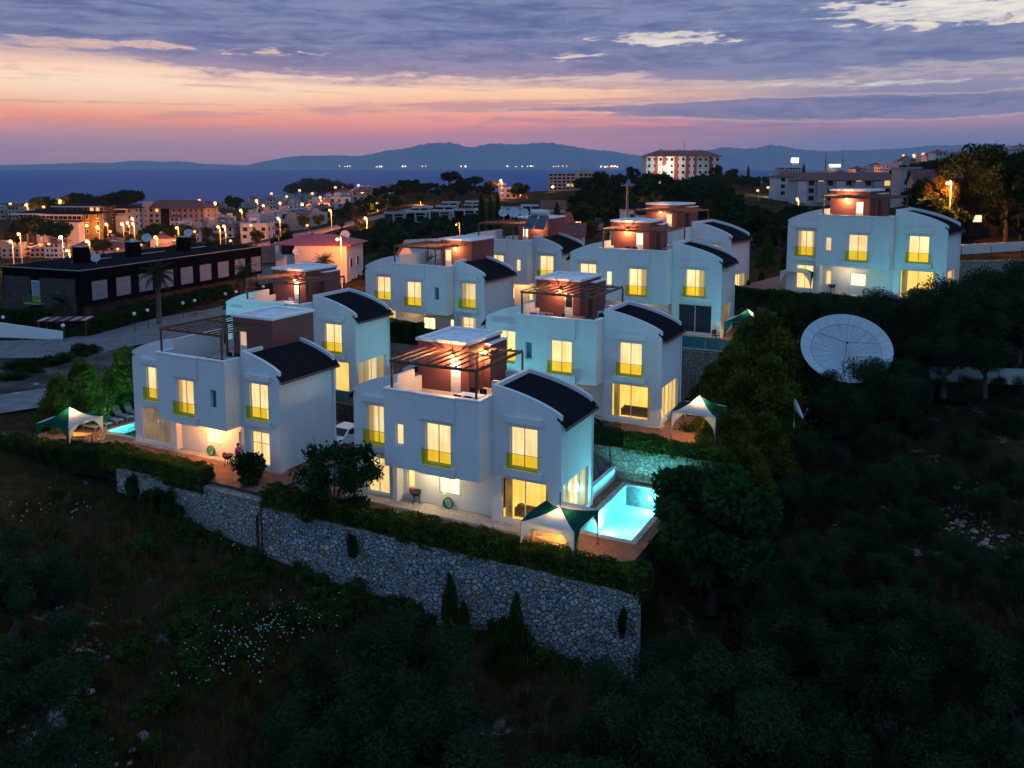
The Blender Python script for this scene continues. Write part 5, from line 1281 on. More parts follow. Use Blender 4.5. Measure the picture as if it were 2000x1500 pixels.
# ------------------------------------------------------------------ roads and open ground beyond the villas
def strip(name, pts, m, lift=.06, w=None):
    """surface draped on the terrain: pts are (x,y) rows of left/right pairs"""
    b = MB(); rows = []
    for (l, r) in pts: rows.append((Vector((*l, 0)), Vector((*r, 0))))
    N = 8
    for i in range(len(rows)-1):
        for k in range(N):
            t0, t1 = k/N, (k+1)/N
            a0, b0 = rows[i][0].lerp(rows[i+1][0], t0), rows[i][1].lerp(rows[i+1][1], t0); a1, b1 = rows[i][0].lerp(rows[i+1][0], t1), rows[i][1].lerp(rows[i+1][1], t1)
            M_ = 6
            for q in range(M_):
                P4 = [a0.lerp(b0, q/M_), a0.lerp(b0, (q+1)/M_), a1.lerp(b1, (q+1)/M_), a1.lerp(b1, q/M_)]
                b.face([(p.x, p.y, ground_z(p.x, p.y)+lift) for p in P4], 0, True)
    return struct(name, b, m)
G = lambda px, row, z=2.2: tuple(onz(px, row, z).xy)
def gz(px, row):
    z = 2.0
    for _ in range(12): p = onz(px, row, z); z = .5*z+.5*ground_z(p.x, p.y)
    return tuple(onz(px, row, z).xy)
strip('road', [(gz(-120, 672), gz(-120, 705)), (gz(120, 664), gz(120, 700)), (gz(190, 650), gz(200, 690)), (gz(300, 624), gz(320, 668)), (gz(440, 598), gz(460, 634)), (gz(560, 572), gz(590, 600))], 'gravel', .12)
strip('gravel_lot', [(gz(-150, 706), gz(-200, 800)), (gz(0, 704), gz(-20, 792)), (gz(120, 702), gz(110, 776)), (gz(260, 680), gz(300, 760))], 'lot', .1)
strip('road', [(gz(-150, 786), gz(-150, 822)), (gz(0, 775), gz(0, 812)), (gz(90, 762), gz(100, 796)), (gz(200, 750), gz(230, 780))], 'road', .2)
rd = [((430, 492), (450, 506)), ((520, 474), (540, 484)), ((575, 458), (592, 467)), ((640, 444), (655, 450)), ((700, 430), (712, 436)), ((760, 417), (768, 422)), ((800, 408), (806, 412))]
strip('road', [(gz(*a), gz(*c)) for a, c in rd], 'litroad', .25)
strip('road', [(gz(1145, 452), gz(1175, 452)), (gz(1142, 440), gz(1180, 438)), (gz(1150, 428), gz(1176, 426))], 'litroad', .25)
strip('road', [(G(1870, 492, 13), G(1870, 520, 12)), (G(1940, 490, 13), G(1940, 516, 12)), (G(2060, 486, 13.2), G(2060, 512, 12.2))], 'litroad', .3)
for px, row, s in ((40, 720, 1.6), (85, 715, 1.4), (110, 708, 1.5), (170, 690, 1.6), (25, 742, 1.3), (150, 694, 1.2), (60, 728, 1.2)):
    x, y = gz(px, row); place(BD[px % 2], (x, y, ground_z(x, y)-.3), None, (s*1.3, s*.9, s*.5), 'low dark weed clump on the pale gravel lot', 'weed clumps on the gravel lot')

# ------------------------------------------------------------------ the long black building on the left
def boxpart(name, m, par, x0, x1, y0, y1, z0, z1, k=0):
    b = MB(); b.box(x0, x1, y0, y1, z0, z1); return b.build(name, m, par)
P0 = at(158, 525, 101); P1 = onz(510, 480, 9.8); ang = math.atan2(P1.y-P0.y, P1.x-P0.x); Lb = math.hypot(P1.x-P0.x, P1.y-P0.y)
t = thing('long_building', 'long two storey black building with pale shutters and dark stone ground floor', 'building', (P0.x, P0.y, 2.3), ang)
H = 7.3; D_ = 13.0
b = MB(); b.box(0, Lb, 0, D_, 3.2, H); b.build('upper_wall', 'blackclad', t)
b = MB(); b.box(.9, Lb-.5, .9, D_-.4, -1, 3.196); b.build('ground_wall', 'brownstone', t)
b = MB(); b.box(-.2, -.002, 1.0, 6.6, .1, 6.3); b.box(-.2, -.002, 8.2, 12.6, .1, 6.3); b.build('end_wall', 'brownstone', t)
b = MB(); b.box(-.5, Lb+.3, -.3, D_+.3, H, H+.12); b.build('roof', 'flatroof' if 0 else 'shingle', t)
b = MB()
for r in ((-.5, Lb+.3, -.3, -.18), (-.5, -.38, -.18, D_+.3), (6, 12.5, 8.2, 8.4), (16, 22, 8.0, 8.2), (25, 30, 7.6, 7.8)): b.box(*r, H+.122, H+.2)
b.build('roof_edge', 'grey', t)
for i in range(9):
    x = 1.4+i*(Lb-3.2)/8.2; w = 2.25
    f = boxpart('window', 'dark', t, x-.06, x+w+.06, -.03, -.002, 3.65, 6.0)
    b = MB(); n = 14
    for k in range(n): b.face([(x, -.04, 3.7+2.25*k/n), (x+w, -.04, 3.7+2.25*k/n), (x+w, -.05, 3.7+2.25*(k+.85)/n), (x, -.05, 3.7+2.25*(k+.85)/n)])
    b.build('roller_shutter', 'shutter', f)
f = boxpart('window', 'frame', t, -.06, -.01, 6.7, 8.1, 3.3, 5.9); b = MB(); b.box(-.08, -.062, 6.8, 8.0, 3.5, 5.8); b.build('roller_shutter', 'shutter', f)
b = MB(); b.box(-.9, -.86, 6.0, 8.6, 3.25, 4.2); b.build('glass_balustrade', 'glassrail', t); b = MB(); b.box(-.9, -.2, 6.0, 8.6, 3.1, 3.24); b.build('balcony_slab', 'grey', t)
for i in range(8):
    x = 2.2+i*3.7; boxpart('door', 'dark', t, x, x+1.0, .86, .898, 0, 2.3)
for x, y in ((6.5, 7), (14.5, 6.5), (23.5, 6)):
    c = boxpart('chimney', 'blackclad', t, x-.7, x+.7, y-.7, y+.7, H+.12, H+1.9); b = MB(); b.box(x-.8, x+.8, y-.8, y+.8, H+2.15, H+2.25); b.build('cap', 'grey', c)
    b = MB(); [b.box(x+q-.06, x+q+.06, y-.66, y+.66, H+1.9, H+2.15) for q in (-.6, -.2, .2, .6)]; b.build('pier', 'blackclad', c)
for px, row, Y, r, lab in ((188, 501, 104, .55, 'blue grey dish on the roof of the black building before its first chimney'), (287, 462, 112, .6, 'white dish above the middle chimney of the black building'), (368, 452, 120, .55, 'white dish above the last chimney of the black building')):
    p = at(px, row+6, Y); dish(lab, (p.x, p.y, p.z-.5), R(10), r, 30, mast=.7)
t = thing('striped_pergola', 'pergola with red and white striped roof at the corner of the black building', 'pergola', at(130, 640, 96)-Vector((0, 0, 1.6)), ang-R(62)); 
b = MB()
for k in range(9):
    b = MB(); b.box(-2.6+k*.58, -2.6+k*.58+.5, -1.2, 1.2, 2.6, 2.66); b.build('roof_slat', 'redstripe' if k % 2 else 'canvas', t)
for x, y in ((-2.5, -1.1), (2.5, -1.1), (-2.5, 1.1), (2.5, 1.1)): boxpart('post', 'redstripe', t, x-.05, x+.05, y-.05, y+.05, -.5, 2.6)
b = MB(); [b.box(-2.7, 2.75, y-.05, y+.05, 2.5, 2.598) for y in (-1.1, 1.1)]; b.build('beam', 'redstripe', t)
pA, pB = gz(-90, 655), gz(122, 664)
wallthing('boundary_wall', 'low white boundary wall left of the gravel road', [pA, pB], .2, [ground_z(*pA)+2.2, ground_z(*pB)+.95], [ground_z(*pA)-.5, ground_z(*pB)-.5], 'trim')
hedge('long dark hedge behind the white boundary wall', (*gz(-100, 640), ground_z(*gz(-100, 640))), (*gz(118, 646), ground_z(*gz(118, 646))+.3), 2.0, 2.1, 'darkhedge', 9000, .13)
hedge('long dark hedge along the gravel road before the black building', (*gz(150, 658), ground_z(*gz(150, 658))), (*gz(440, 580), ground_z(*gz(440, 580))), 2.6, 1.7, 'darkhedge', 11000, .14)
for px, row, Y in ((123, 636, 92), (6, 620, 97), (262, 613, 98), (288, 606, 100), (357, 592, 106), (380, 587, 108), (440, 574, 116), (461, 570, 118), (514, 560, 128)):
    p = at(px, row, Y); g = ground_z(p.x, p.y); t = thing('globe_lamp', 'unlit white globe lamp on a post along the gravel road', 'lamp', (p.x, p.y, g), 0, 'white globe lamps')
    b = MB(); b.tube([(0, 0, -.3), (0, 0, p.z-g-.15)], .04, 6); b.build('post', 'dark', t); b = MB(); b.ball((0, 0, p.z-g), .21, 12); b.build('globe', 'globe', t)
for px, row, Y, k, s, z in ((305, 512, 103, 0, None, 2.5), (120, 575, 96, 1, None, 2.6), (476, 514, 116, 0, None, 2.5), (632, 498, 128, 1, None, 4.0), (1240, 472, 118, 1, None, 8), (835, 502, 116, 1, None, 6.2)):
    p = at(px, row, Y); s = (p.z-z)/(5.6 if k == 0 else 4.4); place(PALM[k], (p.x, p.y, z), None, s, {305: 'tall palm in front of the middle of the black building', 120: 'shaggy palm beside the striped pergola', 476: 'palm near the far end of the black building', 632: 'palm before the orange lit wall of the red roofed villa', 1240: 'palm left of the third villa\'s tower', 835: 'dim palm behind the left villa row'}[px])

# ------------------------------------------------------------------ houses near behind
def hiproof(b, x0, x1, y0, y1, z, h, ov=.5, k=0):
    x0 -= ov; x1 += ov; y0 -= ov; y1 += ov; w = min(x1-x0, y1-y0)/2; cx0, cx1 = x0+w, x1-w; cy = (y0+y1)/2
    if x1-x0 >= y1-y0: r0, r1 = (cx0, cy, z+h), (cx1, cy, z+h)
    else: r0, r1 = ((x0+x1)/2, y0+w, z+h), ((x0+x1)/2, y1-w, z+h)
    A, B, C, D = (x0, y0, z), (x1, y0, z), (x1, y1, z), (x0, y1, z)
    if x1-x0 >= y1-y0: b.face([A, B, r1, r0], k); b.face([B, C, r1], k); b.face([C, D, r0, r1], k); b.face([D, A, r0], k)
    else: b.face([A, B, r0], k); b.face([B, C, r1, r0], k); b.face([C, D, r1], k); b.face([D, A, r0, r1], k)
    b.face([A, D, C, B], k); 
    b.face([(x0, y0, z-.14), (x1, y0, z-.14), B, A], k); b.face([(x1, y0, z-.14), (x1, y1, z-.14), C, B], k); b.face([(x0, y1, z-.14), (x0, y0, z-.14), A, D], k)
def win(par, x, y, z, w, h, g='darkglass', face='y'):
    f = MB(); t = .09
    if face == 'y': f.box(x-w/2-t, x+w/2+t, y-.05, y-.004, z-t, z+h+t)
    else: f.box(y+.004, y+.05, x-w/2-t, x+w/2+t, z-t, z+h+t)
    fo = f.build('window', 'frame', par); p = MB()
    if face == 'y': p.face([(x-w/2, y-.054, z), (x+w/2, y-.054, z), (x+w/2, y-.054, z+h), (x-w/2, y-.054, z+h)])
    else: p.face([(y+.054, x-w/2, z), (y+.054, x+w/2, z), (y+.054, x+w/2, z+h), (y+.054, x-w/2, z+h)])
    p.build('pane', g, fo); return fo
p = at(586, 600, 131); t = thing('red_roofed_villa', 'pale villa with crimson metal roof, its wall lit orange by a street lamp', 'house', (p.x-.6, p.y, 2.0), R(-8))
H_ = at(600, 478, 131).z-2.0
b = MB(); b.box(0, 8.2, 0, 8, -2, H_); b.box(-3.6, -.003, 1.2, 6, -2, H_-1.5); b.build('wall', 'wallpink', t)
b = MB(); hiproof(b, -3.2, 8.2, .6, 8, H_, 1.35, .7); b.build('roof', 'metalroof', t)
b = MB(); b.box(-2.6, -.01, 1.15, 1.19, H_-1.6, H_-.1); b.build('loggia', 'darkglass', t)
for x, z, g in ((9.2-5.2, -9, 'darkglass'),): pass
win(t, 2.0, 8.2, 4.6, .9, 1.3, 'darkglass', 'x'); win(t, 5.2, 8.2, 4.6, .9, 1.3, 'darkglass', 'x'); win(t, 2.4, 8.2, 1.4, .9, 1.3, 'darkglass', 'x'); win(t, 5.4, 8.2, 1.2, 1.2, 1.8, 'darkglass', 'x')
for px, row, Y, r, lab in ((674, 455, 136, .75, 'large white dish behind the crimson roof'), (580, 488, 130, .6, 'blue grey dish beside the orange lit wall')): p = at(px, row+8, Y); dish(lab, (p.x, p.y, p.z-.6), R(8), r, 30, mast=.9)
def gable(name, label, p, rz, L, D, h, rh, wm='wallpink', rm='redroof', windows=(), chim=None, cat='house', group=None):
    t = thing(name, label, cat, p, rz, group); b = MB(); b.box(0, L, 0, D, -4, h); b.face([(0, 0, h), (0, D, h), (0, D/2, h+rh)][::-1]); b.face([(L, 0, h), (L, D, h), (L, D/2, h+rh)]); b.build('wall', wm, t)
    b = MB(); o = .4; s = rh/(D/2)
    for y, sg in ((-o, 1), (D+o, -1)):
        pts = [(-o, y, h-o*s), (L+o, y, h-o*s), (L+o, D/2, h+rh), (-o, D/2, h+rh)]; up = [(x, yy, z+.13) for x, yy, z in pts]
        b.face(up if sg > 0 else up[::-1]); b.face(pts[::-1] if sg > 0 else pts); b.face([pts[0], pts[1], up[1], up[0]])
        for i, j in ((1, 2), (3, 0)): b.face([pts[i], pts[j], up[j], up[i]])
    b.build('roof', rm, t)
    for x, z, w, hh, g in windows: win(t, x, 0, z, w, hh, g)
    if chim: b = MB(); b.box(chim[0]-.3, chim[0]+.3, chim[1]-.3, chim[1]+.3, h, h+rh+.7); b.box(chim[0]-.38, chim[0]+.38, chim[1]-.38, chim[1]+.38, h+rh+.7, h+rh+.8); b.build('chimney', 'trim', t)
    return t
gable('brown_roofed_house', 'house with brown tiled roof and white chimney at the end of the black building', (at(508, 555, 140).x, 140, 1.2), R(20), 7, 7, 5.2, 2.2, chim=(3, 1.5))
gable('grey_roofed_house', 'house with long pale grey roof behind the left villa row', (at(815, 480, 122).x, 122, 5.6), R(28), 13, 7.5, 3.3, 2.3, 'wallpink', 'grey', [(7.5, .6, .5, 1.6, 'darkglass'), (8.6, .6, .5, 1.6, 'darkglass')])
gable('orange_house', 'orange walled house with red hipped roof behind the satellite dishes', (at(1022, 434, 150).x, 150, 6.5), R(0), 5.2, 5, 4.2, 1.2, 'maroon', 'redroof', [(2, 2.6, 1, 1.2, 'darkglass')], chim=(1.5, 3))
for px, row, Y, L, h, rz, lab in ((1078, 446, 140, 3.6, 2.6, 20, 'small house with dark pitched roof left of the street lamp'), (1096, 468, 125, 3.2, 2.2, -10, 'low pink house with red roof right of the rear tower'), (1060, 416, 190, 5, 3, 5, 'low dark roofed house behind the solar heater')):
    p = at(px, row, Y); gable('small_house', lab, (p.x, Y, p.z-h*.6), R(rz), L, L*.8, h, 1.4, 'wallpink', 'redroof', [(L*.4, 1.0, .9, 1.1, 'darkglass')])
p = at(1213, 425, 165); gable('small_house', 'white house with dark blue roof behind the utility pole', (p.x, 165, p.z-2.6), R(-4), 5.6, 5, 4.4, .9, 'wallpink', 'shingle', [(2, 2.2, .8, 1.1, 'darkglass'), (4.2, 2.0, .6, .6, 'darkglass')])
p = at(1246, 432, 150); gable('small_house', 'tiny white house beside the rearmost tower', (p.x, 150, p.z-2.2), R(-4), 2.6, 4, 3.4, .5, 'wallpink', 'shingle', [(1.7, 1.6, .7, .9, 'darkglass')])
b = MB(); p = at(1224, 470, 128); g = 8; hh = at(1224, 360, 128).z-g; b.tube([(0, 0, 0), (0, 0, hh)], [.26, .17], 7); b.box(-.9, .9, -.08, .08, hh-.25, hh-.08)
for x in (-.8, -.3, .3, .8): b.tube([(x, 0, hh-.08), (x, 0, hh+.18)], .05, 5)
tag(b.build('utility_pole', 'grey', None, (p.x, p.y, g)), 'tall grey concrete utility pole behind the third villa', 'pole')

# big dish on the slope and the white sheet fence
p = at(1651, 690, 67)
t = thing('large_dish', 'very large pale mesh dish standing among dark olive trees', 'satellite dish', (p.x, p.y, p.z), 0)
Rr_ = 3.42
b = MB(); n = 44; prof = [(.02, 0)]+[(Rr_*i/9, .22*Rr_*(i/9)**2) for i in range(1, 10)]; b.lathe(prof, (0, 0, 0), n); b.lathe([(r, z-.03) for r, z in reversed(prof)], (0, 0, 0), n)
o = b.build('reflector', 'mesh', t); o.rotation_euler = (R(40), R(0), R(-14)); b = MB()
for i in range(22):
    a = 6.283*i/22; b.tube([(Rr_*q*math.cos(a), Rr_*q*math.sin(a), .22*Rr_*q*q+.008) for q in (.05, .3, .55, .8, 1.0)], .007, 4)
b.tube([(Rr_*.76*math.cos(6.283*i/48), Rr_*.76*math.sin(6.283*i/48), .22*Rr_*.76**2+.01) for i in range(49)], .02, 4, cap=False)
b.build('ribs', 'grey', o)
b = MB(); fz = 1.35
for a in (20, 140, 260): b.tube([(Rr_*.72*math.cos(R(a)), Rr_*.72*math.sin(R(a)), .22*Rr_*.52), (0, 0, fz)], .02, 4)
b.ball((0, 0, fz), .1, 8); b.build('feed_support', 'dark', o); b = MB(); b.tube([(0, .4, -4.5), (0, .6, -.4)], .22, 8); b.build('mast', 'grey', t)
p = at(1552, 797, 59); dish('small grey dish half hidden among the olives below the large one', (p.x, p.y, p.z-1.4), R(70), .75, 25, mast=1.3)
a_, c_2 = at(1762, 712, 68), at(2040, 722, 66)
b = MB(); d_ = (c_2-a_); N = 150
for i in range(N):
    s0, s1 = i/N, (i+1)/N; q0 = a_+d_*s0+Vector((0, .06*(i % 2), 0)); q1 = a_+d_*s1+Vector((0, .06*((i+1) % 2), 0)); b.face([q0-Vector((0, 0, 1.3)), q1-Vector((0, 0, 1.3)), q1, q0])
tag(b.build('sheet_fence', 'corr'), 'pale corrugated sheet fence behind the olives right of the large dish', 'fence')
# stone bits at the right
q1, q2 = at(1876, 512, 93), at(2060, 508, 93)
wallthing('retaining_wall', 'orange lit stone wall right of the villa standing apart', [tuple(q1.xy), tuple(q2.xy)], .4, [q1.z, q2.z], [q1.z-4, q2.z-4], 'palestone', cap=.1)
q1, q2 = at(1872, 478, 108), at(2080, 468, 108)
wallthing('boundary_wall', 'white wall with a pink glow along the lane at the right edge', [tuple(q1.xy), tuple(q2.xy)], .25, [q1.z, q2.z], [q1.z-1.6, q2.z-2.2], 'wallpink')
for px in (1877, 1935, 1996):
    p = at(px, 512, 93.2); b = MB(); b.tube([(0, 0, -.3), (0, 0, 1.7)], .04, 5); tag(b.build('fence_post', 'dark', None, (p.x, p.y+.1, p.z)), 'dark post standing on the orange lit stone wall', 'post', 'posts on the stone wall')
q1, q2 = at(1480, 1440, 29.5), at(1700, 1500, 27.5)
wallthing('dry_stone_wall', 'low pale stone wall at the bottom right', [tuple(q1.xy), tuple(q2.xy)], .5, [ground_z(*q1.xy)+.55, ground_z(*q2.xy)+.55], [ground_z(*q1.xy)-1, ground_z(*q2.xy)-1], 'palestone')
car('silver car under the trees at the right edge', onz(1975, 590, 9.3)+Vector((0, 0, 0)), R(60), 'steel')
# ------------------------------------------------------------------ larger buildings of the town
def block(name, label, p, rz, L, D, h, floors, cols, wm, rm, roofh=1.2, flat=False, band=None, litw=(), mullm=None, cat='building', gl='darkglass', ww=1.3, wh=1.35, side=2, ov=.7):
    """building with a grid of windows; each window is its own part"""
    t = thing(name, label, cat, p, rz); b = MB(); b.box(0, L, 0, D, -6, h); b.build('wall', wm, t)
    b = MB()
    if flat: b.box(-ov, L+ov, -ov, D+ov, h, h+.35)
    else: hiproof(b, 0, L, 0, D, h, roofh, ov)
    b.build('roof', rm, t); fh = h/floors
    for i in range(cols):
        x = L*(i+.5)/cols
        for f in range(floors): win(t, x, 0, f*fh+fh*.28, ww, wh, 'litroom' if (i, f) in litw else gl)
    for i in range(side):
        for f in range(floors): win(t, D*(i+.5)/side, L, f*fh+fh*.3, ww*.8, wh, gl, 'x')
    if band:
        for x0, x1 in band: b = MB(); b.box(x0, x1, -.18, -.003, 0, h-.05); b.build('wall_band', mullm or 'maroon', t)
    return t
# school-like building with red roof on the hill
p = at(1262, 352, 520); h = at(1262, 305, 520).z-p.z
sch = block('school_building', 'large white building with red roof and dark red wall bands on the hill', (p.x, 520, p.z-1), R(0), 44, 16, h+1, 4, 13, 'townwhite', 'redroof', 3.6, ww=1.7, wh=1.7, mullm='redband', band=((5.0, 6.8), (9.5, 11.8), (16.6, 19), (23.4, 25.4), (28.6, 30), (37.5, 39)), ov=1.6)
b = MB(); b.box(9, 10.5, 6, 8, h+2, h+5.2); b.build('chimney', 'grey', sch); b = MB(); b.tube([(24, 8, h+3), (24, 8, h+10)], .12, 5); b.build('mast', 'dark', sch)
for x in (21, 30, 33.5): b = MB(); b.box(x-.6, x+.6, 6, 8, h+3.2, h+5); b.build('chimney', 'grey', sch)
# red roofed hotel on the left
p = at(270, 447, 430); h = at(275, 406, 430).z-p.z
ht = block('hotel_building', 'cream building with a tall stair tower and broad red roof in the left town', (p.x, 430, p.z), R(-6), 35, 15, h, 4, 12, 'towncream', 'redroof', 3.8, ww=1.4, wh=1.5, litw=((3, 3),), band=((12.2, 16.8),), mullm='blackclad', ov=1.2)
b = MB(); b.box(3.4, 6.6, -1.2, 4, -4, h+3); b.build('stair_tower', 'towncream', ht)
for i in range(7): b = MB(); b.box(17.4+i*2.7, 17.8+i*2.7, -.4, -.004, 0, h-.05); b.build('wall_band', 'maroon', ht)
for i in range(4): win(ht, 5, -1.2, 1+i*h/4, .9, .9)
# grey apartment block
p = at(1072, 372, 560); h = at(1072, 339, 560).z-p.z
ap = block('apartment_block', 'grey apartment block with a pale central stair tower by the sea', (p.x, 560, p.z), R(0), 39, 14, h, 5, 14, 'grey', 'flatroof', flat=True, litw=((4, 1), (5, 1)), ww=1.9, wh=1.4)
b = MB(); b.box(17, 19.8, -1.5, 4, -2, h+1.8); b.build('stair_tower', 'towncream', ap)
for f in range(1, 6): b = MB(); b.box(-.3, 16.9, -1.1, -.06, f*h/5-.15, f*h/5+.1); b.build('balcony_slab', 'townwhite', ap); b = MB(); b.box(20, 39.2, -1.1, -.06, f*h/5-.15, f*h/5+.1); b.build('balcony_slab', 'townwhite', ap)
b = MB(); b.tube([(22, 6, h), (22, 6, h+9)], .12, 4); b.box(21, 26, 4, 9, h+.36, h+3); b.build('roof_room', 'grey', ap)
# terraced apartments at the right
p = at(1556, 396, 330); h = at(1556, 352, 330).z-p.z
ra = block('apartment_row', 'long pale apartment row with red roof behind the villa standing apart', (p.x, 330, p.z), R(-2), 39, 12, h, 3, 11, 'townwhite', 'redroof', 2.2, litw=((2, 2), (5, 1), (6, 2), (9, 2), (4, 1)), ww=2.1, wh=1.9, ov=1.0)
for i in range(0, 11, 2): b = MB(); b.box(39*(i+.02)/11, 39*(i+.98)/11, -1.0, -.06, 0, h-.4); b.build('bay', 'townwhite', ra)
p = at(1740, 385, 350); h = at(1740, 348, 350).z-p.z
block('apartment_row', 'longer pale row with grey parapet just above the first red roof', (p.x-46, 352, p.z), R(-2), 50, 10, h+.6, 3, 9, 'townwhite', 'redroof', 1.6, ww=1.8, wh=1.6)
p = at(1758, 400, 200); block('white_house', 'narrow white house left of the big pine with dark windows', (p.x, 200, p.z), R(-3), 4.2, 6, 8.3, 3, 1, 'townwhite', 'flatroof', flat=True, ww=2.2, wh=1.7, ov=.3)
p = at(1788, 415, 140); gable('pine_house', 'house with red pitched roof beside the big pine', (p.x, 140, p.z), R(-12), 7, 7, 4.6, 2.2, 'towncream', 'redroof', [(2.2, 1.6, .8, 1.7, 'darkglass'), (3.6, 1.6, .8, 1.7, 'darkglass')])
b = MB(); b.face([(0, 0, 0), (2.6, 0, 0), (2.6, 0, 1.05), (0, 0, 1.05)]); p = at(1882, 425, 118)
t = thing('dark_house', 'house hidden in the dark under the big pine with two lit windows', 'house', (p.x-1, 118.2, p.z-2.5), R(0)); bb = MB(); bb.box(-2, 6, .06, 6, -1, 4.2); bb.build('wall', 'brownstone', t); bb = MB(); hiproof(bb, -2, 6, .06, 6, 4.2, 1.5); bb.build('roof', 'redroof', t)
win(t, 1.6, .06, 1.9, 1.15, .9, 'litwhite'); win(t, 3.0, .06, 1.9, 1.15, .9, 'litwhite')
# hospital and mosque far right
p = at(1520, 352, 800); h = at(1520, 328, 800).z-p.z
hs = block('office_block', 'pale multi storey block with a bright roof sign', (p.x, 800, p.z), R(-4), 20, 14, h, 5, 8, 'townwhite', 'flatroof', flat=True, ww=1.5, wh=1.3)
b = MB(); b.box(12, 19, 2, 9, h, h+4.5); b.build('roof_room', 'townwhite', hs); b = MB(); b.box(11.5, 18, 1.2, 1.8, h+5, h+9); b.build('roof_sign', emis('sign_light', (1, .93, .82), 5), hs)
p = at(1628, 338, 1000); t = thing('mosque', 'far mosque with two thin minarets', 'mosque', (p.x, 1000, p.z-6), 0)
b = MB(); b.box(-10, 10, 0, 20, 0, 8); b.ball((0, 10, 8), 7.5, 14, sq=(1, 1, .8)); b.build('prayer_hall', 'townwhite', t)
for x in (-9.5, 5.0+4.5): b = MB(); b.tube([(x, -1, 0), (x, -1, 21)], 1.0, 8); b.lathe([(1.6, 21), (1.6, 22), (.9, 22), (.9, 26), (.001, 32)], (x, -1, 0), 8); b.build('minaret', 'grey', t)
b = MB(); b.box(-6.5, 6.5, -3.2, -3, 13, 16); b.build('light_banner', emis('banner_light', (1, .86, .6), 4), t)
# dark modern flats on the left
for i, (px, row, Y, L, h, rz, lit_, lab) in enumerate(((37, 416, 330, 13.5, 8, -10, (), 'dark flat roofed block lowest at the far left'), (96, 418, 315, 13, 8, -10, ((3, 1),), 'dark flat roofed block with overhanging roof, second in the row'), (116, 402, 390, 20, 9, -8, ((5, 2), (6, 2)), 'dark block behind with a brightly lit top corner'), (205, 407, 400, 10, 9, -8, (), 'white sided modern block right of the lit corner'))):
    p = at(px, row, Y); t = block('modern_block', lab, (p.x, Y, p.z-h), R(rz), L, 12, h, 3, 7, 'brownstone' if i < 3 else 'townwhite', 'shingle', 1.3, litw=lit_, ww=1.7, wh=1.5, ov=2.2)
    b = MB(); b.box(-2.4, L+2.4, -2.6, -2.2, h-.5, h+.05); b.build('roof_fascia', 'townwhite', t)
    b = MB(); b.box(L*.72, L+1.2, -3.5, -.2, -3, h*.66); b.build('white_wing', 'townwhite', t)
# ------------------------------------------------------------------ town houses
def townmesh(seed, roofk):
    rr = random.Random(seed); b = MB(); L, D, h = rr.uniform(7, 11), rr.uniform(7, 10), rr.choice((5.6, 6.2, 8.6))
    b.box(-L/2, L/2, -D/2, D/2, -5, h, 0); x0 = -L/2
    if roofk: hiproof(b, -L/2, L/2, -D/2, D/2, h, rr.uniform(1.6, 2.4), .5, 1); b.box(L*.2, L*.2+.7, 0, .7, h, h+2.6, 0)
    else:
        b.box(-L/2+.25, L/2-.25, -D/2+.25, D/2-.25, h+.001, h+.03, 1); 
        for r in ((-L/2, L/2, -D/2, -D/2+.2), (-L/2, -L/2+.2, -D/2+.2, D/2), (L/2-.2, L/2, -D/2+.2, D/2)): b.box(*r, h, h+.6, 0)
        s = rr.choice((-1, 1)); b.box(s*L*.2-1.6, s*L*.2+1.6, D*.05, D*.4, h, h+2.4, 0); b.box(-s*L*.25-L*.22, -s*L*.25+L*.22, -D/2-1.0, -D/2, h*.48, h*.5, 0); b.box(-s*L*.25-L*.22, -s*L*.25+L*.22, -D/2-1.0, -D/2-.9, h*.5, h*.62, 0)
    for f in range(2 if h < 8 else 3):
        for k in range(3):
            x = -L/2+L*(k+.5)/3+rr.uniform(-.3, .3); z = 1.0+f*2.8; w = rr.uniform(.5, .9); b.box(x-w, x+w, -D/2-.05, -D/2-.01, z, z+1.4, 2)
        for k in range(2): y = -D/2+D*(k+.5)/2; z = 1.0+f*2.8; b.box(L/2+.01, L/2+.05, y-.5, y+.5, z, z+1.3, 2)
    hx = rr.uniform(-L*.3, L*.3); zt = h+(1.2 if roofk else .1)
    b.face([(hx-1, -.9, zt+.3), (hx+1, -.9, zt+.3), (hx+1, .3, zt+1.3), (hx-1, .3, zt+1.3)], 3); b.tube([(hx-.9, .5, zt+1.4), (hx+.9, .5, zt+1.4)], .32, 8, 4)
    return b.mesh('town_house', ['towncream' if seed % 3 == 1 else 'townwhite', 'redroof' if roofk else 'flatroof', 'darkglass', 'solar', 'acwhite'])
TM = [[townmesh(i, 0) for i in range(5)], [townmesh(i+20, 1) for i in range(4)]]
random.seed(11)
def road_clear(px, row):
    r = np.interp(px, [430, 520, 575, 640, 700, 760, 800], [492, 474, 458, 444, 430, 417, 410])
    return not (425 < px < 800 and r-9 < row < r+26)
def town(px0, px1, r0, r1, Y0, Y1, n, red, label, group, sc_=1.0, jitterrot=.5):
    placed = []; tries = 0
    while len(placed) < n and tries < n*60:
        tries += 1; px = random.uniform(px0, px1); Y = Y0*(Y1/Y0)**random.random(); x = (px-1000)/FPX*Y; g = ground_z(x, Y)
        row = 321+FPX*(CZ-g)/Y
        if not (r0 < row < r1 and road_clear(px, row)) or any((x-a)**2+(Y-c)**2 < (11.5*sc_)**2 for a, c in placed): continue
        placed.append((x, Y)); k = 1 if random.random() < red else 0
        o = link('town_house', random.choice(TM[k]), None, (x, Y, g), random.gauss(.15, jitterrot*.4)+random.choice((0, 0, 0, 1.57))); o.scale = (sc_*random.uniform(.9, 1.15),)*3
        tag(o, label[k], 'house', group)
W1 = ('small white flat roofed house in the lit town at the left', 'small red roofed house in the lit town at the left')
town(-60, 330, 425, 500, 190, 300, 52, .65, W1, 'houses of the left town', .62)
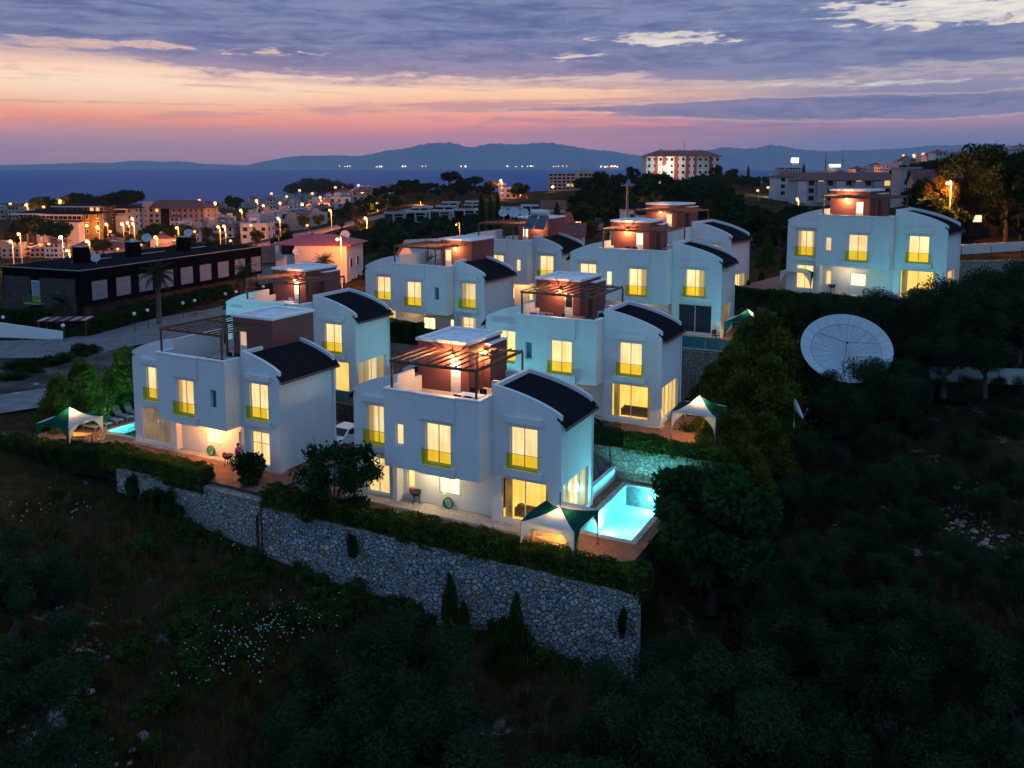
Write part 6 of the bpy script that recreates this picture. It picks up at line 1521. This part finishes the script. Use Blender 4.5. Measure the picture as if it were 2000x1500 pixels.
town(-80, 250, 375, 425, 420, 640, 34, .25, ('white cube house on the far left shore', 'red roofed house on the far left shore'), 'houses of the far left shore')
town(330, 640, 395, 470, 250, 480, 46, .12, ('white terraced house between the sea and the orange lit road', 'red roofed house between the sea and the orange lit road'), 'white houses above the orange lit road', .85)
town(420, 760, 350, 405, 480, 1150, 78, .35, ('tiny white house in the far town below the wooded headland', 'tiny red roofed house in the far town below the wooded headland'), 'far houses below the headland')
town(950, 1110, 384, 408, 420, 560, 16, .85, ('flat roofed house among the red roofs before the grey apartment block', 'red roofed house before the grey apartment block'), 'red roofed houses before the apartment block', .9)
town(1500, 1790, 338, 372, 430, 900, 40, .6, ('pale house in the far right town', 'red roofed house in the far right town'), 'houses of the far right town', .8)
town(1700, 2010, 292, 335, 500, 1000, 34, .45, ('pale house on the hillside at the right', 'red roofed house on the hillside at the right'), 'houses on the right hillside', .8)
# the farthest houses read as one mass
random.seed(23); b = MB()
for (px0, px1, r0, r1, Y0, Y1, n) in ((330, 780, 352, 386, 640, 1280, 420), (-80, 330, 384, 400, 600, 820, 110), (1490, 1800, 335, 352, 800, 1250, 110)):
    k = 0; t_ = 0
    while k < n and t_ < n*40:
        t_ += 1; px = random.uniform(px0, px1); Y = Y0*(Y1/Y0)**random.random(); x = (px-1000)/FPX*Y; g = ground_z(x, Y); row = 321+FPX*(CZ-g)/Y
        if not r0 < row < r1: continue
        k += 1; w_, d_, h_ = random.uniform(4, 8), random.uniform(4, 7), random.choice((3.5, 6, 6.5)); m_ = random.choice((0, 0, 0, 1)); b.box(x-w_/2, x+w_/2, Y-d_/2, Y+d_/2, g-4, g+h_, m_)
        if random.random() < .4:
            k0 = len(b.v); hiproof(b, -w_/2, w_/2, -d_/2, d_/2, h_, 1.6, .4, 2); b.v[k0:] = [(p[0]+x, p[1]+Y, p[2]+g) for p in b.v[k0:]]
        for q in range(2): wx = x+random.uniform(-.35, .35)*w_; b.box(wx-.5, wx+.5, Y-d_/2-.05, Y-d_/2-.01, g+h_-2.6, g+h_-1.3, 3)
stuff('far_houses', b.mesh('far_houses', ['townwhite', 'towncream', 'redroof', 'darkglass']))
# modern cube villas behind
for i, (px, row, Y) in enumerate(((772, 424, 215), (814, 422, 218), (862, 420, 222), (910, 417, 226), (823, 411, 250), (870, 409, 255), (925, 406, 258), (880, 400, 285), (925, 398, 290), (1000, 412, 240), (1040, 408, 245), (1085, 404, 262))):
    p = at(px, row+8, Y); t = thing('cube_villa', 'low modern cube villa with white frame and dark cladding', 'house', (p.x-2.6, Y, p.z-1.2), R(4), 'modern cube villas')
    b = MB(); b.box(0, 5.4, 0, 6, -3, 3.0); b.build('wall', 'blackclad' if i % 2 else 'brownstone', t); b = MB(); b.box(-.2, 5.8, -.6, 6.2, 3.0, 3.35); b.box(2.0, 2.4, -.6, 0, 0, 3.0); b.box(4.6, 5.2, -.6, 0, 0, 3.0); b.build('white_frame', 'townwhite', t); win(t, 3.5, -.01, .7, 1.8, 1.6)
    b = MB(); b.box(.2, 5.2, .2, 5.8, 3.352, 3.4); b.build('roof', 'redroof' if i % 3 == 0 else 'flatroof', t)
# ------------------------------------------------------------------ trees beyond the villas
random.seed(5)
MX = [proto('bushy_tree', '', 'tree', leaves('crown', crownblobs(15, 2.4, 2.3, 1.7, 2.8, .8, s+110), 1500, .27, ['pine'], inner=.6), trunk(1.2, .2, s, 4, 1.5, 3)) for s in (1, 2, 3)]
def wood(px0, px1, r0, r1, Y0, Y1, n, protos, smin, smax, label, group, mind=3.0):
    pl = []; tries = 0
    while len(pl) < n and tries < n*80:
        tries += 1; px = random.uniform(px0, px1); Y = Y0*(Y1/Y0)**random.random(); x = (px-1000)/FPX*Y; g = ground_z(x, Y); row = 321+FPX*(CZ-g)/Y
        if not (r0 < row < r1 and road_clear(px, row)) or any((x-a)**2+(Y-c)**2 < mind**2 for a, c in pl): continue
        pl.append((x, Y)); s = random.uniform(smin, smax); place(random.choice(protos), (x, Y, g-.3), None, s, label, group)
wood(640, 930, 430, 500, 130, 215, 48, OLd, .8, 1.2, 'dark olive tree in the orchard behind the left villa row', 'orchard olives behind the left row', 4)
wood(720, 960, 358, 385, 300, 520, 46, MX, .9, 1.4, 'dark tree on the low hilltop against the sea', 'trees on the low hilltop', 5)
wood(560, 780, 385, 430, 230, 420, 26, OLd, .8, 1.2, 'bush on the grassy slope above the lit road', 'bushes on the lit grassy slope', 5)
wood(1130, 1440, 362, 450, 160, 440, 100, MX, 1.1, 1.8, 'dark tree on the wooded hill below the red roofed school', 'trees on the wooded hill', 4.5)
wood(1380, 1620, 430, 520, 120, 230, 40, MX, .9, 1.3, 'dark tree in the gully behind the right villa row', 'trees behind the right row', 4)
wood(1800, 2040, 400, 480, 110, 150, 10, OLd, 1.2, 1.7, 'dark tree beside the lane at the right', 'trees by the right lane', 4)
wood(1400, 1560, 335, 372, 400, 560, 26, MX, 1.0, 1.6, 'dark tree between the school and the apartment row', 'trees right of the school', 6)
wood(1740, 2040, 330, 380, 200, 420, 26, MX, 1.3, 2.0, 'dark tree on the right hillside below the houses', 'trees on the right hillside', 6)
wood(0, 640, 400, 505, 150, 480, 70, MX+BR, .9, 1.4, 'dark tree between the houses of the left town', 'trees in the left town', 5)
wood(400, 640, 480, 560, 140, 190, 14, OLd, .9, 1.2, 'dark tree behind the black building', 'trees behind the black building', 4)
for px, row, Y, pr, lab in ((878, 335, 450, PI, 'umbrella pine standing alone against the sea'), (905, 348, 450, PI, 'smaller leaning pine right of the lone umbrella pine'), (927, 345, 455, PI, 'spreading pine at the right end of the hilltop'), (812, 348, 440, PB, 'bushy conifer at the left on the hilltop'), (960, 350, 400, BR, 'lamplit tree beside a glowing street lamp on the hilltop'), (1012, 355, 420, OLd, 'dark round tree at the edge of the red roofed houses'), (148, 378, 430, PI, 'umbrella pine nearer the left on the shore'), (245, 372, 440, PI, 'broad umbrella pine on the shore left of the hotel'), (190, 382, 450, PI, 'umbrella pine between the others on the shore'), (85, 386, 440, PI, 'dark pine beside an orange street lamp on the shore'), (60, 424, 300, PI, 'wide dark pine before the modern blocks'), (110, 432, 290, PI, 'wide dark pine right of the other before the modern blocks'), (350, 440, 270, PI, 'dark round tree beside an orange lamp in the left town'), (310, 438, 300, PI, 'dark tree in front of the hotel'), (395, 392, 520, OLd, 'dark tree right of the hotel'), (460, 382, 560, OLd, 'tall dark tree in the far town'),
                            (1175, 330, 330, PB, 'tall dark pine left of the school'), (1235, 322, 480, PB, 'dark pine at the left side of the school'), (1400, 320, 470, PB, 'dark broad trees at the right end of the school'), (1430, 326, 450, PB, 'second dark tree right of the school'), (1130, 345, 380, PB, 'dark pine before the apartment block'), (1300, 340, 495, BR, 'small round tree at the foot of the school')):
    hh = {id(PI): 7.2, id(PB): 13.0, id(BR): 5.8, id(OLd): 4.3}[id(pr)]; p = at(px, row, Y); g = ground_z(p.x, p.y); s = max(.5, (p.z-g)/hh); s = min(s, 2.4); place(random.choice(pr), (p.x, p.y, p.z-hh*s), None, (s*1.2, s*1.2, s), lab)
for px, row, Y in ((940, 378, 190), (958, 384, 192), (972, 378, 195), (1088, 400, 118), (1570, 322, 420), (1462, 325, 440)):
    p = at(px, row, Y); g = ground_z(p.x, p.y); s = (p.z-g)/8.2; place(CY[0], (p.x, p.y, g), None, (s*.8, s*.8, s), 'dark narrow cypress behind the villas', 'dark cypresses')
for px, row, Y, s in ((500, 436, 262, 1), (592, 424, 300, 1.1), (623, 420, 302, 1.1), (560, 448, 262, .8), (690, 410, 330, .9), (700, 428, 262, .7), (820, 390, 320, 1.0), (880, 386, 330, 1.0), (475, 455, 240, .7), (285, 455, 255, .9), (340, 450, 255, .8), (745, 405, 330, .9), (665, 428, 280, .6), (1150, 440, 148, .9), (1120, 445, 140, .7)):
    p = at(px, row, Y); g = ground_z(p.x, p.y); place(BR[px % 2], (p.x, p.y, g-.3), None, s, 'street tree glowing in the light of an orange lamp', 'lamplit street trees')
p = at(1905, 262, 118); s = (p.z-12.5)/13.2; place(PB[0], (p.x, p.y, 12.4), None, (s*1.15, s*1.15, s), 'very large dark pine at the right rising above the skyline')
p = at(1838, 322, 115.5); s = (p.z-12.5)/13.2; place(PBL[0], (p.x, p.y, 12.4), None, (s*.95, s*.95, s), 'big pine whose lower boughs glow orange beside the street lamp')
p = at(1975, 300, 112); s = (p.z-12.5)/13.2; place(PB[0], (p.x, p.y, 12.4), None, (s, s, s), 'big dark pine at the right edge')
# wooded headland: reads as one mass
Bl = []
for _ in range(90):
    px = random.uniform(562, 688); top = np.interp(px, [560, 580, 610, 640, 665, 690], [365, 353, 350, 352, 357, 362]); Y = random.uniform(900, 990); p = at(px, random.uniform(top+3, 374), Y); Bl.append((p.x, p.y, p.z, 5.5, 5.5, 4))
stuff('woods', leaves('woods', Bl, 9000, 1.0, ['pine'], inner=.5))
# ------------------------------------------------------------------ street lamps
def street(px, row, Y, kind='sodium', pw=900, hh=None, g=None, r=None, lab=None):
    p = at(px, row, Y); g = ground_z(p.x, p.y) if g is None else g; h = p.z-g
    if h < 2.0: g = p.z-4.5; h = 4.5
    if h > 11: g = p.z-9; h = 9
    lab = lab or {'sodium': 'orange street lamp glowing in the town', 'flood': 'bright white lamp in the town', 'redlamp': 'red lamp in the far town'}[kind]
    t = thing('street_lamp', lab, 'street lamp', (p.x, p.y, g), 0, {'sodium': 'orange street lamps', 'flood': 'white lamps in the town', 'redlamp': 'red lamps in the far town'}[kind])
    b = MB(); b.tube([(.5, .1, -.5), (.5, .1, h+.15), (.35, .08, h+.25), (0, 0, h+.12)], [.09, .07, .05, .05], 6); b.build('post', 'grey', t)
    rr = r or max(.22, Y*.0017); b = MB(); b.ball((0, 0, h-.05), rr, 10, sq=(1, 1, .85)); b.build('lamp_head', kind, t)  # glowing head oversized with distance to stand for the lamp's glare
    if pw: lamp(t, (0, -.2, h-.3-rr), pw, {'sodium': (1, .27, .03), 'flood': (1, .86, .6), 'redlamp': (1, .15, .08)}[kind], .25)
for px, row, Y in ((543, 426, 263), (644, 410, 290), (735, 398, 330), (713, 425, 258), (819, 387, 330), (625, 385, 450), (691, 374, 600), (746, 369, 640), (501, 391, 600), (514, 401, 500), (547, 396, 500), (978, 352, 398), (1015, 373, 450), (1080, 364, 500), (117, 392, 420), (52, 399, 430), (190, 442, 300), (207, 437, 320), (238, 436, 330), (249, 434, 345), (258, 426, 380), (259, 436, 310), (36, 456, 255), (131, 488, 196), (76, 446, 290), (50, 441, 310), (136, 444, 320), (345, 444, 258), (303, 462, 228), (426, 442, 268), (437, 441, 275), (420, 396, 600), (389, 391, 640),
                   (1584, 342, 520), (1635, 340, 560), (1681, 331, 600), (1703, 330, 620), (1738, 329, 600), (1772, 330, 560), (1803, 301, 800), (1975, 305, 700), (1557, 388, 260), (1533, 370, 360), (1523, 369, 362), (1545, 374, 340), (1250, 400, 190), (20, 470, 230), (170, 470, 225), (470, 410, 420), (590, 398, 480), (1765, 304, 780), (1785, 303, 790)):
    street(px, row, Y, 'sodium', 1400 if Y < 350 else 2400)
for px, row, Y in ((585, 372, 700), (610, 378, 620), (655, 366, 800), (700, 362, 820), (560, 384, 560), (530, 378, 640), (455, 386, 640), (350, 398, 560), (300, 396, 600), (20, 398, 520), (85, 404, 430), (155, 412, 390), (215, 452, 280), (95, 476, 215), (230, 486, 200), (275, 478, 215), (380, 452, 255), (490, 440, 262), (600, 440, 258), (450, 470, 230), (1030, 388, 420), (1060, 384, 440), (1620, 352, 480), (1660, 345, 560), (1720, 345, 520), (1690, 352, 470), (1750, 338, 620), (1480, 372, 330), (1500, 366, 345)):
    street(px, row, Y, 'sodium', 0)
street(118, 463, 245, 'flood', 500); street(1604, 341, 520, 'redlamp', 300); street(1302, 328, 512, 'flood', 25, r=1.9, lab='large white floodlight before the school'); street(1520, 355, 370, 'flood', 1500, r=2.2, lab='bright white lamp left of the apartment row'); street(1313, 318, 512, 'flood', 500, r=.5, lab='small white lamp at the school wall')  # widest heads here take the lamps' glare into their size
street(659, 466, 124, 'sodium', 1000, r=.24, lab='orange street lamp before the wall of the crimson roofed villa'); street(1127, 435, 130, 'sodium', 420, r=.27, lab='orange street lamp left of the third villa'); street(891, 438, 128, 'sodium', 60, r=.12, lab='small yellow lamp behind the left villa row')
street(1851, 356, 112.0, 'sodium', 1500, r=.22, lab='street lamp lighting the boughs of the big pine orange'); street(540, 462, 190, 'sodium', 10, r=.05, lab='dim lamp low beside the lit road')
# ------------------------------------------------------------------ dusk sky
w = bpy.data.worlds.new("World"); sc.world = w; w.use_nodes = True
T = NT(w.node_tree); bg = w.node_tree.nodes['Background']
d = T.n('ShaderNodeTexCoord').outputs['Generated']; X, Yd, Z = T.xyz(d)
az = T.m('ARCTAN2', X, Yd); el = T.m('ARCSINE', T.m('MINIMUM', T.m('MAXIMUM', Z, -1.0), 1.0))
AZ = lambda px: math.atan((px-1000)/FPX); EL = lambda row, px=1000: (321-row)/1700*math.cos(AZ(px))
def nz(sx, sy, off, det=7, rough=.6, dist=.4): return T.noise(T.comb(T.m('MULTIPLY', az, sx), T.m('MULTIPLY', el, sy), off), 1.0, det, rough, dist)[0]
n1 = nz(5.2, 34.0, 0.0); n2 = nz(14.0, 95.0, 4.0, 6, .62, .7); n3 = nz(2.2, 60.0, 9.0, 5, .55, .8); n4 = nz(40, 190, 2.0, 5, .65, .5)
c0 = lambda n: T.m('SUBTRACT', n, .5)
elw = T.m('ADD', el, T.m('MULTIPLY', c0(nz(3.0, 30.0, 7.0)), .02))
def grad(stops):
    """stops: (photo row, sRGB colour)"""
    s = sorted((max(0, (321-r)/1700/.5), lin(c)) for r, c in stops)
    return T.ramp(T.m('DIVIDE', elw, .5, clamp=True), s)
left = grad([(321, (168, 128, 146)), (288, (184, 138, 150)), (266, (198, 144, 148)), (252, (238, 148, 128)), (235, (248, 158, 124)), (210, (248, 192, 158)), (178, (254, 222, 190)), (152, (252, 212, 182)), (125, (196, 160, 158)), (100, (145, 138, 166)), (0, (112, 122, 164)), (-200, (150, 168, 200)), (-500, (150, 180, 220))])
mid = grad([(321, (170, 126, 150)), (285, (198, 136, 152)), (262, (204, 134, 146)), (240, (240, 146, 138)), (205, (250, 180, 148)), (175, (255, 208, 168)), (150, (214, 180, 178)), (120, (140, 138, 170)), (0, (118, 132, 176)), (-200, (150, 168, 200)), (-500, (150, 180, 220))])
right = grad([(321, (108, 118, 156)), (285, (120, 122, 156)), (258, (134, 122, 152)), (238, (168, 134, 154)), (205, (128, 128, 160)), (170, (150, 142, 166)), (140, (124, 136, 168)), (60, (140, 156, 188)), (0, (160, 178, 200)), (-200, (160, 178, 205)), (-500, (150, 180, 220))])
col = T.mix(T.sm(az, AZ(200), AZ(1000)), left, mid); col = T.mix(T.sm(az, AZ(1050), AZ(1750)), col, right)
# thin streaks in the bright band
col = T.mix(T.m('MULTIPLY', T.m('MULTIPLY', T.sm(T.m('ADD', n3, T.m('MULTIPLY', c0(n2), .5)), .46, .66), T.sm(el, EL(290), EL(258))), T.sm(el, EL(140), EL(175), .0, .7)), col, T.mix(T.sm(az, AZ(500), AZ(1600)), lin((200, 146, 144)), lin((136, 120, 152))))
# cloud banks
def ell(px, row, w_, h_, k=1.0):
    a = T.m('DIVIDE', T.m('SUBTRACT', az, AZ(px)), w_/FPX); b = T.m('DIVIDE', T.m('SUBTRACT', el, EL(row, px)), h_/1700)
    return T.m('MULTIPLY', T.m('MAXIMUM', T.m('SUBTRACT', 1.0, T.m('ADD', T.m('MULTIPLY', a, a), T.m('MULTIPLY', b, b))), -1.0), k)
cl = T.m('ADD', T.m('MULTIPLY', c0(n1), 1.1), T.m('ADD', T.m('MULTIPLY', c0(n2), .9), T.m('MULTIPLY', c0(n4), .5)))
edge = T.m('MULTIPLY', T.sm(az, AZ(-100), AZ(700)), EL(158)-EL(118))     # lower edge of the upper bank drops to the right
bank = T.m('MULTIPLY', T.m('SUBTRACT', T.m('SUBTRACT', el, edge), EL(118)), 24.0)
bank = T.m('MINIMUM', T.m('MAXIMUM', bank, -.9), .55)
band = ell(1680, 208, 620, 27, 1.0); band2 = ell(1230, 212, 300, 9, .8)
gaps = None
for g_ in ((1310, 78, 260, 26, 1.0), (1900, 14, 420, 52, 1.15), (1700, 48, 150, 20, .8), (1110, 112, 150, 18, .85), (560, 104, 220, 15, .95), (330, 92, 120, 14, .85), (150, 84, 140, 15, .9), (50, 128, 260, 26, .8), (1000, 78, 100, 12, .7), (1700, 162, 420, 9, .7), (900, 60, 60, 10, .6)):
    e_ = T.m('MAXIMUM', ell(*g_), 0.0); gaps = e_ if gaps is None else T.m('MAXIMUM', gaps, e_)
gn = T.m('ADD', T.m('ADD', T.m('MULTIPLY', c0(n2), 2.6), T.m('MULTIPLY', c0(n1), 2.2)), T.m('MULTIPLY', c0(n4), 1.6))
gm = T.sm(T.m('ADD', T.m('SUBTRACT', T.m('MULTIPLY', gaps, 1.15), .72), gn), -.3, .85)
gm = T.m('MULTIPLY', gm, T.sm(gaps, .0, .45))
m_ = T.m('MAXIMUM', T.m('MAXIMUM', bank, T.m('SUBTRACT', band, .35)), T.m('SUBTRACT', band2, .4))
m_ = T.m('SUBTRACT', T.m('ADD', m_, T.m('MULTIPLY', cl, 1.0)), T.m('MULTIPLY', gm, 1.1))
mask = T.sm(m_, -.08, .22)
rim = T.m('MULTIPLY', T.sm(m_, -.3, .0), T.m('SUBTRACT', 1.0, mask))
lowc = T.mix(T.sm(el, EL(240), EL(60)), T.mix(T.sm(az, AZ(900), AZ(1500)), lin((140, 118, 146)), lin((98, 106, 146))), lin((86, 98, 142)))
ccol = T.mix(T.sm(T.m('ADD', T.m('MULTIPLY', n2, .8), T.m('ADD', T.m('MULTIPLY', n1, .5), T.m('MULTIPLY', n4, .3))), .6, .95), lowc, T.mix(T.sm(el, EL(220), EL(60)), T.mix(T.sm(az, AZ(900), AZ(1500)), lin((176, 142, 158)), lin((132, 128, 160))), lin((126, 134, 168))))
gapcol = T.mix(T.sm(az, AZ(300), AZ(1500)), lin((226, 184, 162)), lin((230, 222, 208)))
base = T.mix(T.m('MULTIPLY', gm, .95), col, gapcol)
base = T.mix(T.m('MULTIPLY', rim, .3), base, lin((236, 206, 186)))
front = T.mix(T.m('MULTIPLY', mask, .94), base, ccol)
up = T.mix(T.sm(T.noise(T.map(d, (2.2, 2.2, 3.5)), 1.0, 5)[0], .4, .62), (.29, .48, .84), (.12, .215, .41))
sky_ = T.mix(T.sm(el, .2, .42), front, up)
back = T.mix(T.sm(el, .0, .5), (.115, .23, .4), (.21, .4, .68))
sky_ = T.mix(T.sm(Yd, .25, -.25), sky_, T.mix(T.sm(el, .35, .8), back, up))
sky_ = T.mix(T.sm(el, .0, -.05), sky_, (.05, .06, .09))
T.put(bg.inputs[0], sky_); bg.inputs[1].default_value = .88
w.cycles.sampling_method = 'MANUAL'; w.cycles.sample_map_resolution = 512
# afterglow of the sun just below the horizon
sl_ = bpy.data.lights.new('afterglow', 'SUN'); sl_.energy = .04; sl_.angle = R(25); sl_.color = (1, .6, .5)
so = bpy.data.objects.new('afterglow', sl_); COL.objects.link(so); so.rotation_euler = (R(80), 0, R(-165))
# ------------------------------------------------------------------ leftovers of the tree kinds that were not used
def kill(o):
    for c in list(o.children): kill(c)
    bpy.data.objects.remove(o)
for o in [o for o in COL.objects if 'proto' in o and o.parent is None]: kill(o)
HAZE = 4.2e-5
if HAZE:
    b = MB(); b.box(-17000, 17000, -60, 16200, -80, 420); hm = bpy.data.materials.new('haze'); hm.use_nodes = True; nt = hm.node_tree
    for n in list(nt.nodes):
        if n.type == 'BSDF_PRINCIPLED': nt.nodes.remove(n)
    v = nt.nodes.new('ShaderNodeVolumePrincipled'); v.inputs['Density'].default_value = HAZE; v.inputs['Color'].default_value = (.66, .82, 1, 1); v.inputs['Anisotropy'].default_value = 0
    nt.links.new(v.outputs[0], nt.nodes['Material Output'].inputs['Volume']); MAT['haze'] = hm
    stuff('haze', b.mesh('haze', 'haze'))
# ------------------------------------------------------------------ render settings
sc.render.engine = 'CYCLES'
c = sc.cycles; c.use_denoising = True; c.max_bounces = 8; c.diffuse_bounces = 3; c.glossy_bounces = 3; c.transmission_bounces = 4; c.transparent_max_bounces = 16; c.volume_bounces = 0
c.sample_clamp_indirect = 4; c.sample_clamp_direct = 0; c.caustics_reflective = False; c.caustics_refractive = False; c.use_light_tree = True
try: c.denoiser = 'OPENIMAGEDENOISE'; c.denoising_input_passes = 'RGB_ALBEDO_NORMAL'
except Exception: pass
vs = sc.view_settings; sc.display_settings.display_device = 'sRGB'; vs.view_transform = 'Standard'; vs.look = 'None'; vs.exposure = .4; vs.gamma = 1; vs.use_curve_mapping = False
